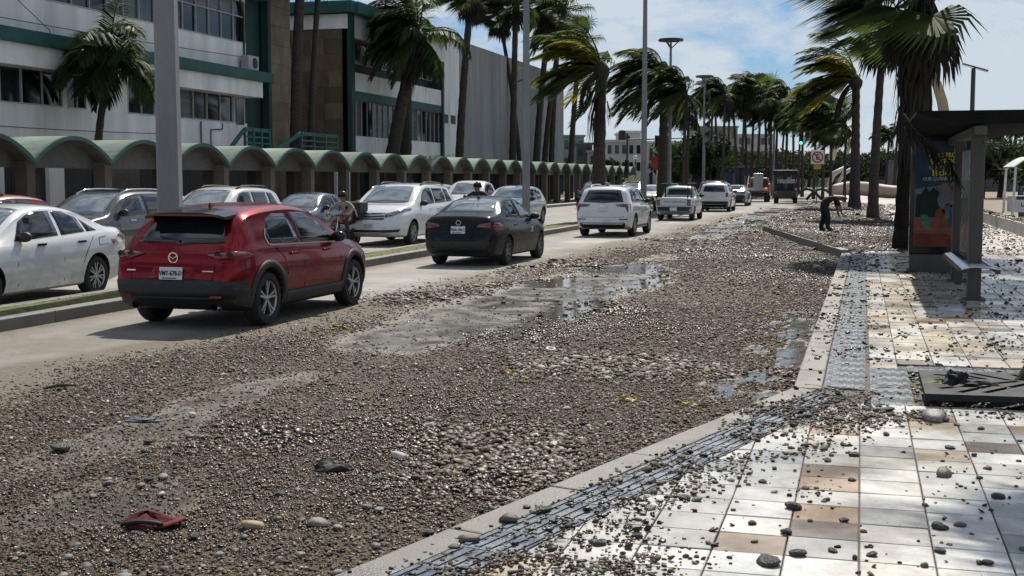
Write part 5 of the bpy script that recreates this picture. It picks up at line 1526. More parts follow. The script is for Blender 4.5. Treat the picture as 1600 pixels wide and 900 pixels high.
    c.handles((-h + 1.55, -h + 2.55), .885, P_red); c.mirror(-h + 2.86, 1.02, M_gloss_black)
    fin = MB().add([(0, 0, 0), (.02, .0, 0), (.01, -.02, .055), (.01, .16, 0), (-.02, 0, 0)], [(0, 1, 2), (1, 3, 2), (3, 4, 2), (4, 0, 2)]); hh = c.cast('T', 0, -h + .95, .0)
    fin.build('antenna_fin', P_red, c.e, hh)
    for sg in (-1, 1):
        lp = [(sg * .45, .72), (sg * .80, .76), (sg * .80, .86), (sg * .5, .80)]; c.patch('headlight', 'F', lp if sg > 0 else lp[::-1], M_head, .008)
    c.patch('grille', 'F', [(-.45, .45), (.45, .45), (.5, .75), (-.5, .75)], M_gloss_black, .006)
    c.plate(0, .48, None, True)
    return c
red_crossover()

def at_wheel(xr, yr, S, rz=0.0, side='R', axle=0):
    """place a car so that a wheel (side, axle 0 rear / 1 front) touches the road at a pixel"""
    p = P(xr, yr); sg = 1 if side == 'R' else -1
    lx = sg * (S['W'] / 2 - .1); ly = S['ro'] - S['L'] / 2 + (S['wb'] if axle else 0)
    ca, sa = math.cos(rz), math.sin(rz)
    return (p.x - (lx * ca - ly * sa), p.y - (lx * sa + ly * ca), 0)

def common_rear(c, kind, tails, plate_z, txt=None, px=0):
    for poly in tails:
        for sg in (-1, 1):
            lp = [(sg * x, z) for x, z in poly]; c.patch('tail_light', 'B', lp if sg > 0 else lp[::-1], M_tail, .012, cell=.08)
    c.plate(0, plate_z, txt, x=px)
def common_front(c, heads, grille, plate_z=None, txt=None, gm=None):
    for poly in heads:
        for sg in (-1, 1):
            lp = [(sg * x, z) for x, z in poly]; c.patch('headlight', 'F', lp if sg > 0 else lp[::-1], M_head, .010, cell=.08)
    for g in grille: c.patch('grille', 'F', g, gm or M_gloss_black, .008, cell=.1)
    if plate_z: c.plate(0, plate_z, txt, True)
def seams(c, ys, z0, z1):
    for y in ys: c.lineboth([(y, z1), (y + .02, (z0 + z1) / 2), (y, z0)], M_inter, w=.009, name='door_seam')

# ---- black sedan ahead of it
S = spec_sedan(L=4.42, W=1.74, H=1.48, wb=2.62, spokes=7, split=False, rim=M_rim_dark, clear_rear=True)
c = Car('sedan_car', 'black saloon taxi with roof aerial driving ahead of the red crossover', at_wheel(790, 413.7, S, -.02), -.02, S, P_black)
std_windows(c, 'sedan'); h = S['L'] / 2
common_rear(c, 'sedan', [[(.42, .90), (.62, .93), (.80, .94), (.84, .86), (.78, .80), (.46, .84)]], .78, 'VNA-190-C')
c.patch('rear_bumper', 'B', [(-.75, .30), (.75, .30), (.75, .55), (-.75, .55)], M_black, .006)
c.line('B', [(-.62, 1.0), (-.5, .72), (.5, .72), (.62, 1.0)], M_inter, .01, 'boot_seam')
hb = c.cast('B', 0, .93, .014); MB().lathe([(.05, 0), (.055, -.008), (.042, -.008), (.04, 0)], 18, 'Y').build('badge', M_chrome, c.e, hb)
for sg in (-1, 1):
    hb = c.cast('B', sg * .5, .86, .02); MB().box(hb, (.16, .01, .03)).build('reversing_light', M_head, c.e)
hh = c.cast('T', 0, -h + 1.42, 0); MB().tube([hh, hh + Vector((0, -.1, .10)), hh + Vector((0, -.28, .22))], .012, 6).build('roof_aerial', M_black, c.e)
MB().lathe([(.04, 0), (.03, .03), (.0, .04)], 8).build('aerial_base', M_black, c.e, hh)
me = text_mesh('VIRTUALTAXI', .085, 'window_lettering', .001); p = c.cast('T', 0, -h + 1.05, .008); q = c.cast('T', 0, -h + 1.20, .008)
o = new_obj('window_lettering', me, M_plate, c.e, p, ((math.atan2(q.z - p.z, q.y - p.y)), 0, 0)); o.scale = (1.05, .8, 1)
p = c.cast('R', h - 1.75, .72, .006)
o = new_obj('door_number', text_mesh('38', .2, 'door_number', .001, bold=.004), M_plate, c.e, p, (PI / 2, 0, PI / 2))
seams(c, (-h + 1.88, -h + 3.0), .3, .96); c.handles((-h + 1.45, -h + 2.45), .86, P_black); c.mirror(-h + 2.85, .98, M_black)
common_front(c, [[(.45, .62), (.8, .66), (.78, .76), (.5, .72)]], [[(-.4, .4), (.4, .4), (.45, .6), (-.45, .6)]])

# ---- white SUV
S = spec_wagon(L=4.63, W=1.84, H=1.66, spokes=6)
c = Car('utility_car', 'white sport utility car with C-shaped tail lights seen from behind', at_wheel(989, 368.7, S, -.01), -.01, S, P_white)
std_windows(c, 'wagon'); h = S['L'] / 2
c.patch('rear_window', 'B', [(-.66, 1.12), (0, 1.09), (.66, 1.12), (.60, 1.30), (.52, 1.50), (-.52, 1.50), (-.60, 1.30)], M_glass, .006)
common_rear(c, 'w', [[(.40, 1.03), (.62, 1.06), (.86, 1.06), (.88, .86), (.80, .80), (.74, .96), (.5, .98)]], .90, None)
for sg in (-1, 1):
    hb = c.cast('B', sg * .58, 1.015, .018); MB().box(hb, (.20, .01, .035)).build('reversing_light', M_head, c.e)
c.patch('lower_bumper', 'B', [(-.76, .30), (.76, .30), (.72, .46), (-.72, .46)], M_black, .012)
for sg in (-1, 1):
    hb = c.cast('B', sg * .68, .575, .012); MB().box(hb, (.28, .012, .03)).build('reflector', M_black, c.e)
c.line('B', [(-.70, 1.0), (-.68, .64), (.68, .64), (.70, 1.0)], M_inter, .01, 'tailgate_seam')
MB().box(c.cast('B', 0, .985, .012), (.20, .01, .03)).build('badge', M_chrome, c.e)
c.rails(-h + .6, -h + 2.5, M_chrome, .58); seams(c, (-h + 1.95, -h + 3.15), .4, 1.05); c.handles((-h + 1.6, -h + 2.65), .95, P_white); c.mirror(-h + 3.05, 1.10, M_black)
c.sides('sill_cladding', [(c.ax[0] + .45, .24), (c.ax[1] - .45, .24), (c.ax[1] - .45, .36), (c.ax[0] + .45, .36)], M_black, .008)
MB().lathe([(.05, 0), (.04, .05), (.0, .08)], 8).build('roof_aerial', M_black, c.e, c.cast('T', 0, -h + .8, 0))
common_front(c, [[(.5, .8), (.85, .84), (.82, .95), (.5, .92)]], [[(-.45, .5), (.45, .5), (.5, .85), (-.5, .85)]])

# ---- small pickup with ladder rack
def pickup(name, label, loc, rz, m, L=4.5, W=1.68, H=1.56, r=.31, rack=True, wb=2.75, ro=.95, lettering=False):
    f = lambda pts: [(y * L / 4.5, z * H / 1.56) for y, z in pts]
    S = dict(L=L, W=W, H=H, r=r, wb=wb, ro=ro, spokes=6, split=False, rim=M_rim_dark,
             top=f([(0, .52), (.02, .72), (.04, .98), (.08, 1.03), (.5, 1.04), (1.72, 1.05), (1.82, 1.16), (1.92, 1.42), (2.02, 1.51), (2.4, 1.56), (2.75, 1.53), (3.0, 1.42), (3.4, 1.13), (3.6, 1.02), (4.0, .95), (4.3, .82), (4.42, .68), (4.5, .5)]),
             belt=f([(0, .98), (1.8, 1.0), (3.4, .95), (4.5, .7)]), bot=f([(0, .42), (.2, .32), (.5, .26), (4.0, .24), (4.4, .28), (4.5, .36)]),
             plan=[(y * L / 4.5, p) for y, p in [(0, .86), (.04, .94), (.2, .97), (1, 1.0), (3.1, 1.0), (3.8, .97), (4.2, .88), (4.4, .75), (4.5, .6)]], roofw=.76)
    c = Car(name, label, loc, rz, S, m, cat='pickup'); h = L / 2
    g = lambda y, z: (y * L / 4.5 - h, z * H / 1.56)
    glasshouse(c, [[g(2.1, 1.04), g(3.28, 1.02), g(3.0, 1.28), g(2.7, 1.43), g(2.12, 1.44)]], ((3.5 * L / 4.5 - h, .56), (2.9 * L / 4.5 - h, .48)), None)
    c.patch('rear_window', 'B', [(-.55, 1.14), (.55, 1.14), (.48, 1.42), (-.48, 1.42)], M_glass, .008)
    c.patch('load_bed', 'T', [(-.62, -h + .14), (.62, -h + .14), (.62, -h + 1.66 * L / 4.5), (-.62, -h + 1.66 * L / 4.5)], M_inter, .004)
    c.patch('rear_bumper', 'B', [(-.78, .40), (.78, .40), (.78, .62), (-.78, .62)], M_black, .02)
    common_rear(c, 'p', [[(.60, .68), (.76, .68), (.76, .94), (.60, .94)]], .52)
    c.line('B', [(-.55, .98), (-.55, .66), (.55, .66), (.55, .98)], M_inter, .012, 'tailgate_seam')
    if lettering:
        for t, x, s_ in (('CORPORATIVO', .22, .085), ('SERVICIO', -.30, .07)):
            p = c.cast('B', x, .84, .008)
            new_obj('tailgate_lettering', text_mesh(t, s_, 'tailgate_lettering', .001, bold=.001), M_green if x < 0 else M_ink, c.e, p, (PI / 2, 0, 0))
    if rack:
        m_ = MB()
        for y in (-h + .3, -h + 1.6):
            for sg in (-1, 1): m_.box((sg * .6, y, 1.32), (.05, .05, .62))
            m_.box((0, y, 1.62), (1.3, .05, .05))
        for sg in (-1, 1): m_.bar((sg * .6, -h + .1, 1.64), (sg * .6, -h + 3.0, 1.66), .05)
        m_.build('ladder_rack', M_black, c.e)
    seams(c, (-h + 2.0 * L / 4.5, -h + 3.3 * L / 4.5), .35, 1.0); c.handles((-h + 2.2,), .9, M_black); c.mirror(-h + 3.2 * L / 4.5, 1.06, M_black)
    common_front(c, [[(.45, .66), (.75, .7), (.72, .84), (.5, .8)]], [[(-.45, .45), (.45, .45), (.45, .75), (-.45, .75)]], .5)
    return c
SP = dict(W=1.68, ro=.95, L=4.5, wb=2.75)
pickup('pickup_truck', 'pale small pickup with black bumper and black ladder rack', at_wheel(1082, 344, SP), 0, P_pale, lettering=True)

# ---- white boxy SUV and cars ahead
S = spec_wagon(L=4.45, W=1.80, H=1.68, wb=2.63, ro=.90)
c = Car('utility_car', 'white boxy four wheel drive with roof bars ahead of the pickup', at_wheel(1139, 330.3, S), 0, S, P_white); h = S['L'] / 2
std_windows(c, 'wagon'); c.patch('rear_window', 'B', [(-.62, 1.13), (.62, 1.13), (.54, 1.48), (-.54, 1.48)], M_glass, .006)
common_rear(c, 'w', [[(.66, .86), (.85, .84), (.85, 1.08), (.68, 1.08)]], .93); c.patch('rear_bumper', 'B', [(-.8, .3), (.8, .3), (.8, .60), (-.8, .60)], M_black, .014)
c.rails(-h + .5, -h + 2.4, M_black, .58, .08); c.mirror(-h + 2.9, 1.1, M_black)
for y in (-h + .9, -h + 1.6): MB().box((0, y, S['H'] + .04), (1.25, .08, .05)).build('roof_bar', M_black, c.e)
S = spec_wagon(L=4.7, W=1.85, H=1.78)
c = Car('utility_car', 'dark blue utility car half hidden beyond the white boxy one', (-8.9, 80.5, 0), 0, S, P_blue); std_windows(c, 'wagon')
c.patch('rear_window', 'B', [(-.62, 1.2), (.62, 1.2), (.54, 1.56), (-.54, 1.56)], M_glass, .006); common_rear(c, 'w', [[(.66, .9), (.85, .9), (.85, 1.15), (.68, 1.15)]], .95)
hb = c.cast('B', -.72, 1.2, .02); MB().box((-.78, hb.y, 1.22), (.1, .03, .12)).build('indicator', M_amber, c.e)
S = spec_sedan(L=4.6, W=1.80, H=1.46)
c = Car('sedan_car', 'silver grey saloon between white boxy car and red truck', at_wheel(1166, 321.5, S), 0, S, P_silver); std_windows(c, 'sedan')
common_rear(c, 's', [[(.45, .86), (.82, .88), (.82, .98), (.45, .96)]], .75); c.patch('rear_bumper', 'B', [(-.75, .3), (.75, .3), (.8, .75), (-.8, .75)], M_black, .006)

# ---- oncoming traffic (rotated half a turn)
S = spec_sedan(L=4.49, W=1.74, H=1.475, wb=2.62, ro=1.0, spokes=7, rim=M_rim, r=.315)
c = Car('sedan_car', 'white saloon with black mirror beside the planted median', at_wheel(145, 460.5, S, PI, 'L', 0), PI, S, P_white); h = S['L'] / 2
std_windows(c, 'sedan')
common_rear(c, 's', [[(.50, .90), (.84, .96), (.84, .80), (.56, .82)]], .72)
c.sides('tail_light_side', [(-h + .06, .84), (-h + .38, .93), (-h + .30, .985), (-h + .08, .96)], M_tail, .009, cell=.05)
seams(c, (-h + 1.88, -h + 2.98), .3, .96); c.lineboth([(-h + 1.1, .94), (-h + 1.3, .72), (-h + 1.4, .55)], M_inter, w=.009, name='door_seam')
c.handles((-h + 1.42, -h + 2.42), .88, M_gloss_black); c.mirror(-h + 2.85, .98, M_black)
c.lineboth([(-h + .7, .82), (-h + .95, .80), (-h + .95, .92), (-h + .75, .94)], M_inter, w=.006, name='fuel_flap')
common_front(c, [[(.45, .62), (.8, .68), (.78, .8), (.5, .74)]], [[(-.4, .4), (.4, .4), (.45, .68), (-.45, .68)]], .45)

S = spec_wagon(L=4.4, W=1.80, H=1.62, spokes=5)
a_, d_ = PL(150, -16.3)
c = Car('utility_car', 'dark grey crossover with black roof behind the white saloon', (-16.3, a_ + .4, 0), PI, S, P_grey); h = S['L'] / 2
std_windows(c, 'wagon'); c.mirror(-h + 2.9, 1.1, M_black); seams(c, (-h + 1.9, -h + 3.0), .4, 1.05); c.rails(-h + .5, -h + 2.5, M_chrome, .6, .04)
common_front(c, [[(.45, .75), (.85, .8), (.82, .92), (.5, .88)]], [[(-.45, .4), (.45, .4), (.5, .8), (-.5, .8)]], .5); c.handles((-h + 1.5, -h + 2.5), .95, M_chrome)
c.patch('roof_panel', 'T', [(-.55, -h + .5), (.55, -h + .5), (.55, -h + 2.4), (-.55, -h + 2.4)], M_gloss_black, .006)

S = spec_wagon(L=4.5, W=1.82, H=1.66)
a_, d_ = PL(345, -16.4)
c = Car('utility_car', 'white wagon with roof rails hidden behind the red crossover', (-16.4, a_, 0), PI, S, P_white); h = S['L'] / 2
std_windows(c, 'wagon'); c.rails(-h + .4, -h + 2.4, M_black, .6); c.mirror(-h + 2.9, 1.1, M_black); common_front(c, [[(.45, .75), (.85, .8), (.82, .92), (.5, .88)]], [[(-.45, .4), (.45, .4), (.5, .8), (-.5, .8)]])
S = spec_sedan(L=4.3, W=1.74, H=1.46)
a_, d_ = PL(240, -18.6)
c = Car('small_car', 'white small car just showing past the grey crossover tail', (-18.6, a_, 0), PI, S, P_white); std_windows(c, 'sedan'); c.mirror(.6, .98, P_white)
a_, d_ = PL(-42, -18.6)
c = Car('small_car', 'red small car seen behind the white saloon roof', (-18.5, a_, 0), PI, spec_suv(L=4.1, H=1.52, wb=2.5), P_dred); std_windows(c, 'suv')
for k in range(14):
    hh = c.cast('T', -.5 + k / 13, -.2, .03)
    if hh: MB().box(hh, (.05, .05, .06)).build('roof_light', M_tail, c.e)
S = spec_sedan(L=4.4, W=1.75, H=1.46)
a_, d_ = PL(483, -16.2)
c = Car('sedan_car', 'teal grey saloon coming on behind the motorcyclist', (-16.2, a_, 0), PI, S, P_teal); h = S['L'] / 2
std_windows(c, 'sedan'); c.mirror(-h + 2.85, .98, M_black); seams(c, (-h + 1.9, -h + 3.0), .3, .96); common_front(c, [[(.45, .62), (.8, .68), (.78, .8), (.5, .74)]], [[(-.4, .4), (.4, .4), (.45, .68), (-.45, .68)]], .45)

# white minivan, front three-quarter
S = spec_wagon(L=5.15, W=2.0, H=1.74, wb=3.0, ro=1.15, r=.35, spokes=7, roofw=.78)
c = Car('minivan', 'white minivan with chrome grille bars facing oncoming, beside the motorcyclist', at_wheel(643, 383, S, PI, 'L', 1), PI, S, P_white, cat='van'); h = S['L'] / 2
std_windows(c, 'wagon'); c.mirror(-h + 3.42, 1.14, M_black); c.rails(-h + .5, -h + 2.7, M_black, .64, .06)
common_front(c, [[(.46, .80), (.66, .83), (.93, .98), (.90, 1.05), (.72, .98), (.46, .90)]], [[(-.44, .74), (.44, .74), (.44, .92), (-.44, .92)]], .58, 'VKT-214')
for z in (.79, .86): c.line('F', [(-.46, z + .01), (0, z - .01), (.46, z + .01)], M_chrome, .03, 'grille_bar', .016)
c.patch('lower_grille', 'F', [(-.8, .40), (.8, .40), (.85, .48), (.5, .46), (-.5, .46), (-.85, .48)], M_gloss_black, .01)
c.line('T', [(-.62, h - 1.32), (0, h - 1.25), (.62, h - 1.32)], M_black, .05, 'wiper_cowl', .01)
seams(c, (-h + 1.3, -h + 2.3, -h + 3.5), .4, 1.1); c.handles((-h + 2.1, -h + 2.75), 1.0, P_white)
MB().lathe([(.05, 0), (.06, -.01), (.045, -.012), (.04, 0)], 16, 'Y').build('badge', M_chrome, c.e, c.cast('F', 0, .85, .03))

a_, d_ = PL(590, -16.3); S = spec_suv(L=4.3, H=1.62)
c = Car('utility_car', 'dark crossover hidden behind the white minivan', (-16.2, a_ + 1, 0), PI, S, P_grey); std_windows(c, 'suv'); c.rails(-.8, .6, M_chrome, .6)
a_, d_ = PL(733, -15.6)
pickup('pickup_truck', 'white crew pickup facing oncoming behind the second rider', (-15.7, a_ + 1, 0), PI, P_white, L=5.2, W=1.85, H=1.80, r=.38, rack=False, wb=3.1, ro=1.2)
S = spec_suv(L=4.35, W=1.8, H=1.60, r=.34, spokes=5)
c = Car('utility_car', 'white compact crossover beside the lamp post, windscreen glinting', at_wheel(846, 350.5, S, PI, 'L', 0), PI, S, P_white); h = S['L'] / 2
std_windows(c, 'suv'); c.mirror(-h + 2.86, 1.05, M_black); common_front(c, [[(.45, .72), (.8, .78), (.8, .9), (.5, .86)]], [[(-.45, .4), (.45, .4), (.5, .78), (-.5, .78)]], .5)
for y in c.ax: c.ring('arch_cladding', y, c.r + .045, c.r + .11, -.1, PI + .1, M_black)
for xp, lat, S, m, lb in ((668, -18.6, spec_wagon(L=4.5), P_white, 'white car parked past the minivan roof'), (930, -16.4, spec_wagon(H=1.7), P_black, 'black utility car oncoming under the big median palm'),
                       (1018, -13.6, spec_sedan(), P_white, 'white saloon with glinting windscreen behind the median shrub'),
                       (988, -16.6, spec_wagon(H=1.72), P_silver, 'silver wagon with yellow roof sign at the junction'),
                       (1052, -16, spec_sedan(), P_grey, 'grey saloon far off beyond the ladder rack')):
    a_, d_ = PL(xp, lat)
    c = Car('distant_car', lb, (lat, a_, 0), PI, S, m); std_windows(c, 'wagon' if S['H'] > 1.6 else 'sedan'); c.mirror(.7, 1.02, M_black)
    common_front(c, [[(.45, .66), (.8, .72), (.78, .84), (.5, .78)]], [[(-.4, .4), (.4, .4), (.45, .7), (-.45, .7)]])
    if 'yellow' in lb: MB().box((0, .1, S['H'] + .1), (1.1, .3, .18)).build('roof_sign', mat('yellow_sign', (.6, .5, .08), .5), c.e)
# ------------------------------------------------------------------ lamp posts, signs
M_post = mat('post_grey', (0.20, 0.205, 0.21), 0.5, var=0.15, scale=2, bump=0.1, bscale=30, stretch=(1, 1, .3))
M_post_d = mat('post_dark', (0.045, 0.047, 0.05), 0.5, var=0.2, scale=3)
M_lampw = mat('lamp_lens', (0.6, 0.6, 0.58), 0.3, var=0.05)
def lamp_post(xp, lat, H, w0, label, rz=0.3):
    a, dep = PL(xp, lat)
    e = empty('lamp_post', (lat, a, 0.12), rz, label, 'lamp post')
    m = MB(); n = 8
    for k, (r, z) in enumerate(((w0 * 1.05, 0), (w0 * .95, H * .35), (w0 * .70, H))): pass
    vs, fs = [], []
    ch = .22
    for r, z in ((w0 * 1.02, 0), (w0 * .92, H * .4), (w0 * .66, H)):
        q = r * (1 - ch)
        vs += [(q, -r, z), (r, -q, z), (r, q, z), (q, r, z), (-q, r, z), (-r, q, z), (-r, -q, z), (-q, -r, z)]
    for i in range(2):
        for k in range(8): fs.append((i * 8 + k, i * 8 + (k + 1) % 8, i * 8 + 8 + (k + 1) % 8, i * 8 + 8 + k))
    fs.append(tuple(range(16, 24))); m.add(vs, fs); m.build('post', M_post, e)
    MB().box((0, 0, .02), (w0 * 3.2, w0 * 3.2, .04)).build('base_plate', M_post, e)
    for sx in (-1, 1):
        for sy in (-1, 1): MB().lathe([(.03, 0), (.03, .06), (.0, .065)], 8, c=(sx * w0 * 1.3, sy * w0 * 1.3, .04)).build('bolt', M_post_d, e)
    for sg in (-1, 1):
        arm = MB().tube([(0, 0, H - .1), (sg * .5, 0, H + .25), (sg * 1.6, 0, H + .4)], [.06, .05, .04], 8).build('arm', M_post, e)
        hd = MB().box((sg * 1.9, 0, H + .4), (.75, .28, .10), taper=.8).build('lamp_head', M_post_d, arm, bevel=.02)
    return e
lamp_post(267, -10.6, 10.5, .175, 'thick grey square lamp post rising behind the red crossover')
lamp_post(822, -10.6, 10.5, .125, 'grey lamp post on the median behind the black saloon')
lamp_post(1005, -10.6, 11.2, .14, 'grey lamp post on the median behind the white sport utility car')
def ring_lamp(xp, lat, ytop, R, label, horns=0):
    a, dep = PL(xp, lat); H = ZH(ytop, dep)
    e = empty('ring_lamp_post', (lat, a, 0.12), 0, label, 'lamp post')
    MB().tube([(0, 0, 0), (0, 0, H * .5), (0, 0, H - .1)], [.11, .09, .06], 10).build('post', M_post, e, smooth=True, sharp=50)
    MB().lathe([(R, -.05), (R + .04, 0), (R, .07), (R - .22, .07), (R - .26, .0), (R - .22, -.05), (R, -.05)], 28, c=(0, 0, H)).build('ring', M_post_d, e, smooth=True, sharp=40)
    m = MB()
    for k in range(3):
        an = k * 2 * PI / 3; m.bar((0, 0, H - .45), (math.cos(an) * (R - .15), math.sin(an) * (R - .15), H), .05)
    m.build('bracket', M_post_d, e)
    for k in range(horns):
        z = H - 1.2 - k * .62
        MB().lathe([(.05, 0), (.10, .12), (.30, .34), (.28, .36), (.06, .18)], 12, 'X', (0, 0, z)).build('horn', M_black, e, smooth=True, sharp=40)
    return e
ring_lamp(1045, -9.9, 70, .64, 'tall post with flat ring lamp beside a windswept palm')
ring_lamp(1098, -9.9, 125, .56, 'ring lamp post hung with black horn loudspeakers', 6)
# thin pole further on
for xp, yt, lat, lb in ((1207, 182, -8.6, 'thin grey pole by the red truck'), (1078, 236, -18.5, 'short pale pole beside the dark stall')):
    a, dep = PL(xp, lat); H = ZH(yt, dep)
    e = empty('thin_post', (lat, a, 0), 0, lb, 'post'); MB().tube([(0, 0, 0), (0, 0, H)], [.13, .09], 8).build('post', M_post, e); MB().lathe([(.0, 0), (.16, .02), (.12, .12), (0, .16)], 8, c=(0, 0, H)).build('cap', M_post_d, e)

# solar lamp by the sea wall
a, dep = PL(1513, 4.1); H = ZH(113, dep)
e = empty('solar_lamp', (4.1, a, WALK), 0, 'dark post with tilted solar panel lamp above the shelter roof', 'lamp post')
MB().tube([(0, 0, 0), (0, 0, H - WALK)], [.10, .085], 10).build('post', M_post_d, e)
MB().box((.05, 0, H - WALK + .12), (1.0, .5, .05), M=Matrix.Rotation(.30, 3, 'Y')).build('solar_panel', M_gloss_black, e)
MB().box((0, 0, H - WALK - .02), (.14, .14, .22)).build('bracket', M_post_d, e)

# no-parking sign
a, dep = PL(1275, -3.0)
e = empty('no_parking_sign', (-3.0, a, WALK), YAW * 0 + .18, 'white no parking sign with crossed letter E on a thin post', 'sign')
ZS = ZH(246, dep) - WALK
M_sw = mat('sign_white', (.62, .62, .6), .5, var=.08); M_sr = mat('sign_red', (.30, .02, .02), .5, var=.1); M_sy = mat('sign_yellow', (.45, .26, .02), .5, var=.1)
MB().tube([(0, .04, 0), (0, .04, ZS + .3)], .035, 8).build('post', M_post_d, e)
pl = MB().box((0, 0, ZS), (.92, .03, .98)).build('plate', M_sw, e, bevel=.01)
MB().lathe([(.40, -.02), (.40, -.026), (.31, -.026), (.31, -.02)], 32, 'Y', (0, 0, ZS)).build('ring', M_sr, pl)
new_obj('letter', text_mesh('E', .55, 'letter', .002, bold=.01), M_ink, pl, (0, -.020, ZS), (PI / 2, 0, 0))
MB().bar((-.25, -.030, ZS + .25), (.25, -.030, ZS - .25), .07, .006, up=(0, 1, 0)).build('slash', M_sr, pl)
MB().box((0, 0, ZS - .68), (.5, .03, .32)).build('arrow_plate', M_sy, e)

# traffic signals
M_lit_g = mat('signal_green', (.02, .4, .2), .3, emit=(.05, 1, .55), estr=3.0)
def signal(pos, arm_to, H, label, lit, name='traffic_signal'):
    e = empty(name, pos, 0, label, 'traffic light')
    MB().tube([(0, 0, 0), (0, 0, H + .6)], [.12, .09], 8).build('post', M_post_d, e)
    MB().tube([(0, 0, H), (arm_to, 0, H + .15)], [.07, .05], 8).build('arm', M_post_d, e)
    for x in ((arm_to, 0) if lit else (arm_to, arm_to * .45, 0)):
        hd = MB().box((x, -.14, H - .15 if x else 2.9), (.36, .26, 1.05)).build('signal_head', M_black, e, bevel=.03)
        for k in range(3):
            z = (H - .15 if x else 2.9) + .32 - .32 * k
            MB().lathe([(.0, -.285), (.12, -.28), (.13, -.27)], 14, 'Y', (x, 0, z)).build('lens', M_lit_g if (lit and k == 2 and x) else M_dark, hd)
            MB().lathe([(.145, -.27), (.145, -.42), (.135, -.42), (.135, -.27)], 14, 'Y', (x, 0, z)).build('visor', M_black, hd)
    return e
a, dep = PL(1296, -2.6); signal((-2.6, a, WALK), -2.6, ZH(218, dep), 'traffic light showing green on an arm over the road', True)
a, dep = PL(979, -20.3); signal((-20.3, a, .16), 6.0, ZH(222, dep), 'dark traffic light mast with long arm past the arcade end', False)
a, dep = PL(1026, -11.5)
e = empty('round_sign', (-11.5, a, .1), 0, 'round red sign on a white post past the median palms', 'sign')
MB().tube([(0, .03, 0), (0, .03, ZH(255, dep))], .05, 8).build('post', M_sw, e); MB().lathe([(0, -.02), (.40, -.02), (.40, .0), (0, .0)], 24, 'Y', (0, 0, ZH(258, dep))).build('disc', M_sr, e)
a, dep = PL(995, -21)
e = empty('globe_lamp', (-21.2, a, .16), 0, 'small globe street lamp near the end of the arcade', 'lamp post')
MB().tube([(0, 0, 0), (0, 0, 3.6)], .05, 8).build('post', M_post_d, e); MB().lathe([(.0, .0), (.16, .04), (.24, .2), (.16, .38), (0, .44)], 14, c=(0, 0, 3.6)).build('globe', M_lampw, e, smooth=True)

# ------------------------------------------------------------------ bus shelter
M_steel = mat('brushed_steel', (0.072, 0.068, 0.062), 0.55, metal=.2, var=.15, scale=3, bump=.08, bscale=60, stretch=(1, 1, .2))
M_roof = mat('shelter_roof', (0.010, 0.011, 0.012), 0.9, var=.25, scale=2, spec=.1)
sh = empty('bus_shelter', (1.55, 18.8, WALK), 0, 'steel bus shelter with dark roof, bench and lit-less poster case', 'bus shelter')
tag(sh, 'steel bus shelter with thin dark roof, slatted bench and advertising case')
def SHL(x, y, z): return (x - 1.55, y - 18.8, z - WALK)
m = MB(); n = 12
prof = [(0.72 + 2.35 * k / n, 2.66) for k in range(n + 1)]
vs = []
for y in (18.35, 24.75):
    vs += [SHL(x, y, z + .13) for x, z in prof] + [SHL(x, y, z + .09 - .15 * math.sin(PI * k / n) ** .8) for k, (x, z) in enumerate(prof)]
N1 = n + 1; fs = []
for k in range(n):
    fs += [(k, k + 1, 2 * N1 + k + 1, 2 * N1 + k), (N1 + k + 1, N1 + k, 3 * N1 + k, 3 * N1 + k + 1), (k, N1 + k, N1 + k + 1, k + 1), (2 * N1 + k + 1, 3 * N1 + k + 1, 3 * N1 + k, 2 * N1 + k)]
fs += [(0, 2 * N1, 3 * N1, N1), (n, N1 + n, 3 * N1 + n, 2 * N1 + n)]
m.add(vs, fs); m.build('roof', M_roof, sh)
for y in (18.8, 22.1):
    p = MB().box(SHL(1.57, y, 1.36), (.18, .20, 2.46)).build('post', M_steel, sh, bevel=.012)
    MB().box(SHL(1.57, y, WALK + .012), (.30, .32, .024)).build('base_plate', M_steel, p)
    MB().lathe([(.0, -.004), (.016, -.004), (.018, 0)], 8, 'Y', SHL(1.62, y - .10, 2.36)).build('screw', M_dark, p)
MB().box(SHL(1.57, 21.5, 2.52), (.16, 6.2, .12)).build('roof_beam', M_steel, sh)
gl = MB().box(SHL(1.60, 20.45, 1.45), (.012, 3.0, 1.7)).build('back_pane', mat('shelter_glass', (.5, .6, .65), .04, var=.02, trans=.9, alpha=.55), sh)
bn = MB().box(SHL(1.62, 18.95, .36), (.10, .10, .5)).box(SHL(1.55, 21.5, .36), (.10, .10, .5)).bar(SHL(1.35, 18.3, .60), SHL(1.35, 21.9, .60), .04, .05).bar(SHL(1.82, 18.0, .60), SHL(1.82, 21.9, .60), .04, .05)
bn = bn.build('bench', M_steel, sh)
for k in range(22):
    y = 18.15 + k * .17
    MB().tube([SHL(1.35, y, .62), SHL(1.48, y, .655), SHL(1.70, y, .655), SHL(1.82, y, .62)], .016, 6).build('slat', M_chrome if k % 1 == 0 else M_steel, bn, smooth=True)
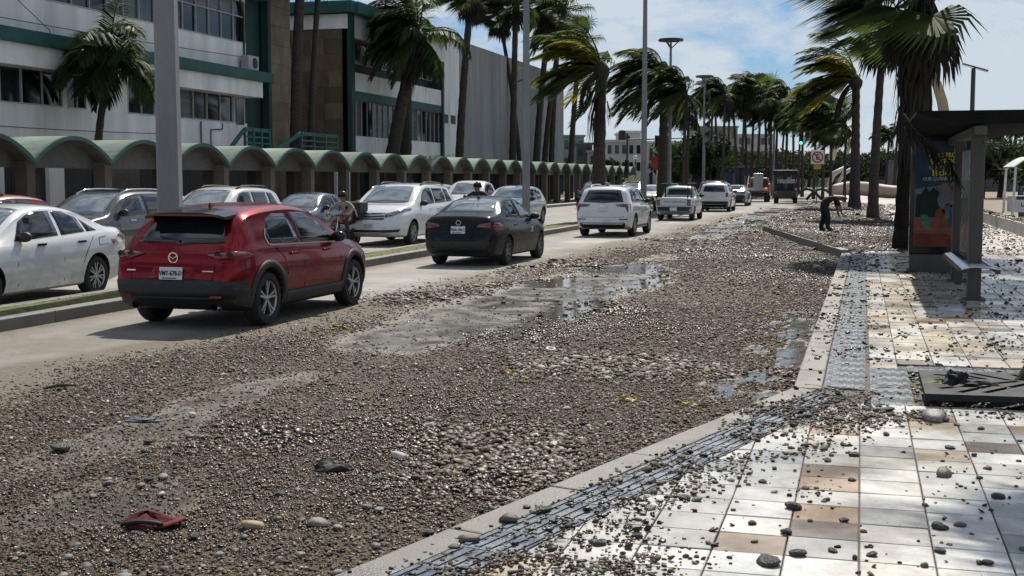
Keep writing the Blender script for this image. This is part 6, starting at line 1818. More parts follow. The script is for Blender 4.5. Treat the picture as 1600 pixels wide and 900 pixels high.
# advertising case, its poster facing up the road
case = MB().box(SHL(1.44, 24.25, 1.56), (1.14, .26, 2.16)).build('poster_case', M_gloss_black, sh, bevel=.02)
MB().box(SHL(1.44, 24.25, .315), (1.10, .30, .33)).build('case_base', M_steel, sh, bevel=.01)
M_p = {k: mat('print_' + k, c, .5, var=.35, scale=6, spec=.2) for k, c in dict(sky=(.022, .045, .068), low=(.09, .125, .155), red=(.17, .06, .035), track=(.12, .03, .02), tree=(.012, .022, .018), yel=(.50, .48, .03), white=(.30, .33, .35),
     skin=(.10, .055, .035), shirt=(.12, .11, .095), jean=(.03, .07, .17), ball=(.17, .05, .02), green=(.03, .16, .12), navy=(.012, .018, .03)).items()}
PX0, PZ0, PW, PH = .945, .62, .99, 1.92
def flat(name, pts, key, d, parent):
    return MB().add([SHL(PX0 + x * PW, 24.12 - d, PZ0 + z * PH) for x, z in pts], [tuple(range(len(pts)))]).build(name, M_p[key], parent)
po = flat('poster', [(0, 0), (1, 0), (1, 1), (0, 1)], 'sky', .006, case)
for nm, pts, k in (('print_haze', [(0, .27), (1, .27), (1, .62), (0, .55)], 'low'), ('print_court', [(0, 0), (1, 0), (1, .27), (0, .27)], 'red'), ('print_line', [(0, .165), (1, .165), (1, .175), (0, .175)], 'shirt'),
                 ('print_track', [(0, 0), (1, 0), (1, .11), (0, .13)], 'track'), ('print_tree', [(.02, .28), (.42, .28), (.46, .36), (.40, .44), (.44, .52), (.33, .56), (.26, .52), (.2, .57), (.12, .5), (.04, .5)], 'tree'),
                 ('print_board', [(.47, .50), (.90, .52), (.90, .62), (.47, .60)], 'shirt')):
    flat(nm, pts, k, .008 + .0005 * ['print_haze', 'print_court', 'print_line', 'print_track', 'print_tree', 'print_board'].index(nm), case)
for nm, pts, k in (('print_legs', [(.60, .19), (.66, .19), (.69, .33), (.73, .34), (.80, .20), (.88, .20), (.86, .40), (.62, .40)], 'jean'), ('print_torso', [(.54, .40), (.62, .38), (.86, .38), (.92, .36), (.88, .50), (.78, .545), (.64, .53)], 'shirt'),
                 ('print_arm', [(.54, .40), (.48, .35), (.52, .31), (.62, .42)], 'skin'), ('print_head', [(.63, .53), (.76, .53), (.77, .58), (.70, .605), (.63, .58)], 'skin'),
                 ('print_ball', [(.46 + .09 * math.cos(t * PI / 6), .315 + .048 * math.sin(t * PI / 6)) for t in range(12)], 'ball'), ('print_swirl', [(.10, .30), (.22, .31), (.3, .25), (.26, .2), (.34, .175), (.2, .18), (.14, .22), (.18, .26)], 'green')):
    flat(nm, pts, k, .0125, case)
for t, x, z, s_, k, bgk in (('CURO PRO', .47, .865, .125, 'yel', 1), ('S DEPOR', .49, .805, .135, 'yel', 1), ('CUESTA', .42, .75, .085, 'white', 0), ('lido', .47, .70, .15, 'yel', 0), ('QUE QUIERES FU', .42, .645, .085, 'white', 1)):
    me = text_mesh(t, s_, 'poster_lettering', .0006, bold=.003)
    wd = max(v.co.x for v in me.vertices) - min(v.co.x for v in me.vertices)
    sx = {'lido': .34, 'QUE QUIERES FU': .56, 'CUESTA': .36}.get(t, .46) / wd
    if bgk:
        hw = wd * sx / 2 / PW + .012; hh = s_ * .46 / PH
        flat('print_band', [(x - hw, z - hh), (min(.995, x + hw), z - hh + .008), (min(.995, x + hw), z + hh + .008), (x - hw, z + hh)], 'navy', .014, case)
    o = new_obj('poster_lettering', me, M_p[k], case, SHL(PX0 + x * PW, 24.12 - .017, PZ0 + z * PH), (PI / 2, -.03, 0)); o.scale.x = sx

# dead frond blown onto the shelter roof, hanging over its edge
rn_ = random.Random(3); m = MB()
A0, A1 = Vector((.60, 20.6, 2.86)), Vector((1.42, 20.3, 2.02))
spine = [A0.lerp(A1, k / 9) + Vector((-.10 * math.sin(PI * k / 9), 0, .06 * math.sin(PI * k / 9))) for k in range(10)]
m.tube(spine, [.03 - .0025 * k for k in range(10)], 5)
for k in range(70):
    f = rn_.random() * 9; i = min(int(f), 8); p = spine[i].lerp(spine[i + 1], f - i)
    d = Vector((rn_.uniform(-.05, .45), rn_.uniform(-.25, .25), -1)).normalized(); L_ = rn_.uniform(.25, .62); w = Vector((rn_.uniform(-1, 1), rn_.uniform(-1, 1), 0)).normalized() * .016
    q = p + d * L_ * .5; m.add([p - w * .5, p + w * .5, q + w, q + d * L_ * .5 + Vector((.05, 0, 0)), q - w], [(0, 1, 2, 4), (4, 2, 3)])
tag(m.build('fallen_frond', M_dead), 'dead palm frond hanging from the edge of the bus shelter roof', 'palm frond')

# ------------------------------------------------------------------ sea wall, kiosk and monument to the right
M_wall = mat('sea_wall', (0.40, 0.39, 0.36), .7, var=.2, scale=1.2, bump=.3, bscale=25)
sw = empty('sea_wall', (SEAWALL, 0, 0), 0, 'low pale concrete sea wall with pebbles washed onto its top', 'wall')
for k in range(36):
    y0 = -2 + k * 5
    MB().box((.24, y0 + 2.5, .26), (.48, 4.985, .58)).build('block', M_wall, sw, bevel=.02)
n = 2600
l = rng.uniform(SEAWALL + .03, SEAWALL + .45, n); a = rng.uniform(28, 80, n); s_ = .024 * rng.lognormal(0, .4, n) * np.interp(a, [28, 80], [.9, 1.7])
keep = rng.random(n) < sstep(.35, .6, fbm(l * 2, a * .6, 3)); l, a, s_ = l[keep], a[keep], s_[keep]
pebbles('wall_gravel', np.stack([l, a, .55 + s_ * .4], 1), s_, np.clip(rng.beta(1.2, 2.2, len(l)), 0, 1), 'pebbles lying on top of the sea wall')
sheet('beach', SEAWALL + .4, 400, -50, 900, -0.02, mat('beach_sand', (.24, .20, .15), .95, var=.3, scale=.5, bump=.5, bscale=10))
# kiosk
a, dep = PL(1606, 6.6)
e = empty('beach_stand', (6.6, a, 0), .15, 'white beach stand with arched canopy behind the sea wall', 'stand')
m = MB(); n = 10; cv = [(-.85 + 1.7 * k / n, 2.30 + .42 * math.sin(PI * k / n)) for k in range(n + 1)]
vs = [(x, y, z + t) for t in (0, .05) for y in (-.8, .8) for x, z in cv]; q = n + 1
m.add(vs, [(k, q + k, q + k + 1, k + 1) for k in range(n)] + [(2 * q + k, 2 * q + k + 1, 3 * q + k + 1, 3 * q + k) for k in range(n)] + [(k, k + 1, 2 * q + k + 1, 2 * q + k) for k in range(n)] + [(q + k, 3 * q + k, 3 * q + k + 1, q + k + 1) for k in range(n)])
m.build('canopy', M_sw, e, smooth=True, sharp=40)
for sx in (-.75, .75):
    for sy in (-.7, .7): MB().bar((sx * 1.1, sy, 0), (sx, sy, 2.35), .08).build('post', M_sw, e)
MB().box((0, 0, .85), (1.4, 1.2, .65)).build('counter', M_sw, e); MB().box((0, -.605, 1.1), (1.3, .02, .14)).build('stripe', M_blue, e)
new_obj('lettering', text_mesh('LA PLAYA', .22, 'lettering', .004, bold=.004), M_ink, e, (0, -.615, .82), (PI / 2, 0, 0))
fw = empty('beach_fence', (9.0, 66, 0), -.28, 'dark low fence wall with rail on the beach behind the stand', 'fence')
for k in range(12):
    MB().box((k * 3.0, 0, .55), (2.96, .12, 1.1)).build('panel', M_far4, fw); MB().box((k * 3.0 - 1.48, 0, .75), (.12, .16, 1.5)).build('post', M_post_d, fw)
MB().bar((-1.5, 0, 1.48), (34.5, 0, 1.48), .07).build('rail', M_post, fw)
# beige rounded wall and arches of the monument
M_beige = mat('monument_beige', (.42, .33, .26), .6, var=.15, scale=.8, bump=.2, bscale=12); M_fin = mat('monument_pale', (.55, .52, .46), .55, var=.1, scale=.8)
dep = 108.0
def cam_pt(x, y, d): X = (x - 800) / F_PX * d; return Vector((CY * X - SY * d, SY * X + CY * d, ZH(y, d)))
mon = empty('monument', (*cam_pt(1345, 300, dep).xy, .1), 0, 'beige rounded monument base with pale curved arms at the promenade', 'monument')
o0 = Vector(mon.location)
pts = [cam_pt(1296 + k * 11, 297 - 3 * math.sin(k * .5), dep + 2 * math.sin(k * .3)) - o0 for k in range(12)]
MB().tube(pts, [.35, .5, .58, .6, .6, .62, .6, .6, .58, .56, .5, .3], 12).build('rounded_wall', M_beige, mon, smooth=True)
MB().tube([cam_pt(x, y, dep) - o0 for x, y in ((1430, 92), (1446, 112), (1458, 136), (1466, 160), (1471, 185), (1472, 215), (1462, 250), (1455, 292))], [.22, .34, .42, .46, .48, .5, .52, .6], 10).build('tall_arm', mat('monument_tan', (.34, .29, .17), .6, var=.15), mon, smooth=True)
for pp, r in (([(1292, 292), (1300, 272), (1318, 262)], .2), ([(1296, 250), (1302, 225), (1312, 205), (1330, 195)], .3), ([(1308, 285), (1318, 270), (1332, 262)], .16), ([(1318, 240), (1326, 222), (1338, 214)], .25)):
    MB().tube([cam_pt(x, y, dep + 6) - o0 for x, y in pp], [r, r * 1.3, r * .9, r * .4][:len(pp)], 8).build('curved_arm', M_fin, mon, smooth=True)
for x in (1260, 1282):
    p = P(x, 312, WALK)
    m = MB(); m.tube([(-.55 * 2.2 + 2.4 * k / 10, 0, .9 * math.sin(PI * k / 10)) for k in range(11)], .12, 8)
    tag(m.build('hoop_barrier', M_post_d, None, (p.x, p.y, WALK), smooth=True), 'dark bent hoop barrier standing on the pebbled promenade', 'barrier', 'hoop barriers')

# ------------------------------------------------------------------ tree pit: grates, tape, leaning trunk
M_iron = mat('cast_iron', (.014, .016, .020), .65, spec=.25, metal=.0, var=.3, scale=4, bump=.2, bscale=50, rvar=.12)
def grate(name, label, corners, z, tilt, slots):
    """half of a tree grate: plate with slots cut through, raised rim"""
    (x0, y0), (x1, y1) = corners
    bm = bmesh.new()
    W_, D_ = x1 - x0, y1 - y0
    me = MB().box((0, 0, 0), (W_, D_, .05)).mesh(name)
    o = new_obj(name, me, M_iron, None, ((x0 + x1) / 2, (y0 + y1) / 2, z), tilt)
    cut = MB()
    for (ax, ay, bx, by) in slots: cut.bar((ax * W_ / 2, ay * D_ / 2, 0), (bx * W_ / 2, by * D_ / 2, 0), .06, .2)
    # semicircular hole for the trunk
    cut.lathe([(1e-4, -.1), (.16, -.1), (.16, .1), (1e-4, .1)], 20, 'Z', (W_ * .32, (D_ / 2) * (1 if 'near' in label or True else -1), 0))
    cme = cut.mesh('c'); b2 = bmesh.new(); b2.from_mesh(cme); bmesh.ops.remove_doubles(b2, verts=b2.verts, dist=.0005); bmesh.ops.recalc_face_normals(b2, faces=b2.faces); b2.to_mesh(cme); b2.free()
    co = bpy.data.objects.new('c', cme); col.objects.link(co)
    md = o.modifiers.new('b', 'BOOLEAN'); md.object = co; md.solver = 'EXACT'; md.use_self = True
    co.matrix_world = Matrix.Translation(o.location) @ o.rotation_euler.to_matrix().to_4x4()
    o_m = o.matrix_basis.copy()
    bpy.context.view_layer.update()
    dg = bpy.context.evaluated_depsgraph_get(); me2 = bpy.data.meshes.new_from_object(o.evaluated_get(dg)); me2.name = name
    o.modifiers.clear(); o.data = me2; bpy.data.objects.remove(co)
    return tag(o, label, 'tree grate', 'tree grate halves')
sl = []
for k in range(7):
    a = -1.35 + k * .42; sl.append((.62 - .30 * math.cos(a) * 1.0, .75 - .5, -.78 if k < 4 else -.78 + (k - 3) * .38, -.75 + k * .0 if k > 2 else .55 - k * .42))
sl = [(-.84, .30, -.45, .88), (-.84, -.30, -.02, .90), (-.42, -.66, .12, .78), (.02, -.66, .32, .60), (.42, -.66, .50, .45), (.78, -.66, .70, .40), (-.86, .74, -.66, .90), (-.66, -.72, -.30, .30), (.22, -.70, .40, .55)]
grate('tree_grate', 'dark iron tree grate half lying raised on the pebbles, its thick edge showing', ((.50, 9.80), (1.98, 10.52)), .235, (.015, -.01, .0), sl)
grate('tree_grate', 'dark iron tree grate half lying flat behind the raised one', ((.52, 10.72), (2.0, 11.44)), .172, (-.01, -.008, .0), [(a, -b, c, -d) for a, b, c, d in sl])
M_tape = mat('caution_tape', (.42, .34, .035), .6, var=.5, scale=12); M_tape_w = mat('caution_tape_faded', (.62, .60, .42), .45, var=.2, scale=12)
def tape(pts, w, label, m=M_tape, name='caution_tape'):
    mb = MB(); vs = []
    n = len(pts)
    dense = []
    for i in range(n - 1):
        for k in range(5): dense.append(Vector(pts[i]).lerp(Vector(pts[i + 1]), k / 5))
    dense.append(Vector(pts[-1]))
    for i, p in enumerate(dense):
        d = (dense[min(i + 1, len(dense) - 1)] - dense[max(i - 1, 0)]).normalized(); s_ = Vector((-d.y, d.x, 0)).normalized()
        w_ = w; tw = 1.1 * math.sin(i * .9 + p.x * 3); s_ = s_ * math.cos(tw) + Vector((0, 0, 1)) * math.sin(tw) * .8
        p = p + Vector((0, 0, .006 + .006 * math.sin(i * 1.3)))
        vs += [p - s_ * w * .3, p + s_ * w * .3]
    mb.add(vs, [(2 * i, 2 * i + 1, 2 * i + 3, 2 * i + 2) for i in range(len(dense) - 1)])
    o = mb.build(name, m); sd = o.modifiers.new('s', 'SOLIDIFY'); sd.thickness = .002
    return tag(o, label, 'tape')
pw = lambda x, y, h=WALK: tuple(P(x, y, h))
tape([pw(1262, 604, .17), pw(1320, 611, .18), pw(1372, 611, .17), pw(1424, 606, .19)], .022, 'faded thin tape lying across the ribbed paving by the kerb corner', M_tape_w)
tape([pw(1424, 607, .20), pw(1452, 602, .24), pw(1500, 600, .27), pw(1560, 604, .26), pw(1592, 612, .24)], .04, 'twisted yellow tape running over the iron tree grates')
tape([pw(778, 578, .03), pw(800, 586, .04), pw(826, 594, .03)], .05, 'yellow tape strip lying slantwise on the road gravel')
tape([pw(958, 627, .03), pw(978, 629, .05), pw(996, 627, .03)], .06, 'short flat yellow tape piece on the road gravel')
tape([pw(1058, 629, .03), pw(1076, 634, .05), pw(1110, 638, .03)], .05, 'long yellow tape scrap on gravel near the kerb')
tape([pw(515, 507, .03), pw(535, 512, .04), pw(553, 518, .03)], .05, 'thin yellow tape scrap on gravel behind the red crossover')
# crumpled things
def crumple(name, x, y, h, size, m, label, cat, seed, flat_=.35):
    bm = bmesh.new(); bmesh.ops.create_icosphere(bm, subdivisions=3, radius=1)
    for v in bm.verts:
        n = v.co.copy(); k = 1 + .55 * mnoise.noise(n * 1.6 + Vector((seed, 0, 0))) + .30 * mnoise.noise(n * 4 + Vector((0, seed, 0)))
        v.co = Vector((n.x * size[0], n.y * size[1], max(-.2, n.z) * size[2])) * k
    me = bpy.data.meshes.new(name); bm.to_mesh(me); bm.free(); p = P(x, y, h)
    return tag(new_obj(name, me, m, None, (p.x, p.y, h), (0, 0, YAW)), label, cat)
M_cloth_r = mat('red_cloth', (.085, .006, .008), .9, var=.7, scale=9, bump=.5, bscale=40); M_cloth_k = mat('black_cloth', (.012, .012, .014), .7, var=.3, scale=12); M_cloth_b = mat('blue_plastic', (.05, .08, .125), .6, var=.4, scale=10)
crumple('bag', 1502, 603, .25, (.10, .07, .12), M_cloth_k, 'crumpled black plastic bag lying on the tree grates', 'bag', 2)
crumple('bag', 1530, 606, .25, (.14, .06, .05), M_cloth_k, 'flat black plastic scrap draped over the grate edge', 'bag', 5)
# palm in the tree pit: its trunk leans out of the frame, its crown shades the paving
b = P(1599, 609, .15)
palm((b.x + .04, b.y, .13), (2.35, b.y + .25, 6.0), .085, .08, 'fan1', 'slender palm leaning away in the tree pit beside the iron grates', scale=1.05, bend=-.12)
# red shoe-like cap in the gravel: brim, folded crown
p = P(218, 832, .02)
e = empty('red_cap', (p.x, p.y, .03), .25, 'crumpled dark red cap half buried in the coarse gravel', 'cap')
m = MB(); vs, fs = [], []
R_ = 9
for i in range(R_):
    for k in range(16):
        t = i / (R_ - 1); a = 2 * PI * k / 16; r = .115 * math.cos(t * 1.5) + .004; fold = 1 + .18 * math.sin(3 * a + 4 * t)
        vs.append((r * math.cos(a) * 1.15 * fold, r * math.sin(a) * .75 * fold, .075 * math.sin(t * 1.5) * (1 - .55 * math.exp(-((math.sin(a) + .5) ** 2) * 6))))
for i in range(R_ - 1):
    for k in range(16): fs.append((i * 16 + k, i * 16 + (k + 1) % 16, i * 16 + 16 + (k + 1) % 16, i * 16 + 16 + k))
m.add(vs, fs).build('crown', M_cloth_r, e, smooth=True)
vs = []
for k in range(9):
    a = -1.1 + 2.2 * k / 8
    for r in (.10, .19): vs.append((r * math.cos(a) * 1.1, r * math.sin(a) * .62 - .01, .012 + .03 * math.cos(a * 1.4) * (1 if r > .15 else .4)))
o = MB().add(vs, [(2 * k, 2 * k + 1, 2 * k + 3, 2 * k + 2) for k in range(8)]).build('brim', M_cloth_r, e, smooth=True); sd = o.modifiers.new('s', 'SOLIDIFY'); sd.thickness = .006
MB().tube([(-.11 + .02 * k, -.075 - .018 * math.sin(PI * k / 11), .022 + .02 * math.sin(PI * k / 11)) for k in range(12)], .012, 6).build('sweatband', M_cloth_k, e, smooth=True)
crumple('cloth', 515, 742, .02, (.13, .07, .06), M_cloth_k, 'torn black rag lying in the middle of the gravel', 'rag', 9)
crumple('plastic_scrap', 212, 660, .02, (.16, .05, .014), M_cloth_b, 'flat faded blue plastic scrap lying in gravel', 'scrap', 12)
crumple('plastic_scrap', 85, 612, .02, (.02, .02, .02), M_cloth_k, 'small black scrap in the brown gravel', 'scrap', 13)
p = P(60, 611, .02); q = P(112, 606, .03)
tag(MB().tube([(p.x, p.y, .03), ((p.x + q.x) / 2, (p.y + q.y) / 2, .05), (q.x, q.y, .04)], [.012, .016, .01], 6).build('driftwood_stick', M_trunk), 'thin dark driftwood stick lying on brown gravel', 'stick')
p = P(861, 552, .02)
tag(MB().lathe([(.05, 0), (.06, .012), (.05, .024), (.036, .024), (.03, .012), (.036, 0), (.05, 0)], 18).build('plastic_ring', M_sw, None, (p.x, p.y, .045), (.15, .1, 0), smooth=True), 'small white plastic ring lying on the gravel', 'ring')

# median shrub
def agave(x, y, n, L, label):
    e = empty('agave_plant', (x, y, .13), 0, label, 'plant')
    for k in range(n):
        a = k * 2.4; el = random.uniform(.35, 1.35); d = Vector((math.cos(a) * math.cos(el), math.sin(a) * math.cos(el), math.sin(el))); w = Vector((-math.sin(a), math.cos(a), 0)) * .06
        l = L * random.uniform(.7, 1.1); m = d * l * .55; t = d * l + Vector((0, 0, -.12 * l))
        MB().add([-w * .6, w * .6, m + w, t, m - w, m + Vector((0, 0, -.02))], [(0, 1, 2, 4), (4, 2, 3), (0, 5, 1)]).build('leaf', M_leaf, e)
a, d_ = PL(1024, -10.6); agave(-10.6, a, 34, 1.15, 'dark spiky shrub on the median beside a lamp post base')
a, d_ = PL(1042, -10.6); agave(-10.6, a, 26, .9, 'low spiky shrub on the median at the palm foot')
# ------------------------------------------------------------------ people
M_skin = mat('skin', (.20, .115, .075), .55, var=.1, scale=8)
M_hair = mat('hair_black', (.012, .010, .009), .6, var=.3, scale=20)
def human(name, parent_e, J, E, mats, rad):
    """J: joints, E: list of (a, b, material index); one continuous skin surface"""
    names = list(J); idx = {n: i for i, n in enumerate(names)}
    me = bpy.data.meshes.new('tmp'); me.from_pydata([J[n] for n in names], [(idx[a], idx[b]) for a, b, k in E], [])
    o = bpy.data.objects.new('tmp', me); col.objects.link(o)
    md = o.modifiers.new('skin', 'SKIN'); md.use_smooth_shade = True
    sv = me.skin_vertices[0].data if me.skin_vertices else None
    if sv is None:
        me.attributes  # ensure layer
        bm = bmesh.new(); bm.from_mesh(me); bm.verts.layers.skin.verify(); bm.to_mesh(me); bm.free(); sv = me.skin_vertices[0].data
    for n in names:
        r = rad[n]; sv[idx[n]].radius = (r, r) if not isinstance(r, tuple) else r
        sv[idx[n]].use_root = (n == 'pelvis')
    sb = o.modifiers.new('sub', 'SUBSURF'); sb.levels = 1; sb.render_levels = 1
    dg = bpy.context.evaluated_depsgraph_get(); dg.update()
    m2 = bpy.data.meshes.new_from_object(o.evaluated_get(dg)); m2.name = name; bpy.data.objects.remove(o)
    m2.materials.clear()
    for m in mats: m2.materials.append(m)
    seg = [(Vector(J[a]), Vector(J[b]), k) for a, b, k in E]
    for p in m2.polygons:
        best, bk = 9, 0
        for a, b, k in seg:
            t = max(0, min(1, (p.center - a).dot(b - a) / max((b - a).length_squared, 1e-6))); d = (p.center - a.lerp(b, t)).length
            if d < best: best, bk = d, k
        p.material_index = bk; p.use_smooth = True
    return new_obj(name, m2, None, parent_e)

def add_hand(J, E, rad, wrist, d, side, key, k=2, curl=.5):
    """palm and five bent fingers growing from a wrist joint; d = pointing direction"""
    d = Vector(d).normalized(); w = Vector(J[wrist]); s_ = d.cross(Vector(side)).normalized() if abs(d.dot(Vector(side))) < .95 else Vector((0, 1, 0))
    acr = Vector(side).normalized()
    J[key + 'palm'] = tuple(w + d * .075); rad[key + 'palm'] = .036; E.append((wrist, key + 'palm', k))
    for i, (off, ln) in enumerate(((-.032, .062), (-.011, .078), (.011, .074), (.032, .058))):
        p1 = w + d * (.10 + ln * .4) + acr * off; p2 = p1 + (d * (1 - curl) + s_ * curl).normalized() * ln * .7
        J[key + 'f%da' % i] = tuple(p1); J[key + 'f%db' % i] = tuple(p2); rad[key + 'f%da' % i] = .0095; rad[key + 'f%db' % i] = .0085
        E += [(key + 'palm', key + 'f%da' % i, k), (key + 'f%da' % i, key + 'f%db' % i, k)]
    p1 = w + d * .055 - acr * .05; p2 = p1 + d * .04 - acr * .015 + s_ * .015
    J[key + 'ta'] = tuple(p1); J[key + 'tb'] = tuple(p2); rad[key + 'ta'] = .012; rad[key + 'tb'] = .010
    E += [(wrist, key + 'ta', k), (key + 'ta', key + 'tb', k)]

def head_bits(e, c, fwd, up, hair=True, R=.105):
    """nose, eyes, ears and hair as small meshes on the head"""
    c, f, u = Vector(c), Vector(fwd).normalized(), Vector(up).normalized(); s_ = f.cross(u).normalized()
    M = Matrix((s_, f, u)).transposed()
    if hair:
        bm = bmesh.new(); bmesh.ops.create_icosphere(bm, subdivisions=3, radius=R * 1.12)
        bmesh.ops.delete(bm, geom=[v for v in bm.verts if v.co.z < -.25 * R or (v.co.y > .55 * R and v.co.z < .55 * R)], context='VERTS')
        for v in bm.verts: v.co = M @ (v.co * (1 + .06 * mnoise.noise(v.co * 30))) + c
        me = bpy.data.meshes.new('hair'); bm.to_mesh(me); bm.free(); new_obj('hair', me, M_hair, e)
    MB().add([M @ Vector(q) * 1 + c for q in ((-.014, R * .93, -.02), (.014, R * .93, -.02), (0, R * 1.22, -.02), (0, R * .96, .03))], [(0, 1, 2), (0, 2, 3), (1, 3, 2)]).build('nose', M_skin, e)
    for sx in (-1, 1):
        MB().lathe([(0, .012), (.010, .006), (.013, -.004)], 8, 'Y', tuple(M @ Vector((sx * .035, R * .95, .012)) + c)).build('eye', M_hair, e)
        MB().box(tuple(M @ Vector((sx * R * 1.0, 0, -.01)) + c), (.02, .04, .06), M=M).build('ear', M_skin, e)
    MB().box(tuple(M @ Vector((0, R * .96, -.055)) + c), (.05, .012, .012), M=M).build('mouth', M_tail, e)

# man bending over the pebbles; local +X is the way he faces
p = P(1289, 361, WALK)
e = empty('person', (p.x, p.y, WALK + .01), .15, 'person in dark clothes bending over to pick at the pebbled pavement', 'person')
J = dict(pelvis=(-.06, 0, .88), waist=(.04, 0, 1.02), chest=(.26, 0, 1.12), neck=(.42, 0, 1.10), head0=(.50, .0, 1.07), head1=(.58, 0, 1.03),
         hipL=(-.06, .10, .84), kneeL=(-.02, .13, .46), ankL=(-.13, .13, .09), toeL=(.05, .14, .04), hipR=(-.06, -.10, .84), kneeR=(.08, -.13, .46), ankR=(.06, -.14, .09), toeR=(.24, -.15, .04),
         shL=(.32, .17, 1.08), elL=(.38, .19, .82), wrL=(.42, .13, .58), shR=(.32, -.17, 1.08), elR=(.42, -.20, .84), wrR=(.50, -.14, .62))
E = [('pelvis', 'waist', 0), ('waist', 'chest', 0), ('chest', 'neck', 0), ('neck', 'head0', 2), ('head0', 'head1', 2), ('chest', 'shL', 0), ('shL', 'elL', 0), ('elL', 'wrL', 2), ('chest', 'shR', 0), ('shR', 'elR', 0), ('elR', 'wrR', 2),
     ('pelvis', 'hipL', 1), ('hipL', 'kneeL', 1), ('kneeL', 'ankL', 1), ('ankL', 'toeL', 3), ('pelvis', 'hipR', 1), ('hipR', 'kneeR', 1), ('kneeR', 'ankR', 1), ('ankR', 'toeR', 3)]
rad = dict(pelvis=.165, waist=.16, chest=.18, neck=.06, head0=.095, head1=.10, hipL=.13, kneeL=.10, ankL=.085, toeL=.05, hipR=.13, kneeR=.10, ankR=.085, toeR=.05, shL=.09, elL=.062, wrL=.036, shR=.072, elR=.052, wrR=.036)
add_hand(J, E, rad, 'wrL', (.3, -.1, -1), (0, 1, 0), 'L'); add_hand(J, E, rad, 'wrR', (.4, .1, -1), (0, 1, 0), 'R')
M_shirt_d = mat('shirt_dark', (.022, .018, .018), .85, var=.3, scale=6); M_pants_d = mat('trousers_black', (.012, .012, .014), .85, var=.3, scale=6)
human('body', e, J, E, [M_shirt_d, M_pants_d, M_skin, M_black], rad); head_bits(e, (.57, 0, 1.035), (.75, 0, -.7), (.7, 0, .72))

# motorcycles with riders; local +Y is forward
M_mred = paint('moto_red', (.16, .012, .014), rough=.25)
def motorcycle(loc, rz, label, box=True):
    e = empty('motorcycle', loc, rz, label, 'motorcycle')
    for y, nm in ((.64, 'front_wheel'), (-.62, 'rear_wheel')):
        w = MB().lathe([(.21, -.045), (.27, -.05), (.295, -.025), (.30, 0), (.295, .025), (.27, .05), (.21, .045)], 28, 'X', (0, y, .30)).build(nm, M_rubber, e, smooth=True, sharp=50)
        r = MB().lathe([(.215, -.03), (.225, 0), (.215, .03), (.20, 0), (.215, -.03)], 24, 'X', (0, y, .30))
        for k in range(6):
            a = k * PI / 3; r.bar((0, y, .30), (0, y + .21 * math.cos(a), .30 + .21 * math.sin(a)), .03, .02, up=(1, 0, 0))
        r.build('rim', M_rim_dark, w)
        MB().lathe([(.315, -.06), (.34, 0), (.315, .06)], 14, 'X', (0, y, .30)) if False else None
    f = MB()
    for sg in (-1, 1): f.tube([(sg * .09, .64, .30), (sg * .09, .50, .72), (sg * .08, .42, .98)], .024, 6)
    f.build('fork', M_chrome, e, smooth=True)
    MB().tube([(-.43, .30, 1.05), (-.2, .40, 1.03), (0, .42, 1.0), (.2, .40, 1.03), (.43, .30, 1.05)], .016, 6).build('handlebar', M_black, e, smooth=True)
    for sg in (-1, 1):
        MB().tube([(sg * .27, .34, 1.05), (sg * .34, .36, 1.22)], .008, 5).lathe([(0, -.012), (.055, -.01), (.06, .01), (0, .015)], 12, 'Y', (sg * .36, .36, 1.25)).build('mirror', M_gloss_black, e)
        MB().box((sg * .16, .50, .90), (.06, .05, .045)).build('indicator', M_amber, e)
    MB().lathe([(0, .11), (.09, .10), (.105, .05), (.07, -.06), (0, -.09)], 16, 'Y', (0, .52, .93)).build('headlight', M_head, e, smooth=True)
    MB().box((0, .54, .74), (.20, .10, .16), taper=.8).build('front_cowl', M_mred, e, bevel=.02)
    MB().tube([(0, .92, .50), (0, .80, .62), (0, .64, .655), (0, .48, .62)], [.05, .07, .075, .06], 8).build('front_mudguard', M_mred, e, smooth=True)
    MB().tube([(0, .30, .80), (0, .18, .86), (0, 0, .84), (0, -.12, .78)], [.08, .15, .15, .09], 10).build('tank', M_mred, e, smooth=True)
    MB().tube([(0, -.10, .80), (0, -.35, .80), (0, -.68, .84)], [.10, .12, .09], 8).build('seat', M_black, e, smooth=True)
    en = MB().box((0, .05, .42), (.26, .40, .30)).build('engine', M_rim_dark, e, bevel=.04)
    for k in range(4): MB().box((0, .14, .56 + .035 * k), (.24, .2, .014)).build('fin', M_rim, en)
    MB().tube([(0, .40, .95), (0, .25, .70), (0, .22, .35), (0, -.15, .30), (0, -.62, .30)], .03, 6).build('frame', M_black, e)
    MB().tube([(.13, .20, .35), (.15, -.2, .26), (.16, -.75, .34)], [.025, .03, .045], 8).build('exhaust', M_chrome, e, smooth=True)
    if box:
        bx = MB().box((0, -.74, 1.12), (.58, .50, .58)).build('delivery_box', M_black, e, bevel=.03)
        MB().box((-.16, -.487, 1.06), (.05, .006, .24), M=Matrix.Rotation(.35, 3, 'Y')).build('logo_mark', M_sw, bx)
    MB().box((0, -.82, .80), (.16, .05, .08)).build('tail_light', M_tail, e)
    return e
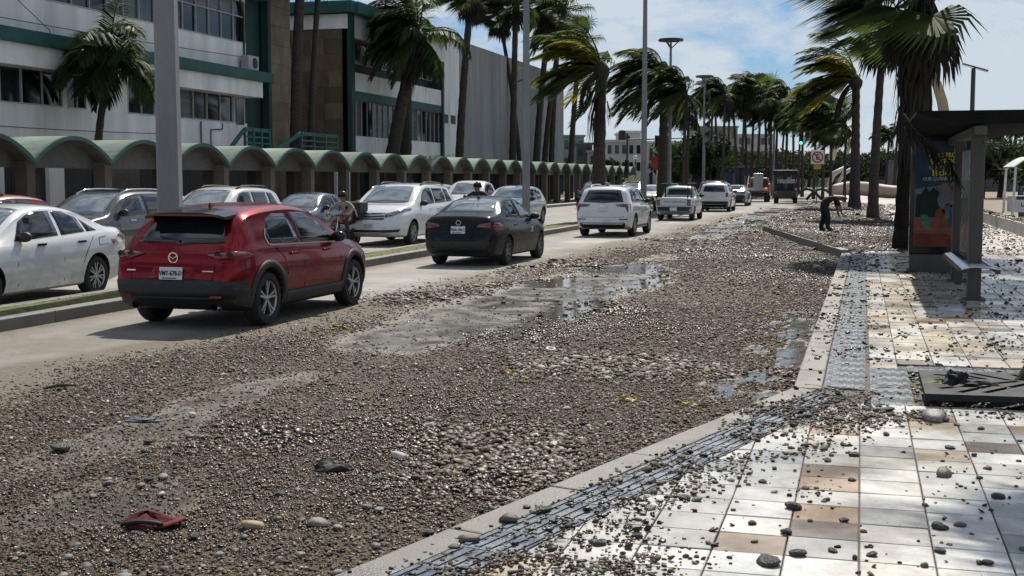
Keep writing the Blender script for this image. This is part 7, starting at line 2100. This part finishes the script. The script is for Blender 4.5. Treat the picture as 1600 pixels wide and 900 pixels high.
def rider(loc, rz, label, shirt, pants, helmet_m):
    e = empty('person', loc, rz, label, 'person')
    J = dict(pelvis=(0, -.22, .93), waist=(0, -.20, 1.08), chest=(0, -.06, 1.28), neck=(0, .0, 1.43), head0=(0, .03, 1.52), head1=(0, .05, 1.60),
             hipL=(-.12, -.20, .90), kneeL=(-.23, .20, .78), ankL=(-.21, .02, .36), toeL=(-.22, .18, .30), hipR=(.12, -.20, .90), kneeR=(.23, .20, .78), ankR=(.21, .02, .36), toeR=(.22, .18, .30),
             shL=(-.20, -.03, 1.37), elL=(-.43, .06, 1.20), wrL=(-.40, .26, 1.07), shR=(.20, -.03, 1.37), elR=(.43, .06, 1.20), wrR=(.40, .26, 1.07))
    E = [('pelvis', 'waist', 0), ('waist', 'chest', 0), ('chest', 'neck', 0), ('neck', 'head0', 2), ('head0', 'head1', 2), ('chest', 'shL', 0), ('shL', 'elL', 0), ('elL', 'wrL', 2), ('chest', 'shR', 0), ('shR', 'elR', 0), ('elR', 'wrR', 2),
         ('pelvis', 'hipL', 1), ('hipL', 'kneeL', 1), ('kneeL', 'ankL', 1), ('ankL', 'toeL', 3), ('pelvis', 'hipR', 1), ('hipR', 'kneeR', 1), ('kneeR', 'ankR', 1), ('ankR', 'toeR', 3)]
    rad = dict(pelvis=.15, waist=.145, chest=.165, neck=.06, head0=.09, head1=.095, hipL=.11, kneeL=.08, ankL=.055, toeL=.04, hipR=.11, kneeR=.08, ankR=.055, toeR=.04, shL=.075, elL=.052, wrL=.036, shR=.075, elR=.052, wrR=.036)
    add_hand(J, E, rad, 'wrL', (.2, .8, -.5), (1, 0, 0), 'L', curl=.8); add_hand(J, E, rad, 'wrR', (-.2, .8, -.5), (1, 0, 0), 'R', curl=.8)
    human('body', e, J, E, [shirt, pants, M_skin, M_black], rad); head_bits(e, (0, .05, 1.57), (0, 1, -.1), (0, .1, 1), hair=False)
    bm = bmesh.new(); bmesh.ops.create_icosphere(bm, subdivisions=3, radius=.16)
    bmesh.ops.delete(bm, geom=[v for v in bm.verts if v.co.z < -.07 or (v.co.y > .05 and v.co.z < .03)], context='VERTS')
    me = bpy.data.meshes.new('helmet'); bm.to_mesh(me); bm.free(); me.polygons.foreach_set('use_smooth', [True] * len(me.polygons))
    h = new_obj('helmet', me, helmet_m, e, (0, .03, 1.605)); sd = h.modifiers.new('s', 'SOLIDIFY'); sd.thickness = .012
    MB().tube([(0, -.02, 1.44), (.10, .02, 1.32), (.16, .0, 1.12)], .02, 6).build('strap', M_black, e)
    return e
a, dep = PL(537, -13.55)
loc = (-13.55, a, 0); rzm = PI - .18
_m = motorcycle(loc, rzm, 'red motorcycle with black delivery box coming on beside the white minivan')
_r = rider(loc, rzm, 'person in pale shirt and black helmet riding the red motorcycle', mat('shirt_pale', (.30, .25, .245), .85, var=.15, scale=6), mat('trousers_olive', (.045, .038, .025), .85, var=.3, scale=6), M_gloss_black)
_m.scale = _r.scale = (.87, .87, .87)
a, dep = PL(747, -12.9)
loc = (-12.9, a, 0)
motorcycle(loc, PI - .05, 'dark motorcycle mostly hidden behind the black saloon', False)
rider(loc, PI - .05, 'person all in black with black helmet beyond the black saloon', M_shirt_d, M_pants_d, M_gloss_black)

# ------------------------------------------------------------------ red flatbed truck and open cart
def truck_wheel(e, x, y, r, w=.24):
    wh = MB().lathe([(r * .6, -w / 2), (r * .95, -w / 2), (r, -w / 2 + .04), (r, w / 2 - .04), (r * .95, w / 2), (r * .6, w / 2)], 24, 'X', (x, y, r)).build('wheel', M_rubber, e, smooth=True, sharp=50)
    MB().lathe([(.001, -.02), (r * .3, -.04), (r * .6, .0), (r * .6, .04), (.001, .03)], 18, 'X', (x, y, r)).build('rim', M_rim_dark, wh)
p = P(1180, 315.5)
e = empty('flatbed_truck', (p.x, p.y, 0), 0, 'old red flatbed truck carrying a grey cabinet and slanted planks', 'truck')
for x in (-.75, .75):
    for y in (.6, 3.6): truck_wheel(e, x, y, .38)
MB().box((0, 1.3, .86), (2.0, 2.9, .16)).build('bed', M_pier, e, bevel=.02)
for sg in (-1, 1): MB().box((sg * .97, 1.3, 1.2), (.06, 2.9, .52)).build('side_board', P_dred, e)
MB().box((0, -.10, .98), (1.95, .06, .40)).build('tailboard', P_silver, e); MB().box((0, -.16, .55), (1.8, .12, .18)).build('rear_bumper', M_black, e, bevel=.02)
cb = MB().box((0, 3.45, 1.0), (1.85, 1.5, 1.0)).box((0, 3.35, 1.72), (1.7, 1.2, .50), taper=.86).build('cab', P_dred, e, bevel=.06)
MB().box((0, 2.735, 1.72), (1.3, .03, .36)).build('rear_window', M_glass, cb)
MB().box((0, 4.35, .85), (1.8, .5, .6)).build('bonnet', P_dred, e, bevel=.08)
for sg in (-1, 1): MB().box((sg * .82, -.15, 1.12), (.16, .04, .14)).build('tail_light', M_tail_lit if sg > 0 else M_tail, e)
MB().box((.15, .6, 1.65), (.75, .7, 1.35)).build('grey_cabinet', P_silver, e, bevel=.02)
for k in range(3): MB().bar((-.85 + .1 * k, .2, 1.0), (-1.0 + .3 * k, 1.4, 2.1), .06, .04).build('plank', M_sw if k == 1 else M_pier, e)
p = P(1225, 317.5)
e = empty('utility_cart', (p.x, p.y + 1.4, 0), 0, 'dark open sided utility cart with flat canopy seen from behind', 'cart')
for x in (-.72, .72):
    for y in (-.95, .95): truck_wheel(e, x, y, .34, .22)
MB().box((0, 0, .62), (1.7, 2.7, .42)).build('chassis', M_black, e, bevel=.05); MB().box((0, -1.36, .72), (1.78, .14, .55)).build('rear_panel', M_gloss_black, e, bevel=.03)
for sx in (-.78, .78):
    for sy in (-1.2, 1.2): MB().box((sx, sy, 1.6), (.07, .07, 1.7)).build('post', M_black, e)
MB().box((0, 0, 2.48), (1.82, 2.8, .14)).build('canopy', M_black, e, bevel=.05); MB().box((0, -1.38, 2.30), (1.76, .04, .26)).build('valance', M_cloth_k, e)
for sx in (-.4, .4):
    st = MB().box((sx, -.2, .95), (.6, .5, .16)).build('seat', M_black, e, bevel=.05); MB().box((sx, -.45, 1.25), (.58, .12, .55)).build('backrest', M_black, st, bevel=.05)
MB().lathe([(.20, -.02), (.22, 0), (.20, .02), (.18, 0), (.20, -.02)], 18, 'Y', (-.4, .45, 1.25)).build('steering_wheel', M_black, e); MB().box((0, 1.18, 1.5), (1.5, .02, .7)).build('windscreen', M_wglass, e)
for sx in (-1, 1): MB().box((sx * .72, -1.44, .82), (.14, .03, .10)).build('tail_light', M_tail, e)
MB().lathe([(.07, 0), (.07, .12), (0, .15)], 10, 'Z', (.1, .2, 2.55)).build('beacon', M_lampw, e)
